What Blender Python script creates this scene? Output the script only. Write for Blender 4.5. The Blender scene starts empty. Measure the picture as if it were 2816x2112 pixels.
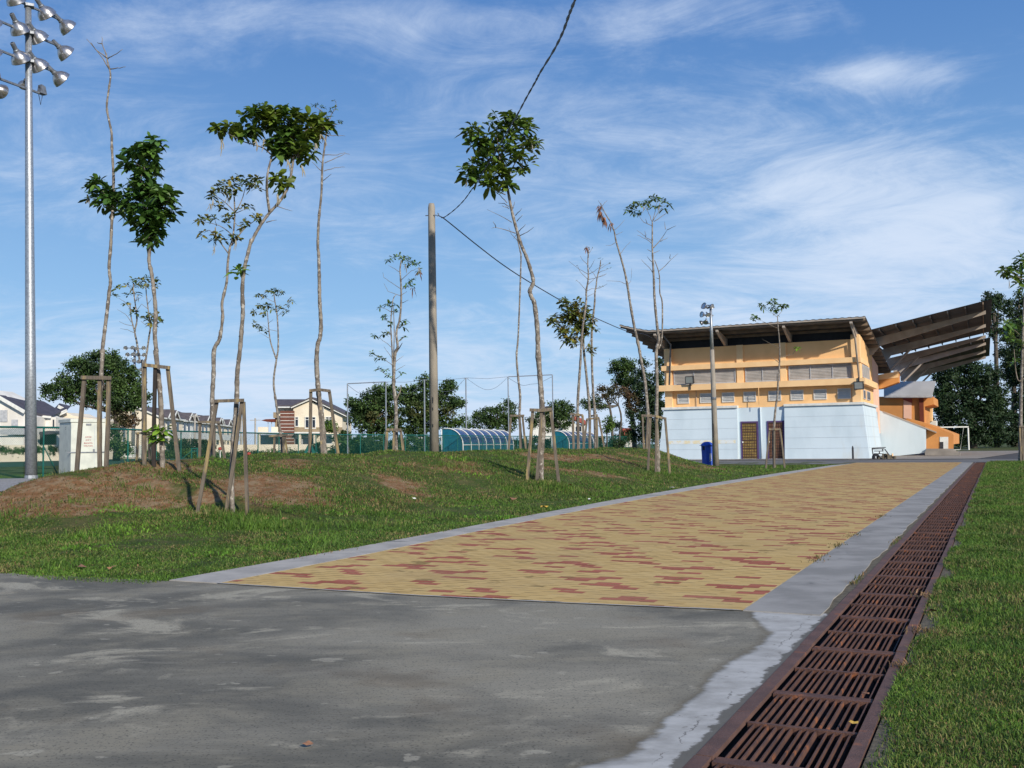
import bpy, math, random
import numpy as np
from mathutils import Vector, Matrix
SC = bpy.context.scene
COL = SC.collection
random.seed(7); RNG = np.random.default_rng(11)
# ------------------------------------------------------------------ camera
F = 2738.0; TH = math.atan((1224-1056)/F); PH = math.radians(.73); H = 1.1
_f = np.array([0, math.cos(TH), math.sin(TH)]); _u0 = np.array([0, -math.sin(TH), math.cos(TH)]); _r0 = np.array([1., 0, 0])
_r = math.cos(PH)*_r0 - math.sin(PH)*_u0; _u = math.sin(PH)*_r0 + math.cos(PH)*_u0
cam = bpy.data.cameras.new('camera'); cam.sensor_width = 36; cam.lens = 36*F/2816; cam.clip_end = 3000; cam.clip_start = .05
camo = bpy.data.objects.new('camera', cam); COL.objects.link(camo)
camo.matrix_world = Matrix(((_r[0], _u[0], -_f[0], 0), (_r[1], _u[1], -_f[1], 0), (_r[2], _u[2], -_f[2], H), (0, 0, 0, 1)))
SC.camera = camo
# ------------------------------------------------------------------ light
EL = math.radians(27); SAZ = math.atan2(.511, -.859)          # azimuth measured from +Y towards +X
SD = Vector((math.sin(SAZ)*math.cos(EL), math.cos(SAZ)*math.cos(EL), math.sin(EL)))
sl = bpy.data.lights.new('sun', 'SUN'); sl.energy = 4.8; sl.angle = math.radians(1.2); sl.color = (1, .92, .79)
so = bpy.data.objects.new('sun', sl); COL.objects.link(so); so.rotation_euler = SD.to_track_quat('Z', 'Y').to_euler()
W = bpy.data.worlds.new('World'); SC.world = W; W.use_nodes = True
SC.view_settings.view_transform = 'Standard'; SC.view_settings.look = 'None'; SC.view_settings.exposure = 0.0; SC.view_settings.gamma = 1


class NT:
    def __init__(s, tree): s.t = tree; s.n = tree.nodes; s.l = tree.links
    def new(s, typ, **kw):
        n = s.n.new(typ)
        for k, v in kw.items():
            if k.startswith('_'): setattr(n, k[1:], v)
            else: s.set(n, k, v)
        return n
    def set(s, n, k, v):
        key = int(k[1:]) if k[0] == 'i' and k[1:].isdigit() else k.replace('__', ' ')
        inp = n.inputs[key]
        if isinstance(v, bpy.types.NodeSocket): s.l.new(v, inp)
        else: inp.default_value = v
    def math(s, op, a, b=0.0, c=None, clamp=False):
        n = s.n.new('ShaderNodeMath'); n.operation = op; n.use_clamp = clamp
        s.set(n, 'i0', a); s.set(n, 'i1', b)
        if c is not None: s.set(n, 'i2', c)
        return n.outputs[0]
    def mix(s, fac, a, b, blend='MIX'):
        n = s.n.new('ShaderNodeMix'); n.data_type = 'RGBA'; n.blend_type = blend
        s.set(n, 'i0', fac); s.set(n, 'i6', a); s.set(n, 'i7', b); return n.outputs[2]
    def noise(s, vec, scale, detail=4, rough=.55, dist=0.0):
        n = s.n.new('ShaderNodeTexNoise'); n.inputs['Scale'].default_value = scale; n.inputs['Detail'].default_value = detail
        n.inputs['Roughness'].default_value = rough; n.inputs['Distortion'].default_value = dist
        if vec is not None: s.l.new(vec, n.inputs['Vector'])
        return n.outputs['Fac']
    def ramp(s, fac, lo, hi, a=0.0, b=1.0):
        n = s.n.new('ShaderNodeMapRange'); n.interpolation_type = 'SMOOTHSTEP'
        s.set(n, 'i0', fac)
        for i, v in ((1, lo), (2, hi), (3, a), (4, b)): n.inputs[i].default_value = v
        return n.outputs[0]
    def mapping(s, vec, scale=(1, 1, 1), rot=(0, 0, 0), loc=(0, 0, 0)):
        n = s.n.new('ShaderNodeMapping'); s.l.new(vec, n.inputs[0]); n.inputs['Location'].default_value = loc
        n.inputs['Rotation'].default_value = rot; n.inputs['Scale'].default_value = scale; return n.outputs[0]


def S(r, g, b):                                   # display 0-255 -> linear rgba
    f = lambda c: ((c/255+.055)/1.055)**2.4 if c > 10 else c/255/12.92
    return (f(r), f(g), f(b), 1)


# world: Nishita sky with cirrus cloud layer
w = NT(W.node_tree); w.n.clear()
sky = w.new('ShaderNodeTexSky', _sky_type='NISHITA', _sun_disc=False, _sun_elevation=EL, _sun_rotation=SAZ, _altitude=50, _air_density=1.0, _dust_density=.6, _ozone_density=2.2)
tc = w.new('ShaderNodeTexCoord').outputs['Generated']
sep = w.new('ShaderNodeSeparateXYZ', i0=tc)
zz = w.math('MAXIMUM', w.math('ADD', sep.outputs[2], .17), .05)
cx = w.math('DIVIDE', sep.outputs[0], zz); cy = w.math('DIVIDE', sep.outputs[1], zz)
cv = w.new('ShaderNodeCombineXYZ', i0=cx, i1=cy, i2=0.0).outputs[0]
m1 = w.mapping(cv, scale=(1.0, 1.15, 1), rot=(0, 0, math.radians(24)), loc=(3.1, 1.7, 0))
n1 = w.noise(m1, .8, 9, .62, .7)
m2 = w.mapping(cv, scale=(1.3, 2.1, 1), rot=(0, 0, math.radians(16)), loc=(7.3, 4.1, 0))
n2 = w.noise(m2, 1.6, 10, .7, 1.2)


def blob(dx, dz, rx, rz):                        # a cloud bank centred on tan-azimuth dx, elevation dz
    ax = w.math('DIVIDE', sep.outputs[0], w.math('MAXIMUM', sep.outputs[1], .05))
    az = w.math('DIVIDE', sep.outputs[2], w.math('MAXIMUM', sep.outputs[1], .05))
    a = w.math('POWER', w.math('DIVIDE', w.math('SUBTRACT', ax, dx), rx), 2.0)
    b = w.math('POWER', w.math('DIVIDE', w.math('SUBTRACT', az, dz), rz), 2.0)
    return w.math('POWER', 2.718, w.math('MULTIPLY', w.math('ADD', a, b), -1.0))


bank = w.math('ADD', w.math('ADD', w.math('MULTIPLY', blob(.38, .235, .26, .09), .36), w.math('MULTIPLY', blob(-.45, .31, .14, .085), .15)),
              w.math('ADD', w.math('MULTIPLY', blob(.385, .375, .075, .022), .19), w.math('MULTIPLY', blob(-.1, .44, .5, .03), .10)))
hz = w.ramp(sep.outputs[2], .0, .22, .25, 0.0)
dens = w.math('ADD', w.math('ADD', w.math('MULTIPLY', n1, .62), w.math('MULTIPLY', n2, .42)), w.math('ADD', bank, hz))
cl = w.ramp(dens, .535, .86, 0, .88)
skyc = w.mix(.80, sky.outputs[0], w.mix(w.ramp(sep.outputs[2], -.02, .48), (3.1, 5.7, 8.9, 1), (.70, 2.15, 5.6, 1)))
skc = w.mix(cl, skyc, (6.6, 7.6, 9.2, 1))
bg = w.new('ShaderNodeBackground', Color=skc, Strength=.105)
w.l.new(bg.outputs[0], w.new('ShaderNodeOutputWorld').inputs[0])

# ------------------------------------------------------------------ projection helpers
def ray(px, py): return (px-1408)/F*_r - (py-1056)/F*_u + _f
def Pt(px, py, Y):                                # photo pixel at world depth Y
    d = ray(px, py); t = Y/d[1]; return np.array([0, 0, H]) + d*t
def G(px, py, z=0.0):                             # photo pixel on the horizontal plane z
    d = ray(px, py); t = (z-H)/d[2]; return np.array([0, 0, H]) + d*t
AL = math.radians(25.88); UU = np.array([math.cos(AL), -math.sin(AL), 0]); VV = np.array([math.sin(AL), math.cos(AL), 0])
def uv(u, v, z=0.0): return UU*u + VV*v + np.array([0, 0, z])
def touv(x, y): return x*UU[0]+y*UU[1], x*VV[0]+y*VV[1]
CR = {'C1': (0, 0, .31646), 'C2': (500, 200, .31646), 'C3': (0, 900, .31646), 'C4': (600, 900, .31646), 'C5': (1150, 900, .31646),
      'C8': (1200, 200, .31646), 'CL': (0, 500, .31646), 'CM': (600, 700, .31646), 'c6': (1650, 800, .30136), 'c7': (2216, 800, .30136),
      'Cb': (1450, 500, .20344), 'Z1': (0, 1060, .1537), 'Z2': (300, 1060, .1537), 'Z3': (620, 1060, .1537), 'Z4': (940, 1000, .1537),
      'Z5': (1400, 1060, .1989), 'Zm': (0, 0, .1809), 'Cr': (2500, 650, .14286), 'Zs': (2330, 1060, .16727), 'P': (0, 0, 1), 'Zf': (330, 930, .0603), 'Zd': (2400, 880, .18807)}
def c(t, *pts):
    ox, oy, s = CR[t]; return [(ox+p[0]*s, oy+p[1]*s) for p in pts]

# ------------------------------------------------------------------ berm height
CREST = [(-300, 14, 0), (-150, 14.5, .08), (0, 15.2, .36), (100, 16, .60), (200, 16.8, .77), (285, 17.2, .84), (450, 18, .87), (600, 19, .87), (758, 21, .92), (885, 22.5, .95),
         (1075, 24, .95), (1201, 25.5, .91), (1277, 27, .88), (1435, 30, .91), (1561, 33, .93), (1672, 36, .91), (1767, 38.8, .86), (1812, 40.3, .66), (1855, 42, .30), (1900, 43.5, .0)]
CP = np.array([((px-1408)/F*Y, Y, z) for px, Y, z in CREST])
def gz(x, y):
    x = np.asarray(x, float); y = np.asarray(y, float)
    best = np.full(x.shape, 1e9); hh = np.zeros(x.shape); sd = np.zeros(x.shape)
    for i in range(len(CP)-1):
        a = CP[i]; b = CP[i+1]; e = b[:2]-a[:2]; L2 = e@e
        t = np.clip(((x-a[0])*e[0]+(y-a[1])*e[1])/L2, 0, 1)
        dx = x-a[0]-t*e[0]; dy = y-a[1]-t*e[1]; d = np.hypot(dx, dy)
        m = d < best; best = np.where(m, d, best); hh = np.where(m, a[2]+t*(b[2]-a[2]), hh)
        sd = np.where(m, e[0]*dy-e[1]*dx, sd)
    k_ = np.clip((y-16.8)/3.5, 0, 1); wd = np.where(sd < 0, 6.4-3.9*np.clip((y-33)/7, 0, 1), 1.7+3.1*k_)
    q = np.clip(best/wd, 0, 1); prof = 1-(3*q*q-2*q**3)
    bump = .05*np.sin(x*1.3+y*.7)*np.sin(y*1.1-x*.5)+.035*np.sin(x*2.9+1)*np.sin(y*2.3)+.02*np.sin(x*5.1-y*3.)*np.sin(y*4.7+x)
    return hh*prof*(1+.8*bump) + bump*.35*np.clip(prof*3, 0, 1)
def gzf(x, y): return float(gz(np.array([x]), np.array([y]))[0])
KV = np.array([-30, 6.2, 7.7, 9.3, 12.5, 17.7, 27.3, 36.7, 47.3, 51, 80]); KU = np.array([-6.25, -6.25, -6.28, -6.3, -6.47, -6.72, -6.92, -6.86, -6.72, -5.95, -5.9])
PV = np.array([-30, 6.2, 8.6, 11.5, 16.5, 25, 48, 80]); PU = np.array([-5.72, -5.72, -5.8, -6.0, -6.26, -6.42, -6.3, -6.3])
kerbu = lambda v: np.interp(v, KV, KU)
pavu = lambda v: np.interp(v, PV, PU)

_w = [(RNG.uniform(.6, 3.2), RNG.uniform(0, 6.28), RNG.uniform(0, 6.28)) for _ in range(14)]
def patch(x, y):
    s = 0
    for f, a, p in _w: s = s+np.sin((x*math.cos(a)+y*math.sin(a))*f+p)
    return s/5.0
def soil(x, y, z=None):                           # 0 = grown over, 1 = bare reddish earth
    z = gz(x, y) if z is None else z
    slope = np.clip((z-.10)/.18, 0, 1)*np.clip((1.02-z)/.22, .15, 1)
    hot = np.exp(-(((x+6.0)/4.6)**2+((y-14.6)/3.3)**2))*.95+np.exp(-(((x-2.2)/4.0)**2+((y-31)/4.5)**2))*.75+np.exp(-(((x+2.4)/2.6)**2+((y-20)/2.4)**2))*.35
    q = slope*(.20+hot*.72)+.36*patch(x*.9+3, y*.9)+.22*patch(x*2.7, y*2.7+4)
    return np.clip((q-.34)/.55, 0, 1)*np.clip(slope*3+.25, 0, 1)


# ------------------------------------------------------------------ materials
def M(name, col, col2=None, rough=.85, scale=4.0, detail=5, lo=.35, hi=.65, bump=0.0, bscale=60, metal=0.0, spec=.3, island=0.0, stretch=(1, 1, 1), col3=None, scale3=1.0, lo3=.5, hi3=.6, trans=0.0):
    m = bpy.data.materials.new(name); m.use_nodes = True; t = NT(m.node_tree); t.n.clear()
    geo = t.new('ShaderNodeNewGeometry'); pos = geo.outputs['Position']
    p2 = t.mapping(pos, scale=stretch)
    if col2 is None: col2 = tuple(x*.82 for x in col[:3])+(1,)
    f = t.ramp(t.noise(p2, scale, detail), lo, hi)
    cc = t.mix(f, col, col2)
    if col3 is not None: cc = t.mix(t.ramp(t.noise(t.mapping(p2, loc=(13, 7, 3)), scale3, 6, .6), lo3, hi3), cc, col3)
    if island:
        r = geo.outputs['Random Per Island']
        hsv = t.new('ShaderNodeHueSaturation', Value=t.math('ADD', t.math('MULTIPLY', r, 2*island), 1-island), Color=cc); cc = hsv.outputs[0]
    b = t.new('ShaderNodeBsdfPrincipled', Roughness=rough, Metallic=metal)
    b.inputs['Specular IOR Level'].default_value = spec
    t.l.new(cc, b.inputs['Base Color'])
    if bump:
        bn = t.new('ShaderNodeBump', Strength=bump, Distance=.02, Height=t.noise(p2, bscale, 6, .65)); t.l.new(bn.outputs[0], b.inputs['Normal'])
    out = b.outputs[0]
    if trans:
        tr = t.new('ShaderNodeBsdfTranslucent', Color=cc); mx = t.new('ShaderNodeMixShader', i0=trans, i1=out, i2=tr.outputs[0]); out = mx.outputs[0]
    t.l.new(out, t.new('ShaderNodeOutputMaterial').inputs[0]); m['cc'] = 0
    return m


def L(r, g, b): return (r, g, b, 1)
MT = {}
MT['bark'] = M('bark', L(.25, .22, .185), L(.13, .11, .092), scale=9, lo=.4, hi=.6, bump=.6, bscale=35, col3=L(.40, .37, .33), scale3=14, lo3=.57, hi3=.62)
MT['bark_dark'] = M('bark_dark', L(.13, .11, .09), L(.06, .05, .04), scale=3, bump=.5, bscale=20)
MT['twig'] = M('twig', L(.26, .22, .17), L(.16, .13, .10), scale=8)
MT['timber'] = M('timber', L(.175, .145, .112), L(.105, .088, .072), scale=3, stretch=(8, 8, 1), bump=.5, bscale=25, col3=L(.33, .25, .12), scale3=1.2, lo3=.52, hi3=.66)
MT['timber_black'] = M('timber_black', L(.025, .022, .02), L(.045, .035, .03), scale=3, stretch=(8, 8, 1))
MT['leaf'] = M('leaf', L(.078, .150, .024), L(.155, .215, .030), scale=2.2, lo=.4, hi=.62, rough=.42, spec=.5, island=.45, trans=.2)
MT['leaf_deep'] = M('leaf_deep', L(.050, .118, .022), L(.080, .155, .028), scale=2.5, lo=.4, hi=.62, rough=.4, spec=.5, island=.4, trans=.15)
MT['leaf_yellow'] = M('leaf_yellow', L(.10, .135, .028), L(.24, .20, .04), scale=3, lo=.45, hi=.6, rough=.5, island=.4, trans=.2)
MT['leaf_fresh'] = M('leaf_fresh', L(.22, .36, .03), L(.14, .27, .03), scale=5, island=.3, trans=.3)
MT['leaf_dead'] = M('leaf_dead', L(.30, .14, .075), L(.16, .075, .05), scale=6, island=.4, trans=.15)
MT['spike'] = M('spike', L(.36, .33, .26), L(.25, .23, .17), scale=20)
MT['fol'] = M('fol', L(.065, .115, .028), L(.034, .066, .020), scale=.55, lo=.38, hi=.62, island=.45, rough=.6, trans=.18)
MT['fol_dark'] = M('fol_dark', L(.036, .068, .024), L(.019, .040, .016), scale=.4, island=.45, rough=.6, trans=.12)
MT['fol_brown'] = M('fol_brown', L(.11, .065, .035), L(.05, .055, .022), scale=.5, island=.4, rough=.7, trans=.15)
MT['fol_mix'] = M('fol_mix', L(.060, .105, .026), L(.120, .090, .035), scale=.22, lo=.42, hi=.64, island=.45, rough=.6, trans=.18)
MT['fol_bright'] = M('fol_bright', L(.10, .17, .03), L(.05, .10, .02), scale=.6, island=.4, rough=.6, trans=.25)
MT['galv'] = M('galv', L(.40, .43, .46), L(.30, .32, .35), scale=14, lo=.42, hi=.58, rough=.45, metal=.65, spec=.5, col3=L(.5, .52, .55), scale3=40, lo3=.55, hi3=.62)
MT['steel'] = M('steel', L(.22, .24, .27), L(.15, .16, .18), scale=10, rough=.5, metal=.5)
MT['reflector'] = M('reflector', L(.50, .48, .47), L(.34, .32, .32), scale=8, rough=.28, metal=.85, spec=.5)
MT['glass'] = M('glass', L(.55, .58, .60), L(.5, .5, .5), rough=.12, metal=.6, spec=.6)
MT['conc_pole'] = M('conc_pole', L(.33, .29, .235), L(.24, .215, .18), scale=5, stretch=(1, 1, .4), bump=.3, bscale=60)
MT['black'] = M('black', L(.012, .013, .016), L(.02, .02, .025), rough=.6)
MT['dark'] = M('dark', L(.03, .03, .035), L(.045, .045, .05), rough=.6)
MT['white'] = M('white', L(.74, .74, .70), L(.62, .62, .58), scale=3, rough=.55)
MT['cabinet'] = M('cabinet', L(.60, .62, .55), L(.50, .52, .47), scale=2.5, rough=.5)
MT['peach'] = M('peach', L(.86, .53, .25), L(.78, .47, .215), scale=.9, rough=.9, bump=.1, bscale=30)
MT['peach_trim'] = M('peach_trim', L(.88, .59, .31), L(.82, .53, .27), scale=1.3, rough=.9)
MT['orange'] = M('orange', L(.64, .29, .09), L(.54, .24, .08), scale=.8, rough=.9)
MT['pink'] = M('pink', L(.84, .52, .38), L(.78, .47, .34), scale=1, rough=.9)
MT['paleblue'] = M('paleblue', L(.59, .685, .74), L(.52, .615, .67), scale=.8, stretch=(1, 1, .35), lo=.4, hi=.7, rough=.9, bump=.15, bscale=20, col3=L(.56, .57, .53), scale3=.5, lo3=.60, hi3=.78)
MT['joint'] = M('joint', L(.42, .47, .52), L(.5, .54, .57), scale=2)
MT['roof'] = M('roof', L(.15, .145, .14), L(.10, .098, .095), scale=1.2, rough=.6, metal=.15, col3=L(.15, .10, .06), scale3=1.5, lo3=.56, hi3=.70)
MT['canopy_roof'] = M('canopy_roof', L(.060, .060, .062), L(.042, .042, .044), scale=1.2, rough=.7)
MT['beam'] = M('beam', L(.42, .365, .31), L(.33, .28, .235), scale=1.5, rough=.7)
MT['purlin'] = M('purlin', L(.24, .17, .115), L(.16, .12, .09), scale=2, rough=.7)
MT['shutter'] = M('shutter', L(.42, .385, .35), L(.34, .315, .285), scale=2, rough=.5)
MT['louvre'] = M('louvre', L(.66, .64, .60), L(.56, .545, .51), scale=4, rough=.55)
MT['frame_grey'] = M('frame_grey', L(.45, .46, .48), L(.36, .37, .39), rough=.5)
MT['purple'] = M('purple', L(.075, .04, .14), L(.10, .06, .16), rough=.6)
MT['doory'] = M('doory', L(.60, .40, .12), L(.40, .25, .08), scale=5)
MT['doorr'] = M('doorr', L(.36, .17, .09), L(.24, .11, .07), scale=5)
MT['grille'] = M('grille', L(.09, .05, .04), L(.06, .04, .03))
MT['binblue'] = M('binblue', L(.022, .085, .48), L(.018, .065, .38), scale=6, rough=.4, spec=.5)
MT['rust'] = M('rust', L(.125, .062, .044), L(.085, .045, .036), scale=9, lo=.4, hi=.62, rough=.8, bump=.35, bscale=70, col3=L(.26, .095, .04), scale3=7, lo3=.57, hi3=.66, island=.12)
MT['rustframe'] = M('rustframe', L(.145, .080, .062), L(.105, .060, .048), scale=6, rough=.75, bump=.3, bscale=70, col3=L(.22, .09, .05), scale3=5, lo3=.58, hi3=.66)
MT['channel'] = M('channel', L(.05, .045, .04), L(.03, .027, .024), scale=5, rough=.95)
MT['teal'] = M('teal', L(.012, .13, .105), L(.010, .10, .085), rough=.5)
MT['dugblue'] = M('dugblue', L(.016, .045, .16), L(.012, .032, .11), rough=.25, spec=.5)
MT['dugteal'] = M('dugteal', L(.008, .13, .19), L(.008, .10, .15), rough=.45)
MT['cream'] = M('cream', L(.76, .675, .53), L(.68, .60, .47), scale=.4, rough=.9)
MT['creamdirty'] = M('creamdirty', L(.78, .755, .69), L(.62, .59, .54), scale=.5, stretch=(1, 1, .3), rough=.9)
MT['taupe'] = M('taupe', L(.32, .25, .16), L(.27, .21, .14), rough=.9)
MT['brownclad'] = M('brownclad', L(.17, .068, .045), L(.13, .05, .035), rough=.7)
MT['tile'] = M('tile', L(.11, .095, .10), L(.08, .07, .075), scale=1.5, rough=.7, bump=.4, bscale=4)
MT['tile_purple'] = M('tile_purple', L(.085, .075, .09), L(.06, .055, .066), scale=1.5, rough=.7)
MT['tile_red'] = M('tile_red', L(.36, .10, .07), L(.30, .07, .05), scale=.8, rough=.8)
MT['winglass'] = M('winglass', L(.03, .04, .06), L(.02, .03, .045), rough=.15, spec=.6)
MT['kerb'] = M('kerb', L(.44, .405, .355), L(.33, .305, .27), scale=2.5, rough=.9, bump=.3, bscale=80, col3=L(.20, .19, .17), scale3=1.7, lo3=.6, hi3=.72)
MT['strip'] = M('strip', L(.33, .31, .28), L(.235, .222, .20), scale=2.2, rough=.9, bump=.3, bscale=90, col3=L(.13, .125, .12), scale3=2.4, lo3=.62, hi3=.75)
MT['mortar'] = M('mortar', L(.44, .425, .395), L(.30, .29, .27), scale=5, rough=.95, bump=.4, bscale=60, col3=L(.17, .16, .15), scale3=6, lo3=.62, hi3=.70)
MT['dirt'] = M('dirt', L(.10, .085, .06), L(.155, .13, .09), scale=18, rough=1, bump=.6, bscale=70)
MT['sand'] = M('sand', L(.60, .46, .24), L(.46, .34, .17), scale=6, rough=1)
MT['road'] = M('road', L(.17, .167, .16), L(.135, .13, .127), scale=.5, rough=.95, bump=.2, bscale=50)
MT['asphalt'] = M('asphalt', L(.085, .085, .09), L(.06, .06, .065), scale=.4, rough=.95)
MT['apron'] = M('apron', L(.30, .27, .24), L(.22, .20, .18), scale=.9, rough=.95)
MT['gravel'] = M('gravel', L(.40, .38, .36), L(.20, .19, .18), scale=16, rough=1, bump=1, bscale=30)
MT['turf'] = M('turf', L(.018, .060, .032), L(.024, .072, .036), scale=.15, rough=.9)
MT['paper'] = M('paper', L(.8, .78, .72), L(.7, .66, .6), rough=.8)
MT['dryleaf'] = M('dryleaf', L(.30, .15, .08), L(.22, .11, .07), rough=.8)
MT['yleaf'] = M('yleaf', L(.62, .38, .06), L(.5, .32, .06), rough=.7)
MT['red'] = M('red', L(.5, .06, .04), L(.4, .05, .04), rough=.6)
MT['redtext'] = M('redtext', L(.42, .16, .16), L(.42, .16, .16))
MT['faded'] = M('faded', L(.70, .62, .42), L(.66, .70, .70), scale=3.2, lo=.42, hi=.56, rough=.9)
MT['blackwire'] = M('blackwire', L(.012, .014, .02), L(.02, .022, .03), rough=.5)
MT['greymetal'] = M('greymetal', L(.42, .41, .40), L(.36, .355, .35), scale=.6, rough=.6, metal=.1)
MT['maroon'] = M('maroon', L(.14, .035, .02), L(.12, .03, .02))


def ground_mat(name, kind):
    m = bpy.data.materials.new(name); m.use_nodes = True; t = NT(m.node_tree); t.n.clear()
    pos = t.new('ShaderNodeNewGeometry').outputs['Position']; sepz = t.new('ShaderNodeSeparateXYZ', i0=pos).outputs[2]
    big = t.noise(pos, .45, 5, .6); mid = t.noise(pos, 1.9, 5, .62); fine = t.noise(pos, 22, 5, .7)
    g = t.mix(t.ramp(fine, .35, .68), L(.040, .070, .018), L(.095, .125, .030))
    g = t.mix(t.ramp(mid, .42, .66), g, L(.125, .115, .045))
    soil = t.mix(t.ramp(fine, .3, .7), L(.30, .145, .065), L(.17, .095, .045))
    if kind == 'berm':
        at_ = t.new('ShaderNodeAttribute', _attribute_name='soil', _attribute_type='GEOMETRY').outputs['Fac']
        soil = t.mix(t.ramp(t.noise(pos, 5, 5, .65), .42, .62), soil, L(.30, .21, .12))
        cc = t.mix(t.ramp(t.math('ADD', at_, t.math('MULTIPLY', t.math('SUBTRACT', t.noise(pos, 7, 5, .7), .5), .9)), .22, .60), g, soil)
    elif kind == 'lawn':
        a = t.math('ADD', t.math('MULTIPLY', mid, .6), t.math('MULTIPLY', big, .4))
        cc = t.mix(t.ramp(a, .53, .66), g, L(.13, .085, .045))
    else:
        cc = t.mix(t.ramp(t.noise(pos, .03, 5), .45, .6), L(.055, .085, .025), L(.085, .088, .035))
    b = t.new('ShaderNodeBsdfPrincipled', Roughness=1.0); b.inputs['Specular IOR Level'].default_value = .1
    t.l.new(cc, b.inputs['Base Color'])
    if kind != 'far':
        bn = t.new('ShaderNodeBump', Strength=.9, Distance=.04, Height=t.noise(pos, 30, 6, .7)); t.l.new(bn.outputs[0], b.inputs['Normal'])
    t.l.new(b.outputs[0], t.new('ShaderNodeOutputMaterial').inputs[0]); return m


MT['g_berm'] = ground_mat('g_berm', 'berm'); MT['g_lawn'] = ground_mat('g_lawn', 'lawn'); MT['g_far'] = ground_mat('g_far', 'far')


def blade_mat(name, greens, dry, dlo, dhi):
    m = bpy.data.materials.new(name); m.use_nodes = True; t = NT(m.node_tree); t.n.clear()
    geo = t.new('ShaderNodeNewGeometry'); pos = geo.outputs['Position']; r = geo.outputs['Random Per Island']
    cc = t.mix(t.ramp(t.noise(pos, 1.6, 4), .38, .64), greens[0], greens[1])
    cc = t.mix(t.ramp(t.math('ADD', t.noise(pos, 1.1, 5, .6), t.math('MULTIPLY', r, .34)), dlo, dhi), cc, dry)
    hs = t.new('ShaderNodeHueSaturation', Value=t.math('ADD', t.math('MULTIPLY', r, .9), .55), Color=cc)
    b = t.new('ShaderNodeBsdfPrincipled', Roughness=.6); b.inputs['Specular IOR Level'].default_value = .25
    t.l.new(hs.outputs[0], b.inputs['Base Color'])
    tr = t.new('ShaderNodeBsdfTranslucent', Color=hs.outputs[0]); mx = t.new('ShaderNodeMixShader', i0=.25, i1=b.outputs[0], i2=tr.outputs[0])
    t.l.new(mx.outputs[0], t.new('ShaderNodeOutputMaterial').inputs[0]); return m


MT['blade'] = blade_mat('blade', (L(.076, .150, .021), L(.118, .218, .030)), L(.25, .185, .085), .70, 1.0)
MT['blade_dry'] = blade_mat('blade_dry', (L(.085, .12, .028), L(.11, .15, .03)), L(.26, .155, .08), .50, .80)
MT['blade_bright'] = blade_mat('blade_bright', (L(.10, .22, .025), L(.16, .29, .035)), L(.12, .18, .03), .9, 1.1)

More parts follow.
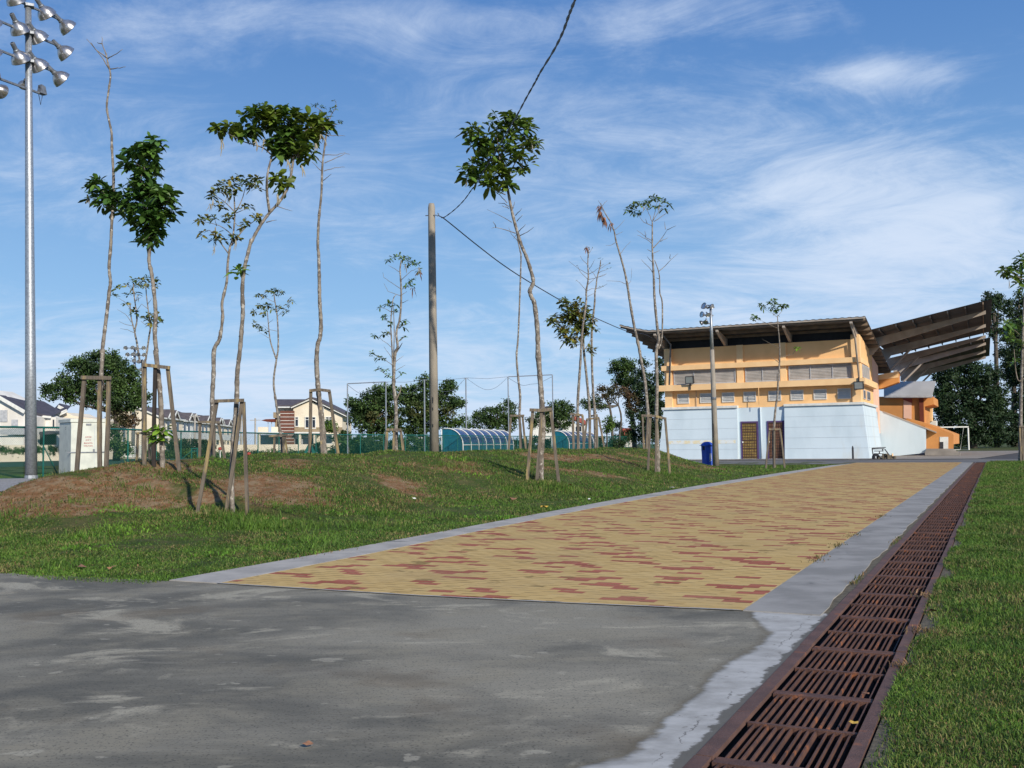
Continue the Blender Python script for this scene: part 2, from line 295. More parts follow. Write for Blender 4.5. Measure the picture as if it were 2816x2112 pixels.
def conc_mat():
    m = bpy.data.materials.new('forecourt_concrete'); m.use_nodes = True; t = NT(m.node_tree); t.n.clear()
    pos = t.new('ShaderNodeNewGeometry').outputs['Position']
    st = t.mapping(pos, rot=(0, 0, AL), scale=(.75, 1.15, 1))
    big = t.noise(st, .55, 5, .6, .4); mid = t.noise(st, 2.1, 7, .65, .3); brush = t.noise(t.mapping(pos, rot=(0, 0, AL), scale=(2, 60, 1)), 2.2, 4, .6)
    cc = t.mix(t.ramp(big, .40, .60), L(.130, .125, .112), L(.290, .274, .243))
    cc = t.mix(t.math('MULTIPLY', t.ramp(mid, .44, .64), .65), cc, L(.29, .268, .225))
    cc = t.mix(t.math('MULTIPLY', t.ramp(t.noise(t.mapping(st, loc=(4, 9, 0)), 1.25, 7, .65, .8), .535, .63), .85), cc, L(.42, .395, .345))
    cc = t.mix(t.math('MULTIPLY', t.ramp(t.noise(t.mapping(st, loc=(1, 2, 5)), 6, 3, .5), .665, .70), .6), cc, L(.42, .40, .36))
    cc = t.mix(t.math('MULTIPLY', t.ramp(t.noise(t.mapping(pos, loc=(9, 2, 0)), 1.1, 4), .55, .70), .45), cc, L(.155, .118, .08))
    cc = t.mix(t.math('MULTIPLY', t.ramp(t.noise(t.mapping(st, loc=(2, 5, 1)), .7, 6, .6), .53, .70), .5), cc, L(.080, .078, .076))
    cc = t.mix(t.math('MULTIPLY', t.ramp(brush, .35, .7), .22), cc, L(.05, .05, .048))
    cc = t.mix(t.math('MULTIPLY', t.ramp(t.noise(pos, 90, 2), .56, .68), .6), cc, L(.04, .04, .04))
    cc = t.mix(1.0, cc, (1.0, .945, .79, 1), 'MULTIPLY')
    sx = t.new('ShaderNodeSeparateXYZ', i0=pos)
    uc = t.math('ADD', t.math('MULTIPLY', sx.outputs[0], float(UU[0])), t.math('MULTIPLY', sx.outputs[1], float(UU[1])))
    vc = t.math('ADD', t.math('MULTIPLY', sx.outputs[0], float(VV[0])), t.math('MULTIPLY', sx.outputs[1], float(VV[1])))
    edge_ = t.math('ADD', t.math('ADD', t.ramp(vc, 1.8, 3.7, -1.66, -1.21), t.ramp(vc, 5.8, 6.5, 0, -.26)), t.math('MULTIPLY', t.math('SUBTRACT', t.noise(pos, 1.6, 5, .6), .5), .26))
    jag = t.math('ADD', t.math('SUBTRACT', uc, edge_), t.math('MULTIPLY', t.math('SUBTRACT', t.noise(t.mapping(pos, rot=(0, 0, AL), scale=(.5, 2, 1)), 14, 5, .7), .5), .07))
    band = t.ramp(jag, -.016, .030)
    rim = t.math('MULTIPLY', t.math('MULTIPLY', t.ramp(jag, -.06, -.005), t.math('SUBTRACT', 1.0, band)), .55)
    cc = t.mix(rim, cc, L(.13, .105, .065))
    mo = t.mix(t.ramp(t.noise(st, 5, 6, .65), .35, .68), L(.47, .455, .42), L(.32, .305, .275))
    mo = t.mix(t.math('MULTIPLY', t.ramp(t.noise(pos, 9, 5, .7), .60, .68), .7), mo, L(.16, .145, .12))
    crk = t.math('ABSOLUTE', t.math('ADD', t.math('SUBTRACT', uc, -1.09), t.math('MULTIPLY', t.math('SUBTRACT', t.noise(pos, 3.5, 7, .75), .5), .16)))
    mo = t.mix(t.math('MULTIPLY', t.math('MULTIPLY', t.ramp(crk, .0008, .004, 1, 0), t.ramp(t.noise(pos, 2.3, 3), .47, .56)), .75), mo, L(.07, .06, .05))
    mo = t.mix(t.math('MULTIPLY', t.ramp(t.math('ADD', uc, t.math('MULTIPLY', t.math('SUBTRACT', t.noise(pos, 4.2, 5, .7), .5), .20)), -1.035, -1.015), .9), mo, L(.10, .09, .07))
    cc = t.mix(band, cc, mo)
    b = t.new('ShaderNodeBsdfPrincipled', Roughness=.8); b.inputs['Specular IOR Level'].default_value = .3
    t.l.new(cc, b.inputs['Base Color'])
    h = t.math('ADD', t.math('MULTIPLY', brush, .6), t.math('MULTIPLY', t.noise(pos, 70, 5, .7), .6)); h = t.math('ADD', h, t.math('MULTIPLY', band, 1.2))
    bn = t.new('ShaderNodeBump', Strength=.35, Distance=.006, Height=h); t.l.new(bn.outputs[0], b.inputs['Normal'])
    t.l.new(b.outputs[0], t.new('ShaderNodeOutputMaterial').inputs[0]); return m


MT['conc'] = conc_mat()

def paver_mat():
    m = bpy.data.materials.new('paver'); m.use_nodes = True; t = NT(m.node_tree); t.n.clear()
    geo = t.new('ShaderNodeNewGeometry'); pos = geo.outputs['Position']; r = geo.outputs['Random Per Island']
    a = t.new('ShaderNodeAttribute', _attribute_name='redness', _attribute_type='GEOMETRY').outputs['Fac']
    y = t.mix(r, L(.55, .365, .13), L(.62, .43, .17)); rd = t.mix(r, L(.33, .080, .048), L(.42, .125, .080))
    cc = t.mix(a, y, rd)
    moss = t.ramp(t.math('ADD', t.noise(pos, 2.6, 5, .6), t.math('MULTIPLY', r, .16)), .70, .78)
    cc = t.mix(t.math('MULTIPLY', moss, .75), cc, L(.19, .12, .03))
    cc = t.mix(t.math('MULTIPLY', t.ramp(t.noise(pos, .8, 6, .6), .45, .75), .28), cc, L(.28, .20, .12))
    cc = t.mix(t.math('MULTIPLY', t.noise(pos, 160, 3), .25), cc, L(.30, .20, .10))
    b = t.new('ShaderNodeBsdfPrincipled', Roughness=.9); b.inputs['Specular IOR Level'].default_value = .2
    t.l.new(cc, b.inputs['Base Color'])
    bn = t.new('ShaderNodeBump', Strength=.3, Distance=.004, Height=t.noise(pos, 150, 4, .7)); t.l.new(bn.outputs[0], b.inputs['Normal'])
    t.l.new(b.outputs[0], t.new('ShaderNodeOutputMaterial').inputs[0]); return m


MT['paver'] = paver_mat()

def mesh_mat():                                  # woven chain-link: diamonds of coated wire with open air between
    m = bpy.data.materials.new('chain_link'); m.use_nodes = True; t = NT(m.node_tree); t.n.clear()
    uvn = t.new('ShaderNodeUVMap').outputs[0]; sp = t.new('ShaderNodeSeparateXYZ', i0=uvn)
    a = t.math('ADD', sp.outputs[0], sp.outputs[1]); b_ = t.math('SUBTRACT', sp.outputs[0], sp.outputs[1])
    fa = t.math('LESS_THAN', t.math('FRACT', a), .15); fb = t.math('LESS_THAN', t.math('FRACT', b_), .15)
    f = t.math('MAXIMUM', fa, fb)
    bs = t.new('ShaderNodeBsdfPrincipled', Roughness=.5); bs.inputs['Base Color'].default_value = L(.008, .085, .06)
    tr = t.new('ShaderNodeBsdfTransparent'); mx = t.new('ShaderNodeMixShader', i0=f, i1=tr.outputs[0], i2=bs.outputs[0])
    t.l.new(mx.outputs[0], t.new('ShaderNodeOutputMaterial').inputs[0]); return m


MT['chain'] = mesh_mat()

# ------------------------------------------------------------------ mesh builder
class MB:
    def __init__(s): s.v = []; s.f = []; s.k = 0
    def add(s, vs, fs):
        k = s.k; vs = [tuple(map(float, p)) for p in vs]; s.v += vs; s.f += [tuple(i+k for i in f) for f in fs]; s.k += len(vs); return s
    def box8(s, p): return s.add(p, [(0, 3, 2, 1), (4, 5, 6, 7), (0, 1, 5, 4), (1, 2, 6, 5), (2, 3, 7, 6), (3, 0, 4, 7)])
    def obox(s, o, a, b, cc):                    # corner o and three edge vectors
        o, a, b, cc = map(np.asarray, (o, a, b, cc)); return s.box8([o, o+a, o+a+b, o+b, o+cc, o+a+cc, o+a+b+cc, o+b+cc])
    def box(s, ctr, size, rz=0):
        ca, sa = math.cos(rz), math.sin(rz); x, y, z = [q/2 for q in size]; P = []
        for dz in (-z, z):
            for dx, dy in ((-x, -y), (x, -y), (x, y), (-x, y)): P.append((ctr[0]+dx*ca-dy*sa, ctr[1]+dx*sa+dy*ca, ctr[2]+dz))
        return s.box8(P)
    def bar(s, p, q, w, h, up=(0, 0, 1)):        # rectangular bar between two points
        p = Vector(p); q = Vector(q); d = (q-p).normalized(); u = Vector(up)
        if abs(d.dot(u)) > .97: u = Vector((0, 1, 0))
        a = d.cross(u).normalized(); b = a.cross(d).normalized(); P = []
        for e in (p, q):
            for i, j in ((-1, -1), (1, -1), (1, 1), (-1, 1)): P.append(e+a*(i*w/2)+b*(j*h/2))
        return s.box8(P)
    def tube(s, pts, rad, n=8, cap=True):
        pts = [Vector(p) for p in pts]; N = len(pts)
        if not hasattr(rad, '__len__'): rad = [rad]*N
        V = []; up = Vector((.13, .21, .97)).normalized()
        for i, p in enumerate(pts):
            d = (pts[min(i+1, N-1)]-pts[max(i-1, 0)]).normalized()
            u = up if abs(d.dot(up)) < .98 else Vector((1, 0, 0))
            a = d.cross(u).normalized(); b = a.cross(d)
            for k in range(n):
                t = 2*math.pi*k/n; V.append(p+a*(math.cos(t)*rad[i])+b*(math.sin(t)*rad[i]))
        Fc = []
        for i in range(N-1):
            for k in range(n):
                k2 = (k+1) % n; Fc.append((i*n+k, i*n+k2, (i+1)*n+k2, (i+1)*n+k))
        if cap: Fc += [tuple(range(n))[::-1], tuple((N-1)*n+k for k in range(n))]
        return s.add(V, Fc)
    def lathe(s, o, ax, prof, n=16):             # prof: list of (distance along axis, radius)
        ax = Vector(ax).normalized(); u = Vector((0, 0, 1)) if abs(ax.z) < .9 else Vector((1, 0, 0))
        a = ax.cross(u).normalized(); b = ax.cross(a); o = Vector(o); V = []
        for d, r in prof:
            for k in range(n):
                t = 2*math.pi*k/n; V.append(o+ax*d+a*(math.cos(t)*r)+b*(math.sin(t)*r))
        Fc = []
        for i in range(len(prof)-1):
            for k in range(n):
                k2 = (k+1) % n; Fc.append((i*n+k, i*n+k2, (i+1)*n+k2, (i+1)*n+k))
        return s.add(V, Fc)
    def prism(s, poly, d):                        # polygon of 3-D points pushed along d
        n = len(poly); P = [np.asarray(p, float) for p in poly]; Q = [p+np.asarray(d, float) for p in P]
        return s.add(P+Q, [tuple(range(n))[::-1], tuple(range(n, 2*n))]+[(i, (i+1) % n, n+(i+1) % n, n+i) for i in range(n)])
    def quad(s, *p): return s.add(p, [tuple(range(len(p)))])


def link(name, me, parent, loc):
    o = bpy.data.objects.new(name, me); COL.objects.link(o)
    if parent is not None: o.parent = parent
    else: o.location = loc
    return o


def rootloc(o):
    l = Vector((0, 0, 0))
    while o is not None: l = l+o.location; o = o.parent
    return l


def obj(name, mb, mat, parent=None, loc=None, smooth=False, fix=True):
    me = bpy.data.meshes.new(name)
    base = rootloc(parent) if parent is not None else Vector(loc if loc is not None else (0, 0, 0))
    me.from_pydata([(x-base.x, y-base.y, z-base.z) for x, y, z in mb.v], [], mb.f)
    if fix:
        import bmesh
        bm = bmesh.new(); bm.from_mesh(me); bmesh.ops.recalc_face_normals(bm, faces=bm.faces); bm.to_mesh(me); bm.free()
    me.materials.append(MT[mat])
    if smooth: me.shade_smooth()
    return link(name, me, parent, base)


def npobj(name, verts, faces, mat, parent=None, loc=None, smooth=False, attr=None):
    """verts (N,3); faces (M,k) array of equal-size polygons"""
    me = bpy.data.meshes.new(name); base = rootloc(parent) if parent is not None else Vector(loc if loc is not None else (0, 0, 0))
    verts = np.asarray(verts, np.float32)-np.array(base, np.float32)
    Mf, k = faces.shape
    me.vertices.add(len(verts)); me.vertices.foreach_set('co', verts.ravel())
    me.loops.add(Mf*k); me.loops.foreach_set('vertex_index', faces.astype(np.int32).ravel())
    me.polygons.add(Mf); me.polygons.foreach_set('loop_start', np.arange(0, Mf*k, k, dtype=np.int32))
    me.update(calc_edges=True); me.materials.append(MT[mat])
    if attr is not None:
        at = me.attributes.new(attr[0], 'FLOAT', 'FACE'); at.data.foreach_set('value', attr[1].astype(np.float32))
    if smooth: me.shade_smooth()
    return link(name, me, parent, base)


def tag(o, label, cat, group=None):
    o['label'] = label; o['category'] = cat
    if group: o['group'] = group
    return o
def thing(name, label, cat, loc, group=None):
    o = bpy.data.objects.new(name, None); COL.objects.link(o); o.location = tuple(map(float, loc)); o.empty_display_size = .2
    return tag(o, label, cat, group)
def struct(o, kind='structure'): o['kind'] = kind; return o
def dup(root, off, label=None):
    r = root.copy(); COL.objects.link(r); r.location = root.location+Vector(off)
    if label: r['label'] = label
    for ch in root.children:
        k = ch.copy(); COL.objects.link(k); k.parent = r
        for g in ch.children: q = g.copy(); COL.objects.link(q); q.parent = k
    return r
# ================================================================== SETTING
def sheet(name, pts, z, mat, kind='structure'):
    mb = MB(); mb.quad(*[uv(u, v, z) for u, v in pts]); return struct(obj(name, mb, mat, fix=False), kind)


mb = MB()
mb.quad(uv(-900, -300, -.03), uv(-.99, -300, -.03), uv(-.99, 1500, -.03), uv(-900, 1500, -.03))
mb.quad(uv(-.45, -300, -.03), uv(900, -300, -.03), uv(900, 1500, -.03), uv(-.45, 1500, -.03))
mb.quad(uv(-.99, 53.2, -.03), uv(-.45, 53.2, -.03), uv(-.45, 1500, -.03), uv(-.99, 1500, -.03))
struct(obj('ground', mb, 'g_far', fix=False))
# drain channel
mb = MB()
for a, b in ((-.99, -.94), (-.50, -.45)):
    mb.box8([uv(a, -6, -.55), uv(b, -6, -.55), uv(b, 53.2, -.55), uv(a, 53.2, -.55), uv(a, -6, -.05), uv(b, -6, -.05), uv(b, 53.2, -.05), uv(a, 53.2, -.05)])
mb.quad(uv(-.99, -6, -.5), uv(-.45, -6, -.5), uv(-.45, 53.2, -.5), uv(-.99, 53.2, -.5))
struct(obj('drain_channel', mb, 'channel', fix=False))
# berm
vs = np.concatenate([np.arange(-4, 6.2, 1.5), np.arange(6.2, 30, .28), np.arange(30, 54.4, .5)])
ts = np.concatenate([np.arange(0, 22, .28), np.arange(22, 40, .7), np.arange(40, 60, 2)])
Vg, Tg = np.meshgrid(vs, ts, indexing='ij'); Ug = kerbu(Vg)-Tg
X = Ug*UU[0]+Vg*VV[0]; Y = Ug*UU[1]+Vg*VV[1]; Z = gz(X, Y)
Z = Z+np.where((Tg > .3) & (Vg > 6.6), .012*np.sin(X*7+Y*3)*np.sin(Y*6-X*2)+.02*np.sin(X*1.9)*np.sin(Y*1.4+1), 0)
Z = np.maximum(Z, np.where(Vg > 6.3, .0, -.012))
nv, nt = Vg.shape; idx = np.arange(nv*nt).reshape(nv, nt)
fc = np.stack([idx[:-1, :-1], idx[1:, :-1], idx[1:, 1:], idx[:-1, 1:]], -1).reshape(-1, 4)[:, ::-1]
berm_o = struct(npobj('berm', np.stack([X, Y, Z], -1).reshape(-1, 3), fc, 'g_berm', smooth=True))
at_ = berm_o.data.attributes.new('soil', 'FLOAT', 'POINT'); at_.data.foreach_set('value', soil(X, Y).ravel().astype(np.float32))
# right lawn
vs = np.concatenate([np.arange(-4, 20, .25), np.arange(20, 54.4, .8)]); ts = np.concatenate([np.arange(0, 4, .2), np.arange(4, 60, 2.)])
Vg, Tg = np.meshgrid(vs, ts, indexing='ij'); Ug = -.40+Tg
Xr = Ug*UU[0]+Vg*VV[0]; Yr = Ug*UU[1]+Vg*VV[1]
lawnz = lambda x, y, t: .02*np.sin(x*2.1+y)*np.sin(y*1.7-x)+.012*np.sin(x*5+y*3)+np.clip(t*.25, 0, .035)-.012
Zr = lawnz(Xr, Yr, Tg); nv, nt = Vg.shape; idx = np.arange(nv*nt).reshape(nv, nt)
fc = np.stack([idx[:-1, :-1], idx[1:, :-1], idx[1:, 1:], idx[:-1, 1:]], -1).reshape(-1, 4)
struct(npobj('lawn', np.stack([Xr, Yr, Zr], -1).reshape(-1, 3), fc, 'g_lawn', smooth=True))
# forecourt concrete, pale mortar band beside the drain
fe = [(-.99, 6.62), (-1.54, 6.52), (-2.6, 6.40), (-3.86, 6.31), (-5.73, 6.29), (-6.3, 6.28), (-7.31, 6.22), (-8.12, 6.12), (-12, 6.0), (-45, 5.6)]
fe2 = []
for i in range(len(fe)-1):
    (a, b), (a2, b2) = fe[i], fe[i+1]; n = 7 if a2 > -13 else 1
    for k in range(n):
        q = k/n; wob = 0 if a > -6.2 else random.uniform(-.05, .05); fe2.append((a+(a2-a)*q, b+(b2-b)*q+wob))
mb = MB(); top = [uv(u, v, .008) for u, v in [(-45, -30), (-.99, -30)]+fe2]; mb.quad(*top)
mb.prism([uv(u, v, .006) for u, v in [(-45, 5.0), (-.99, 5.0)]+fe2], (0, 0, -.2))
struct(obj('forecourt', mb, 'conc', fix=False))
# kerbs
def ribbon(name, fa, fb, v0, v1, z, mat, dv=.5, th=.15, gap=None):
    mb = MB(); V = np.arange(v0, v1+1e-6, dv)
    for a, b in zip(V[:-1], V[1:]):
        b = b-.014 if dv > 2 else b
        mb.box8([uv(fa(a), a, z-th), uv(fb(a), a, z-th), uv(fb(b), b, z-th), uv(fa(b), b, z-th), uv(fa(a), a, z), uv(fb(a), a, z), uv(fb(b), b, z), uv(fa(b), b, z)])
    return struct(obj(name, mb, mat))


ribbon('kerb', lambda v: kerbu(v)-.0, lambda v: pavu(v)-.004, 6.29, 49.4, .0145, 'kerb', 2.39)
ribbon('concrete_strip', lambda v: -1.52, lambda v: -1.045+.012*math.sin(v*3.1)+.01*math.sin(v*7.7), 6.52, 52.0, .014, 'strip', .35)
ribbon('dirt_edge', lambda v: -1.08, lambda v: -.992, 6.4, 52.8, .006, 'dirt', 1)
ribbon('lawn_edge', lambda v: -.450, lambda v: -.36, -4, 53, .003, 'dirt', 1)
# road in front of the building, car park beyond it, apron, path behind the berm
sheet('road', [(-60, 50.6), (-17, 49.3), (-10.3, 49.4), (-6.0, 49.6), (-1.5, 52.0), (60, 54.3), (60, 59.5), (-60, 61.5)], .006, 'road')
sheet('apron', [(-40, 58.2), (-7.3, 60.2), (-1.0, 60.8), (3, 100), (-40, 100)], .03, 'apron')
sheet('car_park', [(-2.2, 60.4), (60, 58.6), (60, 92), (6, 92), (1.0, 88)], .012, 'asphalt')
gp = [G(-500, 1365)[:2], G(75, 1362)[:2], G(135, 1345)[:2], G(150, 1325)[:2], G(60, 1322)[:2], G(-500, 1330)[:2]]
mb = MB(); mb.quad(*[(p[0], p[1], .10) for p in gp]); struct(obj('gravel_pad', mb, 'gravel', fix=False))
gp = [G(-900, 1400)[:2], G(40, 1388)[:2], G(60, 1366)[:2], G(-900, 1368)[:2]]
mb = MB(); mb.quad(*[(p[0], p[1], .085) for p in gp]); struct(obj('side_path', mb, 'strip', fix=False))
tf = [G(-700, 1327), G(160, 1321), G(420, 1300), (-7, 80, 0), (6, 118, 0), (-60, 118, 0), (-80, 101, 0), (-110, 99, 0)]
mb = MB(); mb.quad(*[(p[0], p[1], .0) for p in tf]); struct(obj('turf_pitch', mb, 'turf', fix=False))
# pavers
def pavers():
    Lx, Ly, zg = .205, .1025, .028; P = []; Fs = []; red = []; k = 0
    pat = {0: (0, 2), 1: (1, 2), 2: (-1, 0), 3: (-1, 1), 4: (0, 1), 5: (3, 4), 6: (2, 4), 8: (-1, 0)}
    rows = int((52.2-6.30)/Ly)
    for r in range(rows):
        v0 = 6.315+r*Ly
        ul = float(pavu(v0)); off = (r % 2)*Lx/2; ur = -1.528
        n0 = int(math.floor((ul-off)/Lx))-1
        per = (r//9); rr = r % 9
        for j in range(n0, 0):
            a = j*Lx+off; b = a+Lx
            if b <= ul+.02 or a >= ur-.02: continue
            jj = (j+per*3+(r//27)*2) % 6
            isr = 0.
            if rr in pat:
                p0, p1 = pat[rr]
                if any((jj-q) % 6 == 0 for q in range(p0, p1)): isr = 1.
            rd = random.random()
            if rd < .10: isr = 0.
            elif rd > .975: isr = 1.
            # running end line: v follows the slightly skewed near edge only in the first row
            g = .0012; mid1, mid2 = a+Lx*.30, a+Lx*.70; s = .011 if j % 2 == 0 else -.011
            ve = float(np.interp((a+b)/2, [-5.73, -3.86, -2.6, -1.54], [6.29, 6.31, 6.40, 6.52]))+.012
            if v0+Ly < ve+.01: continue
            a2 = max(a+g, ul); b2 = min(b-g, ur); h = random.uniform(-.0007, .0007); hv = random.uniform(-.001, .001)
            z = .012+h
            m1 = min(max(mid1, a2), b2); m2 = min(max(mid2, a2), b2)
            s2 = .008
            V = [(a2, v0+g-s2), (m1, v0+g-s2), (m2, v0+g+s2), (b2, v0+g+s2), (b2, v0+Ly-g+s2), (m2, v0+Ly-g+s2), (m1, v0+Ly-g-s2), (a2, v0+Ly-g-s2)]
            P += [uv(x, max(y, ve), z) for x, y in V]; Fs.append([k+i for i in range(8)]); k += 8; red.append(isr)
    return np.array(P), np.array(Fs), np.array(red)


pp, pf, pr = pavers()
struct(npobj('paved_path', pp, pf, 'paver', attr=('redness', pr)))
mb = MB(); V = np.arange(6.24, 52.3, 2.)
for a, b in zip(V[:-1], V[1:]): mb.quad(uv(pavu(a)-.002, max(a, 6.31), .0102), uv(-1.52, max(a, 6.53), .0102), uv(-1.52, b, .0102), uv(pavu(b)-.002, b, .0102))
struct(obj('path_bed', mb, 'sand', fix=False))
# near edge joint of mortar between forecourt and pavers
mb = MB(); prev = None
for i in range(0, 61):
    u = -5.73+i*(4.2/60); ve = np.interp(u, [-5.73, -3.86, -2.6, -1.54], [6.29, 6.31, 6.40, 6.52]); wd = .018+.012*math.sin(i*1.7)*math.sin(i*.6)
    cur = (uv(u, ve-.010, .0142), uv(u, ve+wd, .0142))
    if prev: mb.quad(prev[0], cur[0], cur[1], prev[1])
    prev = cur
struct(obj('path_edge_joint', mb, 'mortar', fix=False))

# ------------------------------------------------------------------ grass
def blades(name, n, sampler, mat, hmin, hmax, wid, bend=.5):
    x, y, z, sc = sampler(n); n = len(x)
    ang = RNG.uniform(0, 2*math.pi, n); h = RNG.uniform(hmin, hmax, n)*sc; wv = wid*sc*RNG.uniform(.6, 1.3, n)
    lean = RNG.uniform(.15, 1.0, n)*bend; la = RNG.uniform(0, 2*math.pi, n)
    dx, dy = np.cos(ang)*wv/2, np.sin(ang)*wv/2; lx, ly = np.cos(la)*lean, np.sin(la)*lean
    b0 = np.stack([x-dx, y-dy, z], -1); b1 = np.stack([x+dx, y+dy, z], -1)
    mx, my, mz = x+lx*h*.45, y+ly*h*.45, z+h*.62
    c0 = np.stack([mx+dx*.8, my+dy*.8, mz], -1); c1 = np.stack([mx-dx*.8, my-dy*.8, mz], -1)
    tp = np.stack([x+lx*h*1.25, y+ly*h*1.25, z+h*(1-.35*lean)], -1)
    V = np.stack([b0, b1, c0, c1, tp], 1).reshape(-1, 3); k = np.arange(n)*5
    F1 = np.stack([k, k+1, k+2], -1); F2 = np.stack([k, k+2, k+3], -1); F3 = np.stack([k+3, k+2, k+4], -1)
    return struct(npobj(name, V, np.concatenate([F1, F2, F3]), mat), 'stuff')


def left_sampler(mode):
    def f(n):
        Yq = np.exp(RNG.uniform(math.log(7.2), math.log(46), n*3)); xr = RNG.uniform(-.58, .36, n*3); Xq = xr*Yq
        u, v = touv(Xq, Yq); ok = (u < kerbu(v)-.0+RNG.normal(0, .02, n*3)) & (v > 6.12+.12*np.sin(u*2.0)+RNG.normal(0, .05, n*3)) & (v < 49.2) & (u > -55)
        zq = gz(Xq, Yq); p = patch(Xq, Yq)
        so_ = soil(Xq, Yq, zq)
        if mode == 'lush': ok &= RNG.uniform(0, 1, n*3) > so_*.95+.02
        if mode == 'dry': ok &= RNG.uniform(0, 1, n*3) < .10+so_*.75+.30*(zq > .1)
        if mode == 'bright': ok &= (patch(Xq*1.7+5, Yq*1.7-3) > .85)
        Xq, Yq, zq = Xq[ok][:n], Yq[ok][:n], zq[ok][:n]
        sc = (Yq/10)**.45; return Xq, Yq, zq-.005, sc
    return f
def right_sampler(n):
    Yq = np.exp(RNG.uniform(math.log(2.1), math.log(46), n*3)); u = -.46+RNG.exponential(.9, n*3)*np.sqrt(Yq/3.); v = (Yq-u*UU[1])/VV[1]
    Xq = u*UU[0]+v*VV[0]; ok = (Xq < .62*Yq+.4) & (v < 52.8) & (v > .5) & (patch(Xq*2.2, Yq*2.2)+RNG.normal(0, .4, n*3) > -.85)
    ok &= (u > -.44+.05*np.sin(v*2.3)+.04*np.sin(v*5.1)+RNG.normal(0, .02, n*3))
    Xq, Yq, u = Xq[ok][:n], Yq[ok][:n], u[ok][:n]
    return Xq, Yq, np.maximum(lawnz(Xq, Yq, u+.4), .002)-.003, (np.maximum(Yq, 3)/5)**.5


blades('grass', 290000, left_sampler('lush'), 'blade', .018, .044, .0085, 1.35)
blades('grass', 130000, left_sampler('dry'), 'blade_dry', .014, .04, .008, 1.4)
blades('grass', 45000, left_sampler('bright'), 'blade_bright', .025, .065, .016, 1.0)
blades('grass', 190000, right_sampler, 'blade', .016, .042, .0045, 1.0)
blades('grass', 45000, right_sampler, 'blade_dry', .010, .028, .0045, 1.2)
def tuft_sampler(n):
    cs = []
    for i in range(60):
        px = random.uniform(20, 1850); Y0 = random.uniform(9, 30)
        x0 = (px-1408)/F*Y0; cs.append((x0, Y0))
    for px, Y0 in ((640, 14.3), (700, 13.5), (760, 13.2), (1490, 21.6), (1540, 21), (1830, 27.6), (1870, 29), (1800, 27), (900, 13.8), (1440, 20.5)): cs += [((px-1408)/F*Y0+random.uniform(-.6, .6), Y0+random.uniform(-.4, .4)) for _ in range(7)]
    cs = np.array(cs); i = RNG.integers(0, len(cs), n); x = cs[i, 0]+RNG.normal(0, .16, n); y = cs[i, 1]+RNG.normal(0, .16, n)
    u, v = touv(x, y); ok = (u < kerbu(v)-.05) & (v > 6.4); x, y = x[ok], y[ok]; return x, y, gz(x, y)-.01, np.full(len(x), 1.0)


blades('grass', 11000, tuft_sampler, 'blade', .06, .16, .009, .8)

def weed_sampler(n):
    sp = [(-1.53, 9.6, .05, .20), (-1.53, 10.9, .04, .15), (-1.53, 12.1, .04, .2), (-1.54, 15.2, .04, .2), (-.47, 7.6, .05, .10), (-.44, 6.2, .05, .07), (-.46, 5.2, .03, .05), (-6.28, 8.4, .05, .3), (-6.4, 11.0, .05, .3), (-6.6, 14.0, .05, .4), (-6.75, 19.5, .05, .6), (-1.03, 8.3, .02, .2), (-1.02, 11.6, .02, .3)]
    i = RNG.integers(0, len(sp), n); A = np.array(sp)[i]; u = A[:, 0]+RNG.normal(0, 1, n)*A[:, 2]; v = A[:, 1]+RNG.normal(0, 1, n)*A[:, 3]
    return u*UU[0]+v*VV[0], u*UU[1]+v*VV[1], np.full(n, .006), np.full(n, 1.)


blades('weeds', 900, weed_sampler, 'blade_dry', .015, .045, .008, 1.3)
# ================================================================== DRAIN GRATES, FRAME
def grate():
    mb = MB(); u0, u1 = -.925, -.515
    for a, b in ((0.0, .035), (.505, .530), (1.005, 1.036)):
        mb.obox(uv(u0, a, -.028), UU*(u1-u0), VV*(b-a), (0, 0, .030))
    for a, b in ((.036, .504), (.531, 1.004)):
        for i in range(13):
            u = u0+.022+i*(u1-u0-.044)/12+random.uniform(-.002, .002); tilt = random.uniform(-.005, .006)
            mb.obox(uv(u-.003, a, -.040), UU*.006, VV*(b-a), np.array([0, 0, .038])+UU*tilt)
    return mb


gl = 'rusty steel grate panel with close bars lying in the drain beside the paved path'
g0 = None
ORD = 'nearest second third fourth fifth sixth seventh eighth ninth tenth eleventh twelfth'.split()
for k in range(-1, 47):
    v = 3.48+1.04*k; nm_ = k+1; lab_ = ('rusty steel drain grate panel, '+ORD[nm_]+(' of all to the camera' if nm_ == 0 else ' counted from the bottom of the photo')) if nm_ < 12 else 'small far-off rust-brown grate panel further up the drain'
    if g0 is None:
        g0 = obj('drain_grate', grate(), 'rust', loc=uv(0, v)*0+np.array([0, 0, 0])); base_v = v
        # geometry was written at v = 0..1.04: shift the object along the drain
        VAR = [g0.data]
        for _q in range(2): gx = obj('drain_grate', grate(), 'rust', loc=(0, 0, 0)); VAR.append(gx.data); bpy.data.objects.remove(gx)
        g0.location = tuple(uv(0, v)); tag(g0, lab_, 'drain grate', 'steel grate panels over the drain')
    else:
        o = g0.copy(); COL.objects.link(o); o.data = VAR[k % 3]; o.location = tuple(uv(random.uniform(-.003, .003), v, random.uniform(-.003, .003))); o['label'] = lab_
fr = thing('drain_edging', 'long brown steel angle frame edging both sides of the drain', 'drain frame', uv(-.95, 10))
for a, b in ((-.992, -.933), (-.508, -.460)):
    mb = MB()
    for k in range(-3, 24):
        v = 1.4+k*2.08; z = random.uniform(.008, .013); mb.obox(uv(a+random.uniform(-.004, .004), v+.002, z-.02), UU*(b-a), VV*2.074, (0, 0, .02))
    obj('frame_rail', mb, 'rustframe', fr)

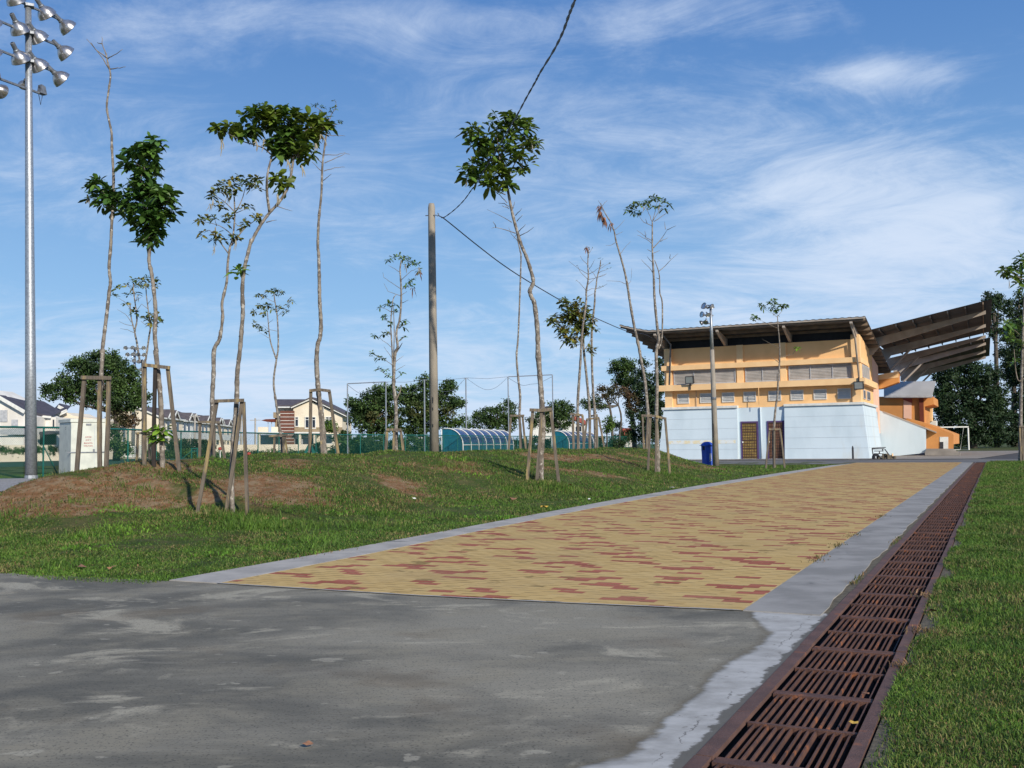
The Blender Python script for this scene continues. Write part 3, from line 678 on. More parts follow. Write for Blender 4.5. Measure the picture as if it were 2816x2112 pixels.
# ================================================================== YOUNG TREES
def leafset(cen, dirs, Ln, Wd, droop):
    """leaf blades: centres (N,3) = petiole points, dirs (N,3) unit growth directions"""
    N = len(cen); up = np.array([0, 0, 1.])+RNG.normal(0, .35, (N, 3)); side = np.cross(dirs, up); side /= np.linalg.norm(side, axis=1)[:, None]+1e-6
    nrm = np.cross(side, dirs); Ln = Ln[:, None]; Wd = Wd[:, None]; dr = droop[:, None]*np.array([0, 0, -1.])*Ln
    def P(t, w_, cup): return cen+dirs*Ln*t+dr*t*t+side*Wd*w_+nrm*Wd*cup
    pts = [P(.06, 0, 0), P(.42, -.40, .10), P(.45, 0, -.06), P(.42, .40, .10), P(.76, -.44, .08), P(.78, 0, -.06), P(.76, .44, .08), P(1.0, 0, 0)]
    V = np.stack(pts, 1).reshape(-1, 3); k = (np.arange(N)*8)[:, None]
    q = np.array([[0, 2, 1, 1], [0, 3, 2, 2], [1, 2, 5, 4], [2, 3, 6, 5], [4, 5, 7, 7], [5, 6, 7, 7]])
    tri = np.array([[0, 2, 1], [0, 3, 2], [1, 2, 5], [1, 5, 4], [2, 3, 6], [2, 6, 5], [4, 5, 7], [5, 6, 7]])
    return V, (k[:, None, :]+tri[None]).reshape(-1, 3)


def rosettes(cs, rs, nl, axis_from=None, wratio=.40, droop=.45):
    cen = []; dirs = []; Ln = []; Wd = []; Dr = []
    for cpt, R in zip(cs, rs):
        ax = np.array([0, 0, 1.])+RNG.normal(0, .28, 3)
        if axis_from is not None: a = cpt-axis_from; a = a/(np.linalg.norm(a)+1e-6); ax = ax*.75+a*.8
        ax /= np.linalg.norm(ax); t = np.cross(ax, [.3, .9, .1]); t /= np.linalg.norm(t); b = np.cross(ax, t)
        n = int(nl+RNG.integers(-1, 3)); ph = RNG.uniform(0, 6.28)
        for i in range(n):
            th = ph+i*2.4; el = RNG.uniform(-.25, .95); d = (t*math.cos(th)+b*math.sin(th))*math.cos(el)+ax*math.sin(el)
            L_ = R*RNG.uniform(.7, 1.15); cen.append(cpt+ax*RNG.uniform(-.25, .1)*R); dirs.append(d); Ln.append(L_); Wd.append(L_*wratio*RNG.uniform(.8, 1.2)); Dr.append(droop*RNG.uniform(.3, 1.4))
    return leafset(np.array(cen), np.array(dirs), np.array(Ln), np.array(Wd), np.array(Dr))


def line3(pts, Y, dy=None):
    return [Pt(p[0], p[1], Y+(dy[i] if dy else 0)) for i, p in enumerate(pts)]


def crooked(pts, n=4, amp=.01):
    out = []
    for i in range(len(pts)-1):
        a, b = np.array(pts[i]), np.array(pts[i+1])
        for k in range(n): out.append(a+(b-a)*k/n+(RNG.normal(0, amp, 3) if k else 0))
    out.append(np.array(pts[-1])); return out


def smooth3(pts, k=3):
    P = np.array(pts); out = []
    for i in range(len(P)-1):
        p0 = P[max(i-1, 0)]; p1 = P[i]; p2 = P[i+1]; p3 = P[min(i+2, len(P)-1)]
        for j in range(k):
            t = j/k; out.append(.5*((2*p1)+(-p0+p2)*t+(2*p0-5*p1+4*p2-p3)*t*t+(-p0+3*p1-3*p2+p3)*t**3))
    out.append(P[-1]); return out


def young_tree(label, Y, trunk, r0, r1, limbs=(), twigs=(), tufts=(), ell=(), leaf='leaf', R=.17, nl=8, spikes=(), fresh=(), dead=(), stems=(), spacing=.20, wr=.40, group='young trees planted along the berm'):
    T = line3(trunk, Y); x, y = T[0][0], T[0][1]; zb = min(gzf(x, y), T[0][2]); T[0][2] = min(T[0][2], gzf(x, y))
    if T[0][2] > gzf(x, y)-.02: T = [np.array([x, y, gzf(x, y)-.1])]+T
    root = thing('young_tree', label, 'young tree', (x, y, gzf(x, y)), group)
    mb = MB(); S3 = smooth3(T, 5); n = len(S3); rad = []
    for i in range(n):
        q = i/(n-1); r = r0+(r1-r0)*q; rad.append(r*(1+.10*math.sin(i*2.3)+(.35 if (i % 7 == 3 and random.random() < .55) else 0)*random.random()))
    mb.tube(S3, rad, 8)
    for st, ra, rb in stems:
        Q = smooth3(line3(st, Y), 4); m = len(Q); mb.tube(Q, [ra+(rb-ra)*i/(m-1) for i in range(m)], 7)
    obj('trunk', mb, 'bark', root, smooth=True)
    mbb = mb = MB()
    if limbs or twigs:
        for l, ra in limbs:
            Q = smooth3(line3(l, Y, [random.uniform(-.15, .15)*i for i in range(len(l))]), 4); m = len(Q); mb.tube(Q, [ra*(1-.72*i/(m-1)) for i in range(m)], 6)
        for l in twigs:
            d = random.uniform(-.35, .35); Q = crooked(line3(l, Y, [d*i/(len(l)-1) for i in range(len(l))]), 3, .006); m = len(Q); mb.tube(Q, [.0105*(1-.6*i/(m-1)) for i in range(m)], 5)
    cs = []; rs = []
    for t in tufts:
        cs.append(Pt(t[0], t[1], Y+RNG.uniform(-.3, .3))); rs.append(R*RNG.uniform(.8, 1.1)*(t[2] if len(t) > 2 else 1))
    twb = MB()
    for (cx_, cy_, rx, ry) in ell:
        k = Y/F; rx3, ry3 = rx*k, ry*k; C0 = Pt(cx_, cy_, Y); rd = (rx3+ry3)/2*.9
        nn = max(6, int(8.5*(rx3*ry3*rd)**(2/3)/(spacing**2)))
        for i in range(nn):
            d = RNG.normal(0, 1, 3); d /= np.linalg.norm(d); q = RNG.uniform(.35, 1)**.5
            p = C0+_r*d[0]*rx3*q+_u*d[2]*ry3*q+_f*d[1]*rd*q; cs.append(p); rs.append(R*RNG.uniform(.85, 1.25))
            if i % 3 == 0: twb.tube([C0+(p-C0)*.15-np.array([0, 0, .1]), C0+(p-C0)*.6, p], [.010, .007, .004], 4)
    if cs:
        V, Fc = rosettes(cs, rs, nl, wratio=wr); npobj('crown', V, Fc, leaf, root)
    if twb.v: mbb.add(twb.v, twb.f)
    if mbb.v: obj('branches', mbb, 'twig' if not ell else 'bark', root, smooth=True)
    if fresh:
        V, Fc = rosettes([Pt(a, b, Y-.05) for a, b in fresh], [R*1.1]*len(fresh), 7, wratio=.45); npobj('new_shoots', V, Fc, 'leaf_fresh', root)
    if dead:
        V, Fc = rosettes([Pt(a, b, Y) for a, b in dead], [R*.95]*len(dead), 7, wratio=.35, droop=2.0); npobj('dead_leaves', V, Fc, 'leaf_dead', root)
    for a, b, ln in spikes:
        mb = MB(); p = Pt(a, b, Y-.1); l = ln*Y/F
        for q in range(3):
            o = RNG.normal(0, .02, 3); Q = [p+o*.3, p+o+np.array([.01, 0, -l*.5]), p+o*1.8+np.array([-.015*l/.3, 0, -l*RNG.uniform(.8, 1)])]; mb.tube(Q, [.008, .010, .003], 5)
        obj('seed_spike', mb, 'spike', root)
    return root


def stakes(label, Y, tops, bots, bar=None, w=.062, mats=None, dy=None):
    w = w*.80
    """leaning timber props with a rail along their tops; pixels of the tops and of the visible feet"""
    feet = []; TP = []
    for i, (a, b) in enumerate(zip(tops, bots)):
        d = dy[i] if dy else 0
        p = Pt(a[0], a[1], Y); q = Pt(b[0], b[1], Y+d); g = gzf(q[0], q[1])
        e = q-p; tt = (g-.12-p[2])/e[2] if abs(e[2]) > .05 else 1; q = p+e*max(tt, 1.0) if q[2] > g-.12 else q
        TP.append(p); feet.append(q)
    m = np.mean(feet, 0); root = thing('stake_frame', label, 'tree stakes', (m[0], m[1], gzf(m[0], m[1])), 'timber stake frames propping the young trees')
    for i, (p, q) in enumerate(zip(TP, feet)):
        mb = MB(); mid = (p+q)/2+RNG.normal(0, .006, 3); mb.bar(p, mid, w, w*.8); mb.bar(mid, q, w*1.02, w*.82)
        obj('stake', mb, mats[i] if mats else 'timber', root)
    if bar:
        mb = MB()
        for (a, b) in bar:
            p = Pt(a[0], a[1], Y-.05); q = Pt(b[0], b[1], Y-.05); mb.bar(p, q, w*.55, w*1.0)
        obj('rail', mb, 'timber', root)
    return root


# 1 bare tree by the cabinet
P1 = c('C3', (868, 1195), (866, 900), (870, 600), (880, 400), (893, 190))+c('CL', (885, 1500), (905, 1330), (930, 1130), (950, 950), (960, 870), (948, 740), (962, 560), (970, 380), (985, 60))+c('C1', (985, 1500), (972, 1280), (970, 1160), (950, 1060), (928, 930), (945, 780), (960, 650), (935, 540), (922, 465))
young_tree('tallest slender tree, leafless with a forked bare tip, beside the white cabinet', 17, P1, .040, .013,
           twigs=[c('C1', (945, 595), (865, 470), (752, 338)), c('C1', (922, 500), (830, 430), (790, 370)), c('C1', (922, 475), (888, 380), (884, 320)), c('C1', (886, 380), (845, 370)), c('C1', (935, 512), (985, 480), (1063, 428)), c('C1', (958, 600), (1020, 590), (1090, 580))])
stakes('stake frame around the leafless tree, standing before the white cabinet', 16.9, c('C3', (735, 440), (868, 445), (945, 440)), c('C3', (667, 1255), (868, 1190), (920, 1245)), [c('C3', (705, 436), (966, 441))], .078)
# 2 dense dark crown
P2 = c('C3', (1412, 1165), (1405, 900), (1395, 620), (1375, 400), (1352, 200))+c('CL', (1360, 1480), (1345, 1330), (1352, 1130), (1335, 930), (1318, 800), (1295, 690), (1298, 560), (1280, 400), (1250, 200), (1240, 0))
young_tree('young tree with the densest dark green crown in two lobes, left of the photo', 17, P2, .048, .024,
           limbs=[(c('CL', (1290, 480), (1150, 250), (1000, 150), (880, 90)), .02), (c('CL', (1270, 330), (1220, 100), (1230, -60)), .02)],
           ell=[(392, 440, 50, 50), (420, 400, 32, 26), (408, 580, 68, 62), (450, 560, 34, 50), (268, 525, 36, 34), (345, 542, 30, 24), (405, 640, 34, 30), (392, 500, 40, 40), (300, 560, 26, 26)], leaf='leaf_deep', R=.215, nl=10, spacing=.185, wr=.44,
           fresh=c('C3', (1360, 900), (1340, 930), (1390, 980), (1400, 900), (1430, 880), (1370, 960)), spikes=c('CL', (755, 120), (1030, 350), ) and [(240, 536, 28)])
stakes('stake frame with one black stake, around the dense dark-crowned tree', 16.9, c('C3', (1257, 330), (1350, 335), (1457, 350)), c('C3', (1255, 1190), (1338, 1190), (1550, 1175)), [c('C3', (1240, 326), (1477, 352))], .072, ['timber', 'timber_black', 'timber'])
# 3 two thin trees behind
P = c('CL', (1240, 1640), (1215, 1560), (1190, 1400), (1172, 1300), (1190, 1200), (1175, 1060), (1160, 940), (1160, 880)); P = [(P[0][0], 1285)]+P
young_tree('small thin leafy tree with forked stems, behind the dense-crowned tree', 33, P, .045, .015, stems=[(c('CL', (1172, 1310), (1140, 1180), (1130, 1050)), .025, .015)],
           twigs=[c('CL', (1165, 1310), (1110, 1285), (1045, 1275)), c('CL', (1150, 1250), (1080, 1235), (1035, 1215)), c('CL', (1140, 1220), (1090, 1150), (1020, 1110)), c('CL', (1130, 1100), (1080, 1040), (1030, 1010)), c('CL', (1190, 1120), (1230, 1060)), c('CL', (1175, 1040), (1230, 1000)), c('CL', (1160, 960), (1130, 920), (1090, 890))],
           tufts=c('CL', (1010, 925), (990, 985), (1040, 915), (1100, 885), (1150, 850), (1190, 840), (1225, 850), (1180, 890), (1160, 910), (1215, 900), (1110, 975), (1090, 1055), (1165, 1120), (1160, 1140), (1190, 965)), R=.22, leaf='leaf_yellow', spikes=[(378, 812, 20)])
P = c('CL', (1262, 1640), (1268, 1540), (1295, 1350), (1308, 1260), (1300, 1180), (1288, 1110), (1272, 980), (1268, 900)); P = [(P[0][0], 1283)]+P
young_tree('small thin tree with two tiers of leaves, partly hidden by a thicker trunk', 32, P, .042, .014, twigs=[c('CL', (1308, 1260), (1260, 1240), (1225, 1210)), c('CL', (1290, 1110), (1230, 1060)), c('CL', (1285, 1060), (1320, 1010))],
           tufts=c('CL', (1260, 850), (1285, 880), (1250, 900), (1345, 840), (1365, 880), (1360, 910), (1280, 830), (1300, 1150), (1275, 1180), (1330, 1150), (1370, 1170), (1300, 1200), (1315, 1235), (1380, 1220)), R=.23, leaf='leaf_yellow')
stakes('low stake frame far behind the dense-crowned tree', 32.5, c('C3', (1197, 925), (1290, 925), (1312, 930)), c('C3', (1190, 1180), (1302, 1180), (1328, 1180)), [c('C3', (1178, 922), (1330, 916))], .085)
# 4 yellowish crown
P3 = c('C3', (1845, 1160), (1845, 850), (1845, 600), (1856, 400), (1860, 200), (1905, 110), (1918, 30))+c('CL', (1915, 1350), (1935, 1170), (1930, 1050), (1970, 870), (1980, 700), (2000, 560))+c('C2', (430, 1490), (450, 1380), (460, 1230), (455, 1080))
young_tree('crooked slender tree with a loose yellowish crown, left of the forked tree', 24, P3, .062, .016,
           limbs=[(c('C2', (412, 1580), (300, 1430), (240, 1370), (195, 1390)), .016), (c('C2', (435, 1500), (530, 1370), (600, 1310), (660, 1270)), .018), (c('C2', (448, 1420), (330, 1330), (160, 1290)), .014),
                  (c('C2', (460, 1210), (380, 1130), (310, 1080), (270, 1050)), .014), (c('C2', (462, 1220), (520, 1110), (560, 980), (600, 930)), .014), (c('C2', (456, 1100), (440, 1000), (400, 940)), .012), (c('C2', (470, 1220), (540, 1190), (600, 1160)), .010)],
           twigs=[c('C2', (545, 1350), (490, 1330), (455, 1300)), c('C2', (300, 1330), (290, 1280)), c('C2', (560, 1010), (640, 960))],
           tufts=c('C2', (310, 980), (345, 960), (390, 940), (430, 930), (470, 925), (500, 900), (505, 930), (550, 935), (590, 940), (620, 915), (660, 920), (680, 935), (300, 1020), (260, 1040), (255, 1075), (340, 1020), (370, 1000), (410, 990), (450, 980), (480, 1010), (520, 970), (580, 980), (600, 1000), (640, 985), (670, 1010), (390, 1050), (440, 1045), (330, 1145), (300, 1150), (350, 1170), (240, 1250), (210, 1270), (160, 1270), (145, 1290), (280, 1260), (380, 1250), (410, 1270), (390, 1300), (430, 1240), (185, 1380), (170, 1410), (285, 1420), (310, 1400), (270, 1450), (370, 1450), (440, 1430), (480, 1440), (460, 1410), (545, 1310), (560, 1290), (535, 1340), (630, 1240), (650, 1270), (675, 1250), (600, 1160), (545, 1160), (500, 1180)),
           R=.185, leaf='leaf_yellow', nl=9, spikes=[(578, 560, 22), (592, 625, 60), (648, 650, 45), (590, 680, 26), (625, 540, 24), (500+275*.3165, 200+1100*.3165, 30)])
stakes('stake frame of the crooked yellowish-crowned tree', 23.8, c('C3', (1738, 828), (1862, 860), (1898, 832)), c('C3', (1737, 1170), (1862, 1170), (1958, 1178)), [c('C3', (1720, 822), (1910, 826))], .072)
# 5 near forked tree
P4 = c('C3', (2022, 1625), (2012, 1400), (2022, 1100), (2045, 800), (2058, 600), (2062, 400), (2085, 200), (2100, 20))+c('CL', (2092, 1350), (2110, 1150), (2106, 930), (2122, 760), (2150, 640), (2185, 500))+c('C2', (600, 1480), (640, 1400), (700, 1300), (768, 1210), (850, 1120), (925, 990), (955, 850), (972, 740))
young_tree('large forked tree with the widest flat-topped crown, nearest the forecourt', 14.5, P4, .040, .017,
           limbs=[(c('C2', (762, 1210), (740, 1040), (745, 880), (782, 720), (790, 600), (760, 480)), .024), (c('C2', (790, 725), (700, 650), (540, 600), (430, 545), (390, 520)), .012), (c('C2', (972, 740), (1000, 600), (1080, 500), (1200, 440)), .015), (c('C2', (970, 760), (930, 640), (900, 540)), .014), (c('C2', (735, 1300), (790, 1285), (825, 1280)), .008), (c('C2', (830, 1160), (900, 1185), (962, 1202)), .007)],
           ell=[(500+680*.3165, 200+400*.3165, 52, 42), (500+760*.3165, 200+330*.3165, 42, 26), (500+930*.3165, 200+430*.3165, 62, 34), (500+1080*.3165, 200+460*.3165, 46, 36), (500+950*.3165, 200+600*.3165, 64, 38), (500+1230*.3165, 200+430*.3165, 20, 16),
                (500+1000*.3165, 200+680*.3165, 36, 26), (500+380*.3165, 200+465*.3165, 32, 18), (500+590*.3165, 200+500*.3165, 32, 18), (500+870*.3165, 200+950*.3165, 30, 24), (500+830*.3165, 200+640*.3165, 32, 26)],
           tufts=[t+(.9,) for t in c('C2', (1065, 760), (1100, 640), (1130, 700))], R=.175, leaf='leaf', nl=9, spacing=.165, wr=.48, fresh=c('CL', (2050, 800), (2085, 760)),
           spikes=[(608, 385, 38), (705, 388, 26), (725, 385, 30), (790, 440, 26), (828, 455, 34), (762, 535, 40), (882, 370, 26), (868, 395, 24)])
stakes('tall stake frame round the near forked tree with the flat crown', 14.4, c('C3', (1884, 650), (2100, 648), (2117, 648)), c('C3', (1738, 1480), (1958, 1640), (2150, 1625)), [c('C3', (1860, 642), (2120, 634))], .058)
# 6 small double tree
P5 = c('C4', (560, 1120), (545, 950), (530, 850), (515, 740), (500, 640), (482, 470), (505, 290))+c('CM', (522, 800), (515, 560), (492, 400), (482, 330)); P5 = [(P5[0][0], 1290)]+P5
young_tree('small forked tree with sparse leaves standing before the brown-clad house', 42, P5, .075, .02, stems=[(c('CM', (503, 905), (455, 760), (438, 620), (428, 500)), .035, .015)],
           twigs=[c('CM', (440, 725), (400, 700), (360, 680)), c('CM', (510, 665), (440, 650), (390, 610)), c('CM', (515, 540), (570, 480), (630, 420)), c('CM', (500, 420), (430, 385), (350, 355)), c('CM', (430, 520), (370, 500), (310, 500)), c('CM', (435, 600), (480, 560)), c('CM', (505, 480), (550, 450))],
           tufts=c('CM', (340, 350), (365, 345), (400, 360), (430, 325), (440, 310), (460, 330), (480, 310), (500, 300), (520, 315), (550, 325), (565, 330), (490, 340), (520, 350), (350, 445), (340, 470), (310, 490), (300, 505), (370, 440), (410, 435), (430, 440), (420, 475), (390, 510), (400, 530), (320, 585), (310, 610), (340, 610), (355, 625), (370, 650), (415, 665), (465, 470), (455, 440), (490, 490), (520, 450), (545, 470), (620, 385), (640, 400), (600, 440), (595, 490), (570, 510)), R=.21, leaf='leaf_yellow')
stakes('low stake frame before the brown-clad house', 41.8, c('C4', (490, 952), (565, 942), (577, 942)), c('C4', (487, 1130), (572, 1120), (602, 1110)), [c('C4', (440, 946), (602, 936))], .10)
# 7 tall bare trunk
P6 = c('C4', (925, 1105), (905, 850), (880, 640), (866, 500), (855, 300), (865, 150))+c('CM', (885, 720), (893, 600), (882, 400), (878, 180), (873, 0))+c('C2', (1182, 1500), (1190, 1280), (1213, 1050), (1222, 800), (1245, 620), (1262, 500), (1275, 400))
young_tree('tall bare-trunked tree with a wispy top, before the cream gabled house', 23.5, P6, .070, .016,
           twigs=[c('C2', (1262, 545), (1340, 545), (1420, 550)), c('C2', (1240, 785), (1340, 740), (1420, 700), (1460, 710)), c('C2', (1242, 715), (1350, 715), (1420, 692)), c('C2', (1235, 855), (1330, 825), (1415, 820)), c('C2', (1230, 935), (1270, 905), (1300, 880)), c('C2', (1215, 855), (1130, 775)), c('C2', (1220, 785), (1150, 725)), c('C2', (1248, 600), (1185, 520)),
                  c('C2', (1268, 450), (1300, 360), (1340, 300), (1340, 240)), c('C2', (1270, 430), (1215, 330), (1160, 290)), c('C2', (1275, 450), (1330, 455), (1380, 440)), c('C2', (1275, 400), (1240, 330))],
           tufts=[t+(.6,) for t in c('C2', (1140, 285), (1170, 275), (1215, 290), (1240, 300), (1210, 335), (1300, 300), (1330, 290), (1320, 240), (1340, 310), (1370, 415), (1380, 425), (1290, 330))], R=.15)
stakes('three-legged stake frame round the tall bare trunk, before the gabled house', 23.4, c('C4', (805, 556), (875, 548), (966, 556)), c('C4', (795, 1108), (905, 1108), (1042, 1105)), [c('C4', (793, 552), (875, 542)), c('C4', (875, 542), (975, 554))], .085, dy=[0, -.8, 0])
# 8 many-stemmed sparse tree
P7 = c('C4', (1545, 1090), (1545, 900), (1545, 700), (1530, 560))+c('CM', (1525, 1130), (1530, 960), (1540, 850), (1560, 800), (1548, 680), (1578, 560), (1590, 400), (1588, 250), (1580, 130), (1592, 50)); P7 = [(P7[0][0], 1315)]+P7
young_tree('sparse many-stemmed tree with small leafy tips, left of the concrete pole', 32, P7, .075, .02, stems=[(c('CM', (1522, 1120), (1510, 800), (1500, 600), (1518, 400), (1545, 350)), .03, .012), (c('CM', (1515, 1080), (1530, 700), (1522, 450)), .022, .010)],
           limbs=[(c('C4', (1540, 640), (1580, 560), (1590, 500)), .03), (c('CM', (1548, 850), (1575, 810), (1600, 768)), .028)],
           twigs=[c('CM', (1590, 300), (1500, 240), (1440, 200), (1430, 155)), c('CM', (1585, 358), (1475, 320), (1440, 250)), c('CM', (1592, 220), (1680, 140), (1735, 120)), c('CM', (1580, 155), (1530, 120), (1480, 95)), c('CM', (1510, 810), (1450, 760), (1380, 712)), c('CM', (1515, 965), (1440, 905), (1345, 865)), c('CM', (1515, 1085), (1440, 1030), (1380, 985)), c('CM', (1505, 705), (1450, 650)), c('CM', (1500, 590), (1440, 560)), c('CM', (1505, 500), (1450, 470), (1400, 460)),
                  c('CM', (1600, 300), (1665, 265)), c('CM', (1595, 350), (1640, 320)), c('CM', (1600, 420), (1655, 395)), c('CM', (1565, 640), (1640, 600)), c('CM', (1560, 760), (1620, 715)), c('CM', (1545, 930), (1610, 880)), c('CM', (1545, 1010), (1625, 960)), c('CM', (1545, 1080), (1610, 1030)), c('CM', (1510, 900), (1440, 800))],
           tufts=c('CM', (1475, 50), (1500, 45), (1520, 25), (1550, 20), (1575, 15), (1600, 25), (1620, 30), (1645, 50), (1660, 20), (1680, 60), (1700, 65), (1640, 85), (1735, 80), (1745, 130), (1665, 225), (1690, 215), (1690, 265), (1635, 270), (1645, 250), (1470, 430), (1485, 420), (1405, 460), (1535, 500), (1545, 435), (1445, 530), (1450, 565), (1500, 610), (1495, 590), (1600, 590), (1610, 620), (1630, 570), (1590, 620), (1360, 710), (1350, 700), (1440, 690), (1465, 685), (1610, 715), (1335, 850), (1345, 870), (1390, 890), (1410, 895), (1445, 905), (1395, 990), (1450, 1000), (1475, 1040), (1480, 1065), (1590, 1030)), R=.17,
           dead=c('CM', (1745, 150), (1690, 290)), spikes=[(1114, 728, 22), (1152, 735, 26)])
stakes('short stake frame at the foot of the many-stemmed sparse tree', 31.8, c('C4', (1470, 895), (1530, 895), (1586, 895)), c('C4', (1455, 1085), (1525, 1090), (1610, 1088)), [c('C4', (1462, 890), (1592, 890))], .10)
# 9 thin bare tree behind
P8 = c('C5', (895, 1085), (888, 900), (880, 770), (886, 600), (870, 450), (855, 250), (870, 60))+c('C8', (735, 1650), (728, 1550), (710, 1470), (700, 1400))
young_tree('thin bare sapling just left of the round-crowned tree', 33, P8, .055, .014, twigs=[c('C8', (705, 1460), (650, 1400), (628, 1340)), c('C8', (700, 1400), (672, 1440)), c('C8', (708, 1420), (700, 1350))])
stakes('stake frame of the thin bare sapling, in front of the long dugout', 32.8, c('C5', (806, 775), (882, 775), (906, 772)), c('C5', (783, 1092), (893, 1080), (940, 1080)), [c('C5', (795, 768), (922, 768))], .085)
# 10 round crown, near
P9 = c('C5', (1068, 1405), (1068, 1100), (1083, 900), (1074, 650), (1057, 420), (1042, 220), (1036, 20))+c('P', (1470, 837), (1462, 818), (1457, 800), (1463, 786), (1466, 768), (1450, 713))+c('C8', (740, 1500), (702, 1380), (662, 1230), (632, 1080), (612, 970), (590, 850), (560, 700))
young_tree('tree with the round leafy crown that the black overhead cable crosses', 22, P9, .066, .024,
           limbs=[(c('C8', (612, 985), (560, 900), (450, 800), (380, 700)), .018), (c('C8', (610, 960), (650, 850), (730, 700), (790, 560)), .018), (c('C8', (600, 900), (540, 700), (530, 500)), .018), (c('C8', (600, 1060), (480, 1005), (420, 950), (330, 890)), .012), (c('C8', (655, 1300), (570, 1250), (440, 1188)), .009), (c('C8', (688, 1395), (600, 1365), (515, 1345), (480, 1352)), .011)],
           twigs=[c('C8', (515, 1345), (508, 1315), (493, 1292)), c('C8', (728, 1415), (790, 1385), (845, 1342)), c('C8', (718, 1378), (775, 1318)), c('C8', (628, 1160), (590, 1135), (537, 1133)), c('C8', (630, 1180), (570, 1155)), c('C8', (612, 1130), (550, 1060), (480, 1015)), c('C8', (688, 1240), (742, 1180)), c('C8', (700, 1290), (750, 1235)), c('C8', (665, 1180), (680, 1120))],
           ell=[(1200+560*.3165, 200+410*.3165, 42, 28), (1200+370*.3165, 200+540*.3165, 42, 34), (1200+690*.3165, 200+450*.3165, 42, 30), (1200+800*.3165, 200+580*.3165, 28, 40), (1200+560*.3165, 200+640*.3165, 56, 40), (1200+750*.3165, 200+790*.3165, 34, 32), (1200+320*.3165, 200+880*.3165, 28, 30), (1200+440*.3165, 200+770*.3165, 40, 34), (1200+600*.3165, 200+830*.3165, 34, 24), (1200+450*.3165, 200+960*.3165, 20, 14), (1200+610*.3165, 200+990*.3165, 26, 18)],
           R=.225, leaf='leaf', nl=9, spacing=.225, wr=.44, spikes=[(1283, 495, 22), (1295, 430, 20), (1462, 395, 18)])
stakes('three-legged stake frame at the path side, under the round-crowned tree', 21.9, c('C5', (995, 730), (1072, 722), (1153, 722)), c('C5', (940, 1430), (1022, 1462), (1230, 1425)), [c('C5', (968, 718), (1085, 722)), c('C5', (1085, 722), (1162, 710))], .085)
# 11 group of three behind
P10 = c('C5', (1490, 1065), (1490, 760), (1475, 550), (1455, 350), (1440, 210), (1433, 60)); P10 += [(1598, 880), (1590, 850)]
young_tree('middle tree with a compact leafy crown just left of the building', 38, P10, .062, .03, ell=[(1568, 850, 28, 34), (1545, 880, 38, 32), (1600, 888, 36, 36), (1585, 868, 40, 40), (1570, 925, 40, 18), (1618, 905, 22, 14)], tufts=c('C5', (1345, 150), (1370, 150), (1330, 130), (1500, 180), (1520, 190), (1480, 190), (1500, 215)),
           limbs=[(c('C5', (1440, 180), (1400, 100), (1360, 50)), .02), (c('C5', (1450, 190), (1490, 130), (1510, 80)), .018)], R=.25, leaf='leaf_yellow', spacing=.27, wr=.38)
PA = c('C5', (1390, 1065), (1386, 700), (1396, 500), (1410, 300), (1425, 40))+c('Cb', (795, 1640), (797, 1480), (820, 1350), (826, 1250), (818, 1100), (830, 925))
young_tree('leafless twiggy tree with a curled brown leaf at its top, left of the compact crown', 35, PA, .058, .018,
           twigs=[c('Cb', (825, 1250), (700, 1180), (560, 1070)), c('Cb', (820, 1320), (720, 1220), (680, 1130)), c('Cb', (810, 1115), (750, 1060), (715, 1000)), c('Cb', (835, 1180), (875, 1120), (910, 1050)), c('Cb', (835, 1245), (920, 1200), (980, 1150)), c('Cb', (830, 1320), (940, 1295), (1070, 1245)), c('Cb', (820, 1390), (920, 1300)), c('Cb', (795, 1470), (720, 1380), (665, 1330)), c('Cb', (810, 1475), (870, 1445), (930, 1445), (1020, 1415)), c('Cb', (830, 970), (880, 900)), c('Cb', (830, 925), (845, 890), (800, 870), (770, 910))],
           dead=c('Cb', (805, 885),), tufts=[t+(.3,) for t in c('Cb', (665, 1330), (680, 1130), (880, 895))])
PB = c('C5', (1540, 1065), (1535, 750), (1520, 560), (1510, 300), (1510, 20))+c('Cb', (910, 1650), (915, 1500), (932, 1400), (945, 1290), (982, 1150), (992, 1060))
young_tree('leafless forked tree with tiny green tips, right of the compact crown', 38.5, PB, .06, .016,
           twigs=[c('Cb', (982, 1150), (1040, 1110)), c('Cb', (970, 1185), (1040, 1140), (1115, 1098)), c('Cb', (960, 1235), (1010, 1205), (1085, 1185)), c('Cb', (945, 1290), (1010, 1275), (1075, 1240)), c('Cb', (930, 1300), (890, 1230), (850, 1188)), c('Cb', (925, 1450), (1000, 1425), (1080, 1380)), c('Cb', (815, 1550), (920, 1500))],
           tufts=[t+(.35,) for t in c('Cb', (965, 1035), (990, 1030), (1020, 1040), (1115, 1095), (1085, 1175), (1125, 1165), (980, 1415), (1020, 1410), (985, 1130))])
stakes('stake frame left of the two joined frames, before the second dugout', 34.8, c('C5', (1345, 765), (1392, 762), (1428, 765)), c('C5', (1352, 1068), (1390, 1068), (1440, 1062)), [c('C5', (1320, 752), (1432, 766))], .10)
stakes('stake frame of the compact-crowned tree, before the second dugout', 37.8, c('C5', (1468, 795), (1492, 790), (1548, 785)), c('C5', (1430, 1065), (1490, 1065), (1555, 1066)), [c('C5', (1462, 800), (1572, 785))], .09)
stakes('rightmost stake frame of the three before the second dugout', 38.8, c('C5', (1530, 780), (1552, 765), (1568, 785)), c('C5', (1540, 1065), (1556, 1066), (1622, 1066)), [c('C5', (1480, 775), (1560, 762))], .085)
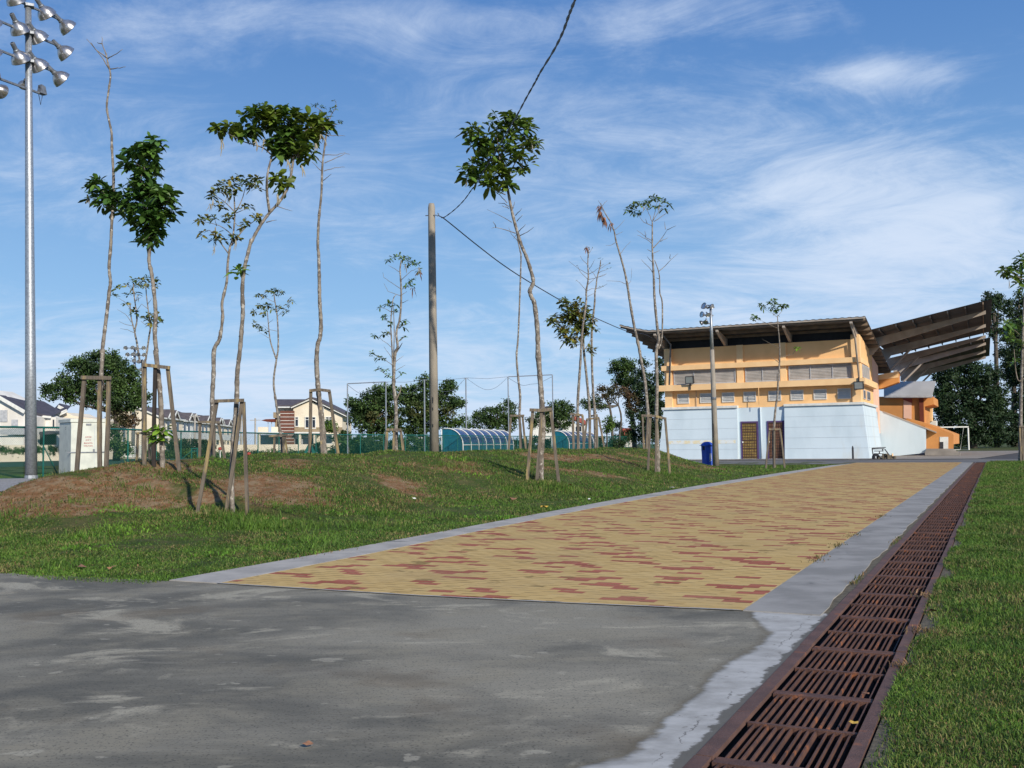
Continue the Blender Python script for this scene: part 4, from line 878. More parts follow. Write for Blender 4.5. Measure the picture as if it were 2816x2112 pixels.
# 12 dead-leaf tree
P11 = c('C5', (1985, 1110), (1992, 900), (1996, 760), (1988, 650), (1970, 470), (1938, 290), (1915, 160), (1880, 5))+c('Cb', (1390, 1640), (1350, 1380), (1310, 1190), (1252, 980), (1200, 800), (1175, 670), (1128, 550), (1050, 420), (990, 290))
young_tree('leaning tree with a hanging bunch of dead brown leaves at its tip', 38, P11, .075, .016,
           twigs=[c('Cb', (1182, 650), (1250, 590), (1320, 512)), c('Cb', (1200, 718), (1295, 672)), c('Cb', (1195, 820), (1130, 858), (1060, 860)), c('Cb', (1262, 968), (1320, 890), (1395, 806)), c('Cb', (1345, 1385), (1240, 1345), (1070, 1340)), c('Cb', (1362, 1380), (1398, 1350), (1412, 1170)), c('Cb', (1010, 330), (1060, 270), (1085, 250)), c('Cb', (1160, 650), (1125, 590)), c('Cb', (990, 300), (960, 250))],
           dead=c('Cb', (980, 320), (965, 360), (985, 400), (1000, 430), (1035, 480), (1040, 520), (1135, 560)), R=.17)
# 13 leafy arching tree by the path
P12 = c('C5', (2088, 1295), (2078, 1000), (2070, 770), (2076, 500), (2068, 220), (2092, 110), (2080, 20))+c('Cb', (1722, 1600), (1710, 1300), (1698, 1080), (1690, 880), (1690, 700), (1690, 545))
young_tree('tree with an arched band of leaves on top, by the path left of the building', 28.5, P12, .062, .018, stems=[(c('C5', (2088, 190), (2118, 90))+c('Cb', (1825, 1645), (1792, 1500), (1790, 1340), (1775, 1210), (1722, 1060)), .026, .012)],
           limbs=[(c('Cb', (1775, 1212), (1860, 1140), (1950, 1045), (2040, 968)), .012), (c('Cb', (1705, 892), (1790, 800), (1840, 730), (1890, 650)), .016)],
           twigs=[c('Cb', (1690, 545), (1640, 430), (1600, 330)), c('Cb', (1690, 545), (1732, 380), (1760, 250)), c('Cb', (1712, 535), (1860, 440), (1930, 380)), c('Cb', (1688, 592), (1580, 550), (1500, 450)), c('Cb', (1700, 525), (1780, 400), (1850, 300)), c('Cb', (1678, 790), (1600, 750), (1550, 700), (1480, 655)), c('Cb', (1678, 832), (1590, 765), (1485, 720)), c('Cb', (1890, 650), (1950, 620), (2010, 592)), c('Cb', (1868, 640), (1855, 540)), c('Cb', (1690, 1222), (1640, 1150), (1540, 1050)), c('Cb', (1600, 740), (1590, 660)), c('Cb', (1680, 1080), (1620, 1010)), c('Cb', (1670, 940), (1620, 915)), c('Cb', (1715, 960), (1790, 930)), c('Cb', (1800, 810), (1900, 755)), c('Cb', (1930, 1040), (1930, 975)), c('Cb', (1780, 1310), (1740, 1298)), c('C5', (2105, 60), (2125, 0)), c('Cb', (1620, 560), (1600, 500))],
           tufts=c('Cb', (1345, 400), (1370, 350), (1400, 370), (1420, 320), (1450, 390), (1430, 430), (1480, 435), (1510, 430), (1450, 310), (1480, 280), (1500, 300), (1530, 310), (1570, 270), (1560, 310), (1600, 300), (1620, 250), (1640, 290), (1660, 220), (1700, 200), (1740, 210), (1700, 240), (1750, 240), (1630, 370), (1750, 320), (1820, 260), (1850, 260), (1880, 280), (1850, 370), (1920, 310), (1800, 240), (1680, 330)), R=.155, nl=8, spikes=[(1450+1795*.2034, 500+290*.2034, 24), (1450+1575*.2034, 500+340*.2034, 16)])
stakes('stake frame beside the grass edge of the path, left of the blue bin', 28.3, c('C5', (2018, 772), (2072, 772), (2146, 792)), c('C5', (1995, 1285), (2064, 1352), (2192, 1340)), [c('C5', (1940, 766), (2060, 772)), c('C5', (2060, 772), (2156, 795))], .078)
stakes('half-hidden stake pair of the leaning dead-leaved tree', 37.8, c('C5', (1998, 775), (1950, 770)), c('C5', (1980, 1105), (1962, 1100)), [c('C5', (1945, 766), (2030, 764))], .085)
# 14 before the building
P13 = c('c6', (1590, 1625), (1585, 1450), (1587, 1270), (1598, 1110), (1620, 940), (1627, 800), (1640, 620), (1638, 470), (1625, 330), (1620, 230)); 
young_tree('slim tree with small leafy tips above the roof line, before the barred doors', 41, P13, .065, .018, twigs=[c('c6', (1620, 240), (1570, 200), (1530, 190)), c('c6', (1620, 235), (1660, 180), (1690, 150)), c('c6', (1622, 340), (1530, 300), (1430, 252)), c('c6', (1632, 520), (1480, 440)), c('c6', (1640, 610), (1760, 575), (1800, 520)), c('c6', (1620, 640), (1550, 600)), c('c6', (1635, 660), (1600, 630)), c('c6', (1612, 820), (1608, 740))],
           tufts=c('c6', (1470, 120), (1485, 135), (1490, 160), (1540, 110), (1560, 100), (1585, 85), (1600, 80), (1560, 150), (1590, 130), (1600, 165), (1620, 160), (1570, 180), (1640, 130), (1670, 135), (1690, 140), (1700, 125), (1600, 210), (1400, 240), (1415, 230), (1435, 240), (1395, 255)), R=.22, fresh=c('c6', (1803, 515),))
stakes('stake frame standing before the two barred doors', 40.9, c('c6', (1547, 1266), (1590, 1268), (1642, 1265)), c('c6', (1516, 1592), (1590, 1618), (1685, 1622)), [c('c6', (1540, 1262), (1648, 1262))], .085)
# 15 right edge tree
P14 = [(2805, 1288), (2806, 1240), (2807, 1150), (2809, 1050), (2812, 960), (2815, 860), (2820, 780), (2826, 700)]
young_tree('young tree cut by the right edge of the photo, on the lawn', 46, P14, .095, .03, limbs=[(c('c7', (1985, 800), (1940, 820), (1915, 720), (1905, 600), (1898, 500)), .035), (c('Cr', (2230, 850), (2130, 800), (1950, 700)), .03), (c('c7', (1995, 500), (1950, 400), (1850, 320)), .025)],
           tufts=c('Cr', (1780, 660), (1830, 620), (1880, 640), (1940, 650), (1990, 640), (1850, 690), (2080, 520), (2130, 430), (2160, 380), (2190, 450), (2180, 540), (2120, 590), (1900, 780), (2000, 770), (2070, 820), (2130, 850), (2200, 860), (2210, 760), (2180, 700), (2100, 900), (2180, 950), (2240, 900), (2240, 600), (2290, 500))+c('c7', (1800, 300), (1840, 290), (1870, 320), (1830, 380), (1860, 420), (1900, 330), (1950, 320), (1980, 360), (1900, 440), (1950, 470), (1985, 500), (1910, 640), (1850, 300), (1960, 260), (1990, 250)), R=.42, leaf='leaf', nl=9, spikes=[(2775, 770, 26)], group='young trees planted along the berm')
stakes('stake frame at the right edge of the photo, on the lawn', 45.9, c('c7', (1952, 1240), (1975, 1235), (2010, 1238)), c('c7', (1962, 1560), (1985, 1565), (2035, 1560)), [c('c7', (1945, 1238), (2020, 1236))], .10)

# ================================================================== STADIUM BUILDING
B0 = Pt(2374, 1262, 60.6); B0[2] = 0
def Wb(s, t, z): return B0-UU*s+VV*t+np.array([0, 0, z])
def hit(px, py, t=0.0):                           # pixel -> (s, z) on the facade plane at depth t
    d = ray(px, py); o = np.array([0, 0, H]); k = ((B0+VV*t-o)@VV)/(d@VV); p = o+d*k; return -float((p-B0)@UU), float(p[2])
def hits(px, py, s=0.0):                          # pixel -> (t, z) on the side plane
    d = ray(px, py); o = np.array([0, 0, H]); k = ((B0-UU*s-o)@UU)/(d@UU); p = o+d*k; return float((p-B0)@VV), float(p[2])
def bx(mb, s0, s1, t0, t1, z0, z1): return mb.box8([Wb(s0, t0, z0), Wb(s1, t0, z0), Wb(s1, t1, z0), Wb(s0, t1, z0), Wb(s0, t0, z1), Wb(s1, t0, z1), Wb(s1, t1, z1), Wb(s0, t1, z1)])


SA = hit(1829, 1100)[0]                            # left end of the facade
z_c0, z_c1 = 3.30, 3.45; z_l0, z_l1 = 4.52, 4.90; z_b0, z_b1 = 5.88, 6.20; z_t = 7.35; TD = 10.0
bld = thing('stadium_building', 'two-storey peach and pale blue stadium building with barred doors below shuttered windows', 'building', Wb(SA/2, 3, 0))
# blue ground floor: core, battered panels left and right with a recess for the doors between them
sl1 = hit(2031, 1200)[0]; sr1 = hit(2160, 1200)[0]
mb = MB(); bx(mb, .05, SA-.05, .0, TD, -.1, z_c0); obj('wall', mb, 'paleblue', bld)
def batter(sa, sb, left=False, right=False):
    mb = MB(); o0, o1 = .42, .10; lo = sa-(.42 if right else 0); hi = sb+(.42 if left else 0); lo1 = sa-(.08 if right else 0); hi1 = sb+(.08 if left else 0)
    tb = .05
    P = [Wb(lo, -o0, -.05), Wb(hi, -o0, -.05), Wb(hi, tb, -.05), Wb(lo, tb, -.05), Wb(lo1, -o1, z_c0), Wb(hi1, -o1, z_c0), Wb(hi1, tb, z_c0), Wb(lo1, tb, z_c0)]
    return mb.box8(P)


p = batter(0, sr1, right=True); w1 = obj('sloped_panel', p, 'paleblue', bld)
p = batter(sl1, SA, left=True); w2 = obj('sloped_panel', p, 'paleblue', bld)
for wpar, sa, sb, ex0, ex1 in ((w1, 0, sr1, .42, 0), (w2, sl1, SA, 0, .42)):
    for zz_ in (.66, 1.32, 1.98, 2.64):
        q = 1-zz_/z_c0; o = .10+.32*q; e = .08+.34*q; mb = MB()
        bx(mb, sa-(e+.004 if ex0 else -.02), sb+(e+.004 if ex1 else -.02), -o-.006, -o+.02, zz_, zz_+.015)
        obj('joint_line', mb, 'joint', wpar)
mb = MB(); mb.box8([Wb(-.42, -.3, -.05), Wb(.02, -.3, -.05), Wb(.02, 7.3, -.05), Wb(-.42, 7.3, -.05), Wb(-.085, -.08, z_c0), Wb(.02, -.08, z_c0), Wb(.02, 7.3, z_c0), Wb(-.085, 7.3, z_c0)]); w3 = obj('sloped_panel', mb, 'paleblue', bld)
for zz_ in (.66, 1.32, 1.98, 2.64):
    e = .08+.34*(1-zz_/z_c0); mb = MB(); bx(mb, -e-.006, -e+.02, -.1, 7.25, zz_, zz_+.02); obj('joint_line', mb, 'joint', w3)
# faded painted band on the left panel
zb = 1.03
mb = MB()
s1, s0 = hit(1842, 1215)[0], hit(2026, 1215)[0]; q0 = .10+.32*(1-zb/z_c0)+.005; q1 = .10+.32*(1-(zb+.22)/z_c0)+.005
mb.quad(Wb(s0, -q0, zb), Wb(s1, -q0, zb), Wb(s1, -q1, zb+.22), Wb(s0, -q1, zb+.22))
obj('faded_paint_band', mb, 'faded', w2, fix=False)
# cornice
mb = MB(); bx(mb, -.20, sr1+.02, -.22, .3, z_c0+.002, z_c1); bx(mb, -.20, -.001, .301, 7.3, z_c0+.002, z_c1); obj('cornice', mb, 'white', bld); mb = MB(); bx(mb, sl1-.02, SA+.20, -.22, .3, z_c0+.002, z_c1); obj('cornice', mb, 'white', bld)
# upper storey
mb = MB(); bx(mb, .12, SA-.12, .12, TD, z_c0+.01, z_t-.02); obj('wall', mb, 'peach', bld)
mb = MB(); bx(mb, 0, .5, -.02, .6, z_c1+.002, z_t+.25); obj('column', mb, 'peach_trim', bld); mb = MB(); bx(mb, SA-.5, SA, -.02, .6, z_c1+.002, z_t-.005); obj('column', mb, 'peach_trim', bld)
cpx = [(1250, 1310), (1646, 1702)]
for a, b in cpx:
    sb_, sa_ = hit(1650+a*.30136, 1050)[0], hit(1650+b*.30136, 1050)[0]; mb = MB(); bx(mb, sa_, sb_, .02, .14, z_l1+.002, z_t-.005); obj('column', mb, 'peach_trim', bld)
mb = MB(); bx(mb, -.32, SA+.32, -.42, .2, z_l0, z_l1); bx(mb, -.32, -.001, .201, 6.6, z_l0, z_l1); obj('ledge', mb, 'peach_trim', bld)
mb = MB(); bx(mb, -.05, SA+.16, -.18, .2, z_b0, z_b1); bx(mb, -.05, 0, .201, 4, z_b0, z_b1); obj('ledge', mb, 'peach_trim', bld)
# side wall of the upper floor, pink beyond the ledge
mb = MB(); mb.prism([Wb(0, .6, z_c1), Wb(0, 6.6, z_c1), Wb(0, 6.6, 6.9), Wb(0, .6, 7.6)], -UU*.14*-1*-1); obj('side_wall', mb, 'peach', bld)
mb = MB(); mb.prism([Wb(-.02, 6.6, 1.6), Wb(-.02, TD+.2, 1.6), Wb(-.02, TD+.2, 6.3), Wb(-.02, 6.6, 6.75)], UU*-.3); obj('side_wall', mb, 'pink', bld)
# windows: shuttered openings
for a, b, pan in ((670, 1236, 3), (1325, 1642, 2), (1722, 3365, 3)):
    p0 = 1650+a*.30136; p1 = 1650+b*.30136 if b < 3000 else 2216+452*.30136
    s1, s0 = hit(p0, 1045)[0], hit(p1, 1045)[0]; z0, z1 = z_l1+.03, z_b0-.03
    mb = MB(); bx(mb, s0, s1, .05, .125, z0, z0+.05); bx(mb, s0, s1, .05, .125, z1-.05, z1); bx(mb, s0, s0+.06, .05, .125, z0+.051, z1-.051); bx(mb, s1-.06, s1, .05, .125, z0+.051, z1-.051)
    for k in range(1, pan): m_ = s0+(s1-s0)*k/pan; bx(mb, m_-.025, m_+.025, .05, .125, z0+.051, z1-.051)
    wn = obj('window', mb, 'frame_grey', bld)
    mb = MB(); n = 9
    for k in range(n):
        za = z0+.05+(z1-z0-.1)*k/n; zb_ = z0+.05+(z1-z0-.1)*(k+1)/n
        mb.quad(Wb(s0+.05, .075, za), Wb(s1-.05, .075, za), Wb(s1-.05, .105, zb_-.012), Wb(s0+.05, .105, zb_-.012)); mb.quad(Wb(s0+.05, .105, zb_-.012), Wb(s1-.05, .105, zb_-.012), Wb(s1-.05, .075, zb_), Wb(s0+.05, .075, zb_))
    obj('shutter', mb, 'shutter', wn, fix=False)
# vents
for a, b in ((1862, 1894), (1924, 1958), (1984.5, 2018.5), (2044, 2078.5), (2112.5, 2147.5), (2173.5, 2209), (2237, 2273), (2303, 2340)):
    s1, s0 = hit(a, 1090)[0], hit(b, 1090)[0]; z0, z1 = 3.68, 4.32; mb = MB(); f_ = .05
    bx(mb, s0, s1, .06, .124, z0, z0+f_); bx(mb, s0, s1, .06, .124, z1-f_, z1); bx(mb, s0, s0+f_, .06, .124, z0+f_+.001, z1-f_-.001); bx(mb, s1-f_, s1, .06, .124, z0+f_+.001, z1-f_-.001)
    v_ = obj('vent', mb, 'louvre', bld)
    mb = MB(); n = 6
    bx(mb, s0+.04, s1-.04, .115, .119, z0+.04, z1-.04); obj('vent_back', mb, 'joint', v_)
    mb = MB()
    for k in range(n):
        za = z0+f_+(z1-z0-2*f_)*(k+.1)/n; h_ = (z1-z0-2*f_)/n*.42
        mb.box8([Wb(s0+f_, .065, za), Wb(s1-f_, .065, za), Wb(s1-f_, .075, za), Wb(s0+f_, .075, za), Wb(s0+f_, .100, za+h_), Wb(s1-f_, .100, za+h_), Wb(s1-f_, .110, za+h_), Wb(s0+f_, .110, za+h_)])
    obj('slats', mb, 'louvre', v_)
# doors
for a, b, mt in ((2038, 2086, 'doory'), (2110.5, 2158, 'doorr')):
    s1, s0 = hit(a, 1210)[0], hit(b, 1210)[0]; zt = 2.42
    mb = MB(); bx(mb, s0, s0+.09, -.05, -.001, .03, zt); bx(mb, s1-.09, s1, -.05, -.001, .03, zt); bx(mb, s0+.091, s1-.091, -.05, -.001, zt-.09, zt); d_ = obj('door', mb, 'purple', bld)
    mb = MB(); bx(mb, s0+.09, s1-.09, -.018, -.001, .05, zt-.09); obj('door_leaf', mb, mt, d_)
    mb = MB()
    for k in range(9): s_ = s0+.12+(s1-s0-.24)*k/8; bx(mb, s_-.009, s_+.009, -.055, -.035, .06, zt-.10)
    for k in range(13): z_ = .12+(zt-.28)*k/12; bx(mb, s0+.10, s1-.10, -.062, -.056, z_, z_+(.03 if k % 3 else .06))
    obj('grille', mb, 'grille', d_)
    mb = MB(); bx(mb, s1-.16, s1-.08, -.09, -.063, 1.05, 1.15); obj('door_handle', mb, 'white', d_)
# pipes on the facade
def pipe(name, pts, r, mat='frame_grey', parent=None): mb = MB(); mb.tube(pts, r, 8); return obj(name, mb, mat, parent if parent is not None else bld, smooth=True)


s_ = hit(2094, 1200)[0]; pipe('drain_pipe', [Wb(s_, -.08, .05), Wb(s_, -.08, z_c0)], .045, 'paleblue'); pipe('drain_pipe', [Wb(s_, -.45, z_c1), Wb(s_, -.46, z_l0)], .02, 'peach')
s_ = hit(1914, 1090)[0]; pipe('conduit', [Wb(s_, .06, z_c1), Wb(s_, .06, z_l0)], .02, 'beam')
a = hit(2216+412*.30136, 800+275*.30136, -1.6); b = hit(2216+485*.30136, 800+770*.30136, -.3)
pipe('drain_pipe', [Wb(a[0], -1.6, 8.0), Wb(b[0]+.15, -.30, 7.3), Wb(b[0], -.30, z_l1+.02)], .06, 'beam')
a = hit(1650+555*.30136, 800+480*.30136, -1.5); b = hit(1650+632*.30136, 800+850*.30136, -.3)
pipe('drain_pipe', [Wb(a[0]-.05, -1.5, 8.25), Wb(a[0]-.3, -.30, 7.6), Wb(b[0], -.30, z_l1+.02)], .06, 'steel')
# floodlights on the ledge
for nm, px, py, w_ in (('l', 1897, 1045, .55), ('r', 2362, 1060, .56)):
    s_, z_ = hit(px, py, -.5); fl = thing('wall_floodlight', {'l': 'boxy dark floodlight standing on the ledge below the left shuttered window', 'r': 'boxy dark floodlight hung under the ledge at the right corner'}[nm], 'floodlight', Wb(s_, -.5, z_-.25))
    mb = MB(); mb.box8([Wb(s_-w_/2, -.62, z_-.26), Wb(s_+w_/2, -.62, z_-.26), Wb(s_+w_/2, -.36, z_-.20), Wb(s_-w_/2, -.36, z_-.20), Wb(s_-w_/2, -.70, z_+.22), Wb(s_+w_/2, -.70, z_+.22), Wb(s_+w_/2, -.42, z_+.26), Wb(s_-w_/2, -.42, z_+.26)]); obj('housing', mb, 'dark', fl)
    mb = MB(); mb.quad(Wb(s_-w_/2+.05, -.635, z_-.20), Wb(s_+w_/2-.05, -.635, z_-.20), Wb(s_+w_/2-.05, -.706, z_+.18), Wb(s_-w_/2+.05, -.706, z_+.18)); obj('lens', mb, 'glass', fl, fix=False)
    mb = MB(); bx(mb, s_-.04, s_+.04, -.5, -.42, z_-.62 if nm == 'l' else z_+.26, z_-.24 if nm == 'l' else z_+.50); obj('bracket', mb, 'dark', fl)
# side windows
for t0, t1, z0, z1, k in ((.9, 4.6, 5.02, 5.82, 4), (1.0, 2.0, 3.68, 4.25, 1), (2.9, 4.6, 3.68, 4.25, 2)):
    mb = MB(); mb.box8([Wb(-.001, t0, z0), Wb(-.05, t0, z0), Wb(-.05, t1, z0), Wb(-.001, t1, z0), Wb(-.001, t0, z1), Wb(-.05, t0, z1), Wb(-.05, t1, z1), Wb(-.001, t1, z1)]); wn = obj('window', mb, 'frame_grey', bld)
    mb = MB()
    for q in range(k): a = t0+.05+(t1-t0-.1)*q/k; b = t0+.0+(t1-t0-.1)*(q+1)/k; mb.obox(Wb(-.0535, a, z0+.06), VV*(b-a), UU*.003*-1*-1, (0, 0, z1-z0-.12))
    obj('pane', mb, 'winglass' if k < 4 else 'shutter', wn)
# inset wall behind eaves, coloured black to stand for the shade there
mb = MB(); bx(mb, .4, SA-.4, .5, .7, z_t-.1, 8.1); obj('eave_shade_wall', mb, 'black', bld)
# roof: mono-pitch, rising towards the front, left end curling up
ov = .62; fs = -2.06; ls = hit(1703, 884, fs)[0]
def rz(s, t): return 8.42-.157*(t-fs)+max(0, s-SA-.4)*.20+max(0, s-SA-.4)**2*.03
ss = np.arange(-ov, ls+.001, .105); tt = np.linspace(fs, 13.3, 12); P = []
for i, s_ in enumerate(ss):
    for t_ in tt: P.append(Wb(s_, t_, rz(s_, t_)+(.030 if i % 4 in (0, 1) else 0)))
P = np.array(P); ni, nt = len(ss), len(tt); idx = np.arange(ni*nt).reshape(ni, nt)
fc = np.stack([idx[:-1, :-1], idx[1:, :-1], idx[1:, 1:], idx[:-1, 1:]], -1).reshape(-1, 4)
P2 = P+np.array([0, 0, -.012]); Pa = np.concatenate([P, P2]); Fa = np.concatenate([fc, fc[:, ::-1]+len(P)])
rf = npobj('roof', Pa, Fa, 'roof', bld)
for i, t_ in enumerate(np.arange(fs+.18, 13, 1.12)):
    mb = MB(); n = 16; pts = [Wb(-ov+.03+(ls+ov-.06)*k/n, t_, rz(-ov+.03+(ls+ov-.06)*k/n, t_)-.10) for k in range(n+1)]
    for a, b in zip(pts[:-1], pts[1:]): mb.bar(a, b, .07, .17)
    obj('purlin', mb, 'purlin', rf)
for px in (1650+520*.30136, 1650+1085*.30136, 1650+1690*.30136, 2216+425*.30136):
    s_ = hit(px, 920, -1.4)[0]; mb = MB()
    P = [Wb(s_-.08, fs+.15, rz(s_, fs+.15)-.20), Wb(s_-.08, TD, rz(s_, TD)-.20), Wb(s_-.08, TD, rz(s_, TD)-.6), Wb(s_-.08, .1, rz(s_, 0)-.72), Wb(s_-.08, fs+.15, rz(s_, fs)-.34)]
    mb.prism(P, -UU*.16); obj('rafter', mb, 'beam', rf)
mb = MB(); n = 16; pts = [Wb(-ov+(ls+ov)*k/n, fs+.04, rz(-ov+(ls+ov)*k/n, fs)-.05) for k in range(n+1)]
for a, b in zip(pts[:-1], pts[1:]): mb.bar(a, b, .03, .11)
obj('fascia', mb, 'beam', rf)
# parapet box under the canopy root, seen past the side wall
pa, pb, pc, pd = [G(x, y, z_)[:3] for x, y, z_ in ((0, 0, 1),)]*4 if False else (None,)*4
def onplane(px, py, t): s_, z_ = hit(px, py, t); return Wb(s_, t, z_)


mb = MB(); t_ = TD+.3; mb.prism([onplane(*q, t_) for q in c('c7', (660, 766), (845, 733), (845, 832), (690, 890), (640, 895))], VV*1.2); obj('parapet', mb, 'orange', bld)
mb = MB(); mb.prism([onplane(*q, t_-.03) for q in c('c7', (660, 766), (845, 733), (845, 790), (660, 812))], VV*.028); obj('parapet_lit_strip', mb, 'peach_trim', bld)  # paler slab paints the front-lit upper part of the parapet
mb = MB(); mb.obox(Wb(-.03, 7.4, 1.55), -VV*-.9, UU*.05*1, (0, 0, 1.5)); obj('louvre_panel', mb, 'frame_grey', bld)
# ---- seating stand end wall, seat tier parapet, rooms behind
st = thing('grandstand', 'stepped seating stand with pale blue end wall and orange parapet beyond the stadium building', 'grandstand', onplane(2500, 1250, TD+.2))
tS = TD+.25
bot = lambda px: (px, 1254.5+(px-2430)*-.012)
mb = MB(); mb.prism([onplane(*q, tS) for q in c('c7', (640, 1078), (1095, 1262), (1095, 1478), (640, 1525))], VV*.4); obj('end_wall', mb, 'paleblue', st)
mb = MB(); mb.prism([onplane(*q, tS-.03) for q in c('c7', (706, 1098), (1190, 1285), (1190, 1297), (706, 1110))], VV*.5); obj('coping', mb, 'beam', st)
mb = MB(); mb.prism([onplane(*q, tS+.45) for q in c('c7', (1085, 1230), (1335, 1300), (1348, 1310), (1345, 1475), (1085, 1478))], VV*.4)
mb.prism([onplane(*q, tS+.9) for q in c('c7', (920, 1160), (1100, 1210), (1337, 1300), (1337, 1400), (1085, 1400), (900, 1300))], VV*14); obj('parapet', mb, 'orange', st)
mb = MB(); mb.prism([onplane(*q, tS+.42) for q in c('c7', (1222, 1332), (1300, 1332), (1300, 1455), (1222, 1455))], VV*.02); dd = obj('doorway', mb, 'white', st)
mb = MB(); mb.prism([onplane(*q, tS+.40) for q in c('c7', (1222, 1378), (1255, 1378), (1255, 1448), (1222, 1448))], VV*.015); obj('opening', mb, 'dark', dd)
mb = MB()
for i in range(4): mb.prism([onplane(*q, tS-.2-.1*i) for q in c('c7', (1100-4*i, 1440+9*i), (1345+22*i, 1440+12*i), (1345+22*i, 1500), (1100-4*i, 1500))], VV*.7)
obj('steps', mb, 'apron', st)
tR = TD+12.5
mb = MB(); mb.prism([onplane(*q, tR) for q in c('c7', (660, 965), (1162, 965), (1168, 1035), (1085, 1055), (1085, 1240), (660, 1400))], VV*7); obj('room_wall', mb, 'orange', st)
mb = MB(); mb.prism([onplane(*q, tR-.05) for q in c('c7', (892, 995), (965, 1022), (965, 1178), (892, 1160))], VV*.045); obj('room_wall', mb, 'pink', st)
mb = MB(); mb.prism([onplane(*q, tR-.12) for q in c('c7', (885, 975), (970, 985), (972, 1022), (890, 992))], VV*.1); obj('awning', mb, 'tile_red', st)
mb = MB(); mb.prism([onplane(*q, tR-.25) for q in c('c7', (1032, 965), (1072, 965), (1078, 1215), (1040, 1205))], VV*.24); obj('column', mb, 'maroon', st)
mb = MB(); p = [onplane(*q, tR-.6) for q in c('c7', (712, 968), (1150, 968))]+[onplane(*q, tR+1.2) for q in c('c7', (1185, 822), (712, 830))]; mb.prism(p, (0, 0, -.08)); lr = obj('lean_to_roof', mb, 'greymetal', st)
mb = MB(); p = [onplane(*q, tR-.66) for q in c('c7', (712, 955), (1152, 955), (1150, 972), (712, 972))]; mb.prism(p, VV*.05); obj('gutter', mb, 'frame_grey', lr)
mb = MB(); mb.prism([onplane(*q, tR+8) for q in c('c7', (1085, 1040), (1148, 1040), (1148, 1190), (1085, 1190))], VV*2); obj('room_wall', mb, 'peach', st)
mb = MB(); mb.prism([onplane(*q, tR+7.9) for q in c('c7', (1100, 1085), (1128, 1085), (1128, 1165), (1100, 1165))], VV*.09); obj('window', mb, 'frame_grey', st)
mb = MB(); mb.prism([onplane(*q, tR+9) for q in c('c7', (1085, 1180), (1190, 1185), (1190, 1250), (1085, 1250))], VV*2); obj('low_wall', mb, 'white', st)
# ---- canopies on cantilever girders
def tipn(y, Yk): return Pt(2711, y, Yk)
girs = [[(854, 62.2), (892, 69.6), (923, 77.0)], [(942, 82.8), (966, 90.0), (983, 96.6)]]
edge = [((838, 59.2), (928, 77.0)), ((936, 81.6), (992, 99.5))]
for ci in range(2):
    cn = thing('stand_canopy', ['nearer sloping corrugated canopy on steel girders over the stand', 'farther lower-looking corrugated canopy on steel girders over the stand'][ci], 'canopy', Wb(-3, TD+ci*18, 7.5))
    Ht = 8.0+H; e0 = np.array(tipn(*edge[ci][0])); e1 = np.array(tipn(*edge[ci][1])); e0[2] = e1[2] = Ht+.25
    dv = (e1-e0); Ln = np.linalg.norm(dv[:2]); dv = dv/Ln; rl = 7.3; slope = -.205
    root = lambda p: p-UU*rl+np.array([0, 0, slope*rl])
    P = []; n = int(Ln/.16)
    for i in range(n+1):
        a = e0+dv*Ln*i/n; a = a+UU*.35+np.array([0, 0, -slope*.35])
        for k in range(5): q = a+(root(a)-a)*k/4; P.append(q+np.array([0, 0, .03 if i % 4 < 2 else 0]))
    P = np.array(P); idx = np.arange((n+1)*5).reshape(n+1, 5); fc = np.stack([idx[:-1, :-1], idx[1:, :-1], idx[1:, 1:], idx[:-1, 1:]], -1).reshape(-1, 4)
    P2 = P-np.array([0, 0, .012]); rfc = npobj('roof', np.concatenate([P, P2]), np.concatenate([fc, fc[:, ::-1]+len(P)]), 'canopy_roof', cn)
    for k in range(8):
        q = .02+k/7.4; a = e0+(root(e0)-e0)*q; b = e1+(root(e1)-e1)*q; mb = MB(); mb.bar(a-np.array([0, 0, .09]), b-np.array([0, 0, .09]), .07, .15); obj('purlin', mb, 'canopy_roof' if k else 'purlin', rfc)
    for (y, Yk) in girs[ci]:
        tp = np.array(tipn(y, Yk)); q = (tp-e0)@dv; tp = e0+dv*q; tp[2] = Ht+.06
        r_ = root(tp); up = np.array([0, 0, 1.]); mb = MB()
        mb.prism([tp-dv*.08, r_-dv*.08, r_-dv*.08-up*1.05, r_-dv*.08-up*.95+UU*.5, r_-dv*.08-up*.58+UU*1.0+up*.205, tp-dv*.08-up*.22], dv*.16); g_ = obj('girder', mb, 'beam', cn)
        a = tp+(r_-tp)*.66-up*.35; b = tp+(r_-tp)*.94-up*1.95
        if Yk > 65: mb = MB(); mb.tube([a, b], .085, 6); obj('strut', mb, 'beam', cn)
# bollard, rack, stubs by the building
q = G(2346, 1264); bo = thing('bollard', 'short dark post on a pale concrete foot before the pale blue wall', 'bollard', q)
mb = MB(); mb.lathe(q, (0, 0, 1), [(0, .055), (.70, .055), (.74, .03), (.80, .03)], 10); obj('post', mb, 'dark', bo); mb = MB(); mb.box((q[0], q[1], .015), (.55, .35, .04)); obj('foot', mb, 'kerb', bo)
rk = thing('metal_rack', 'broken dark metal rack standing against the foot of the bright side wall', 'rack', G(2425, 1262))
R_ = lambda px, py: Pt(px, py, 57.8)
fx = lambda x, y: R_(2380+x*.0452, 1220+y*.0452)
for nm, sg in (('frame_post', [((400, 290), (500, 900)), ((1040, 320), (1060, 440)), ((1180, 340), (1400, 640)), ((850, 480), (850, 620)), ((1430, 640), (1430, 980))]), ('rail', [((390, 280), (1230, 230)), ((440, 330), (1150, 310)), ((530, 450), (1080, 450)), ((520, 610), (1080, 620)), ((560, 750), (1080, 760))])):
    for a, b in sg: mb = MB(); mb.bar(fx(*a), fx(*b), .05, .05); obj(nm, mb, 'dark', rk)
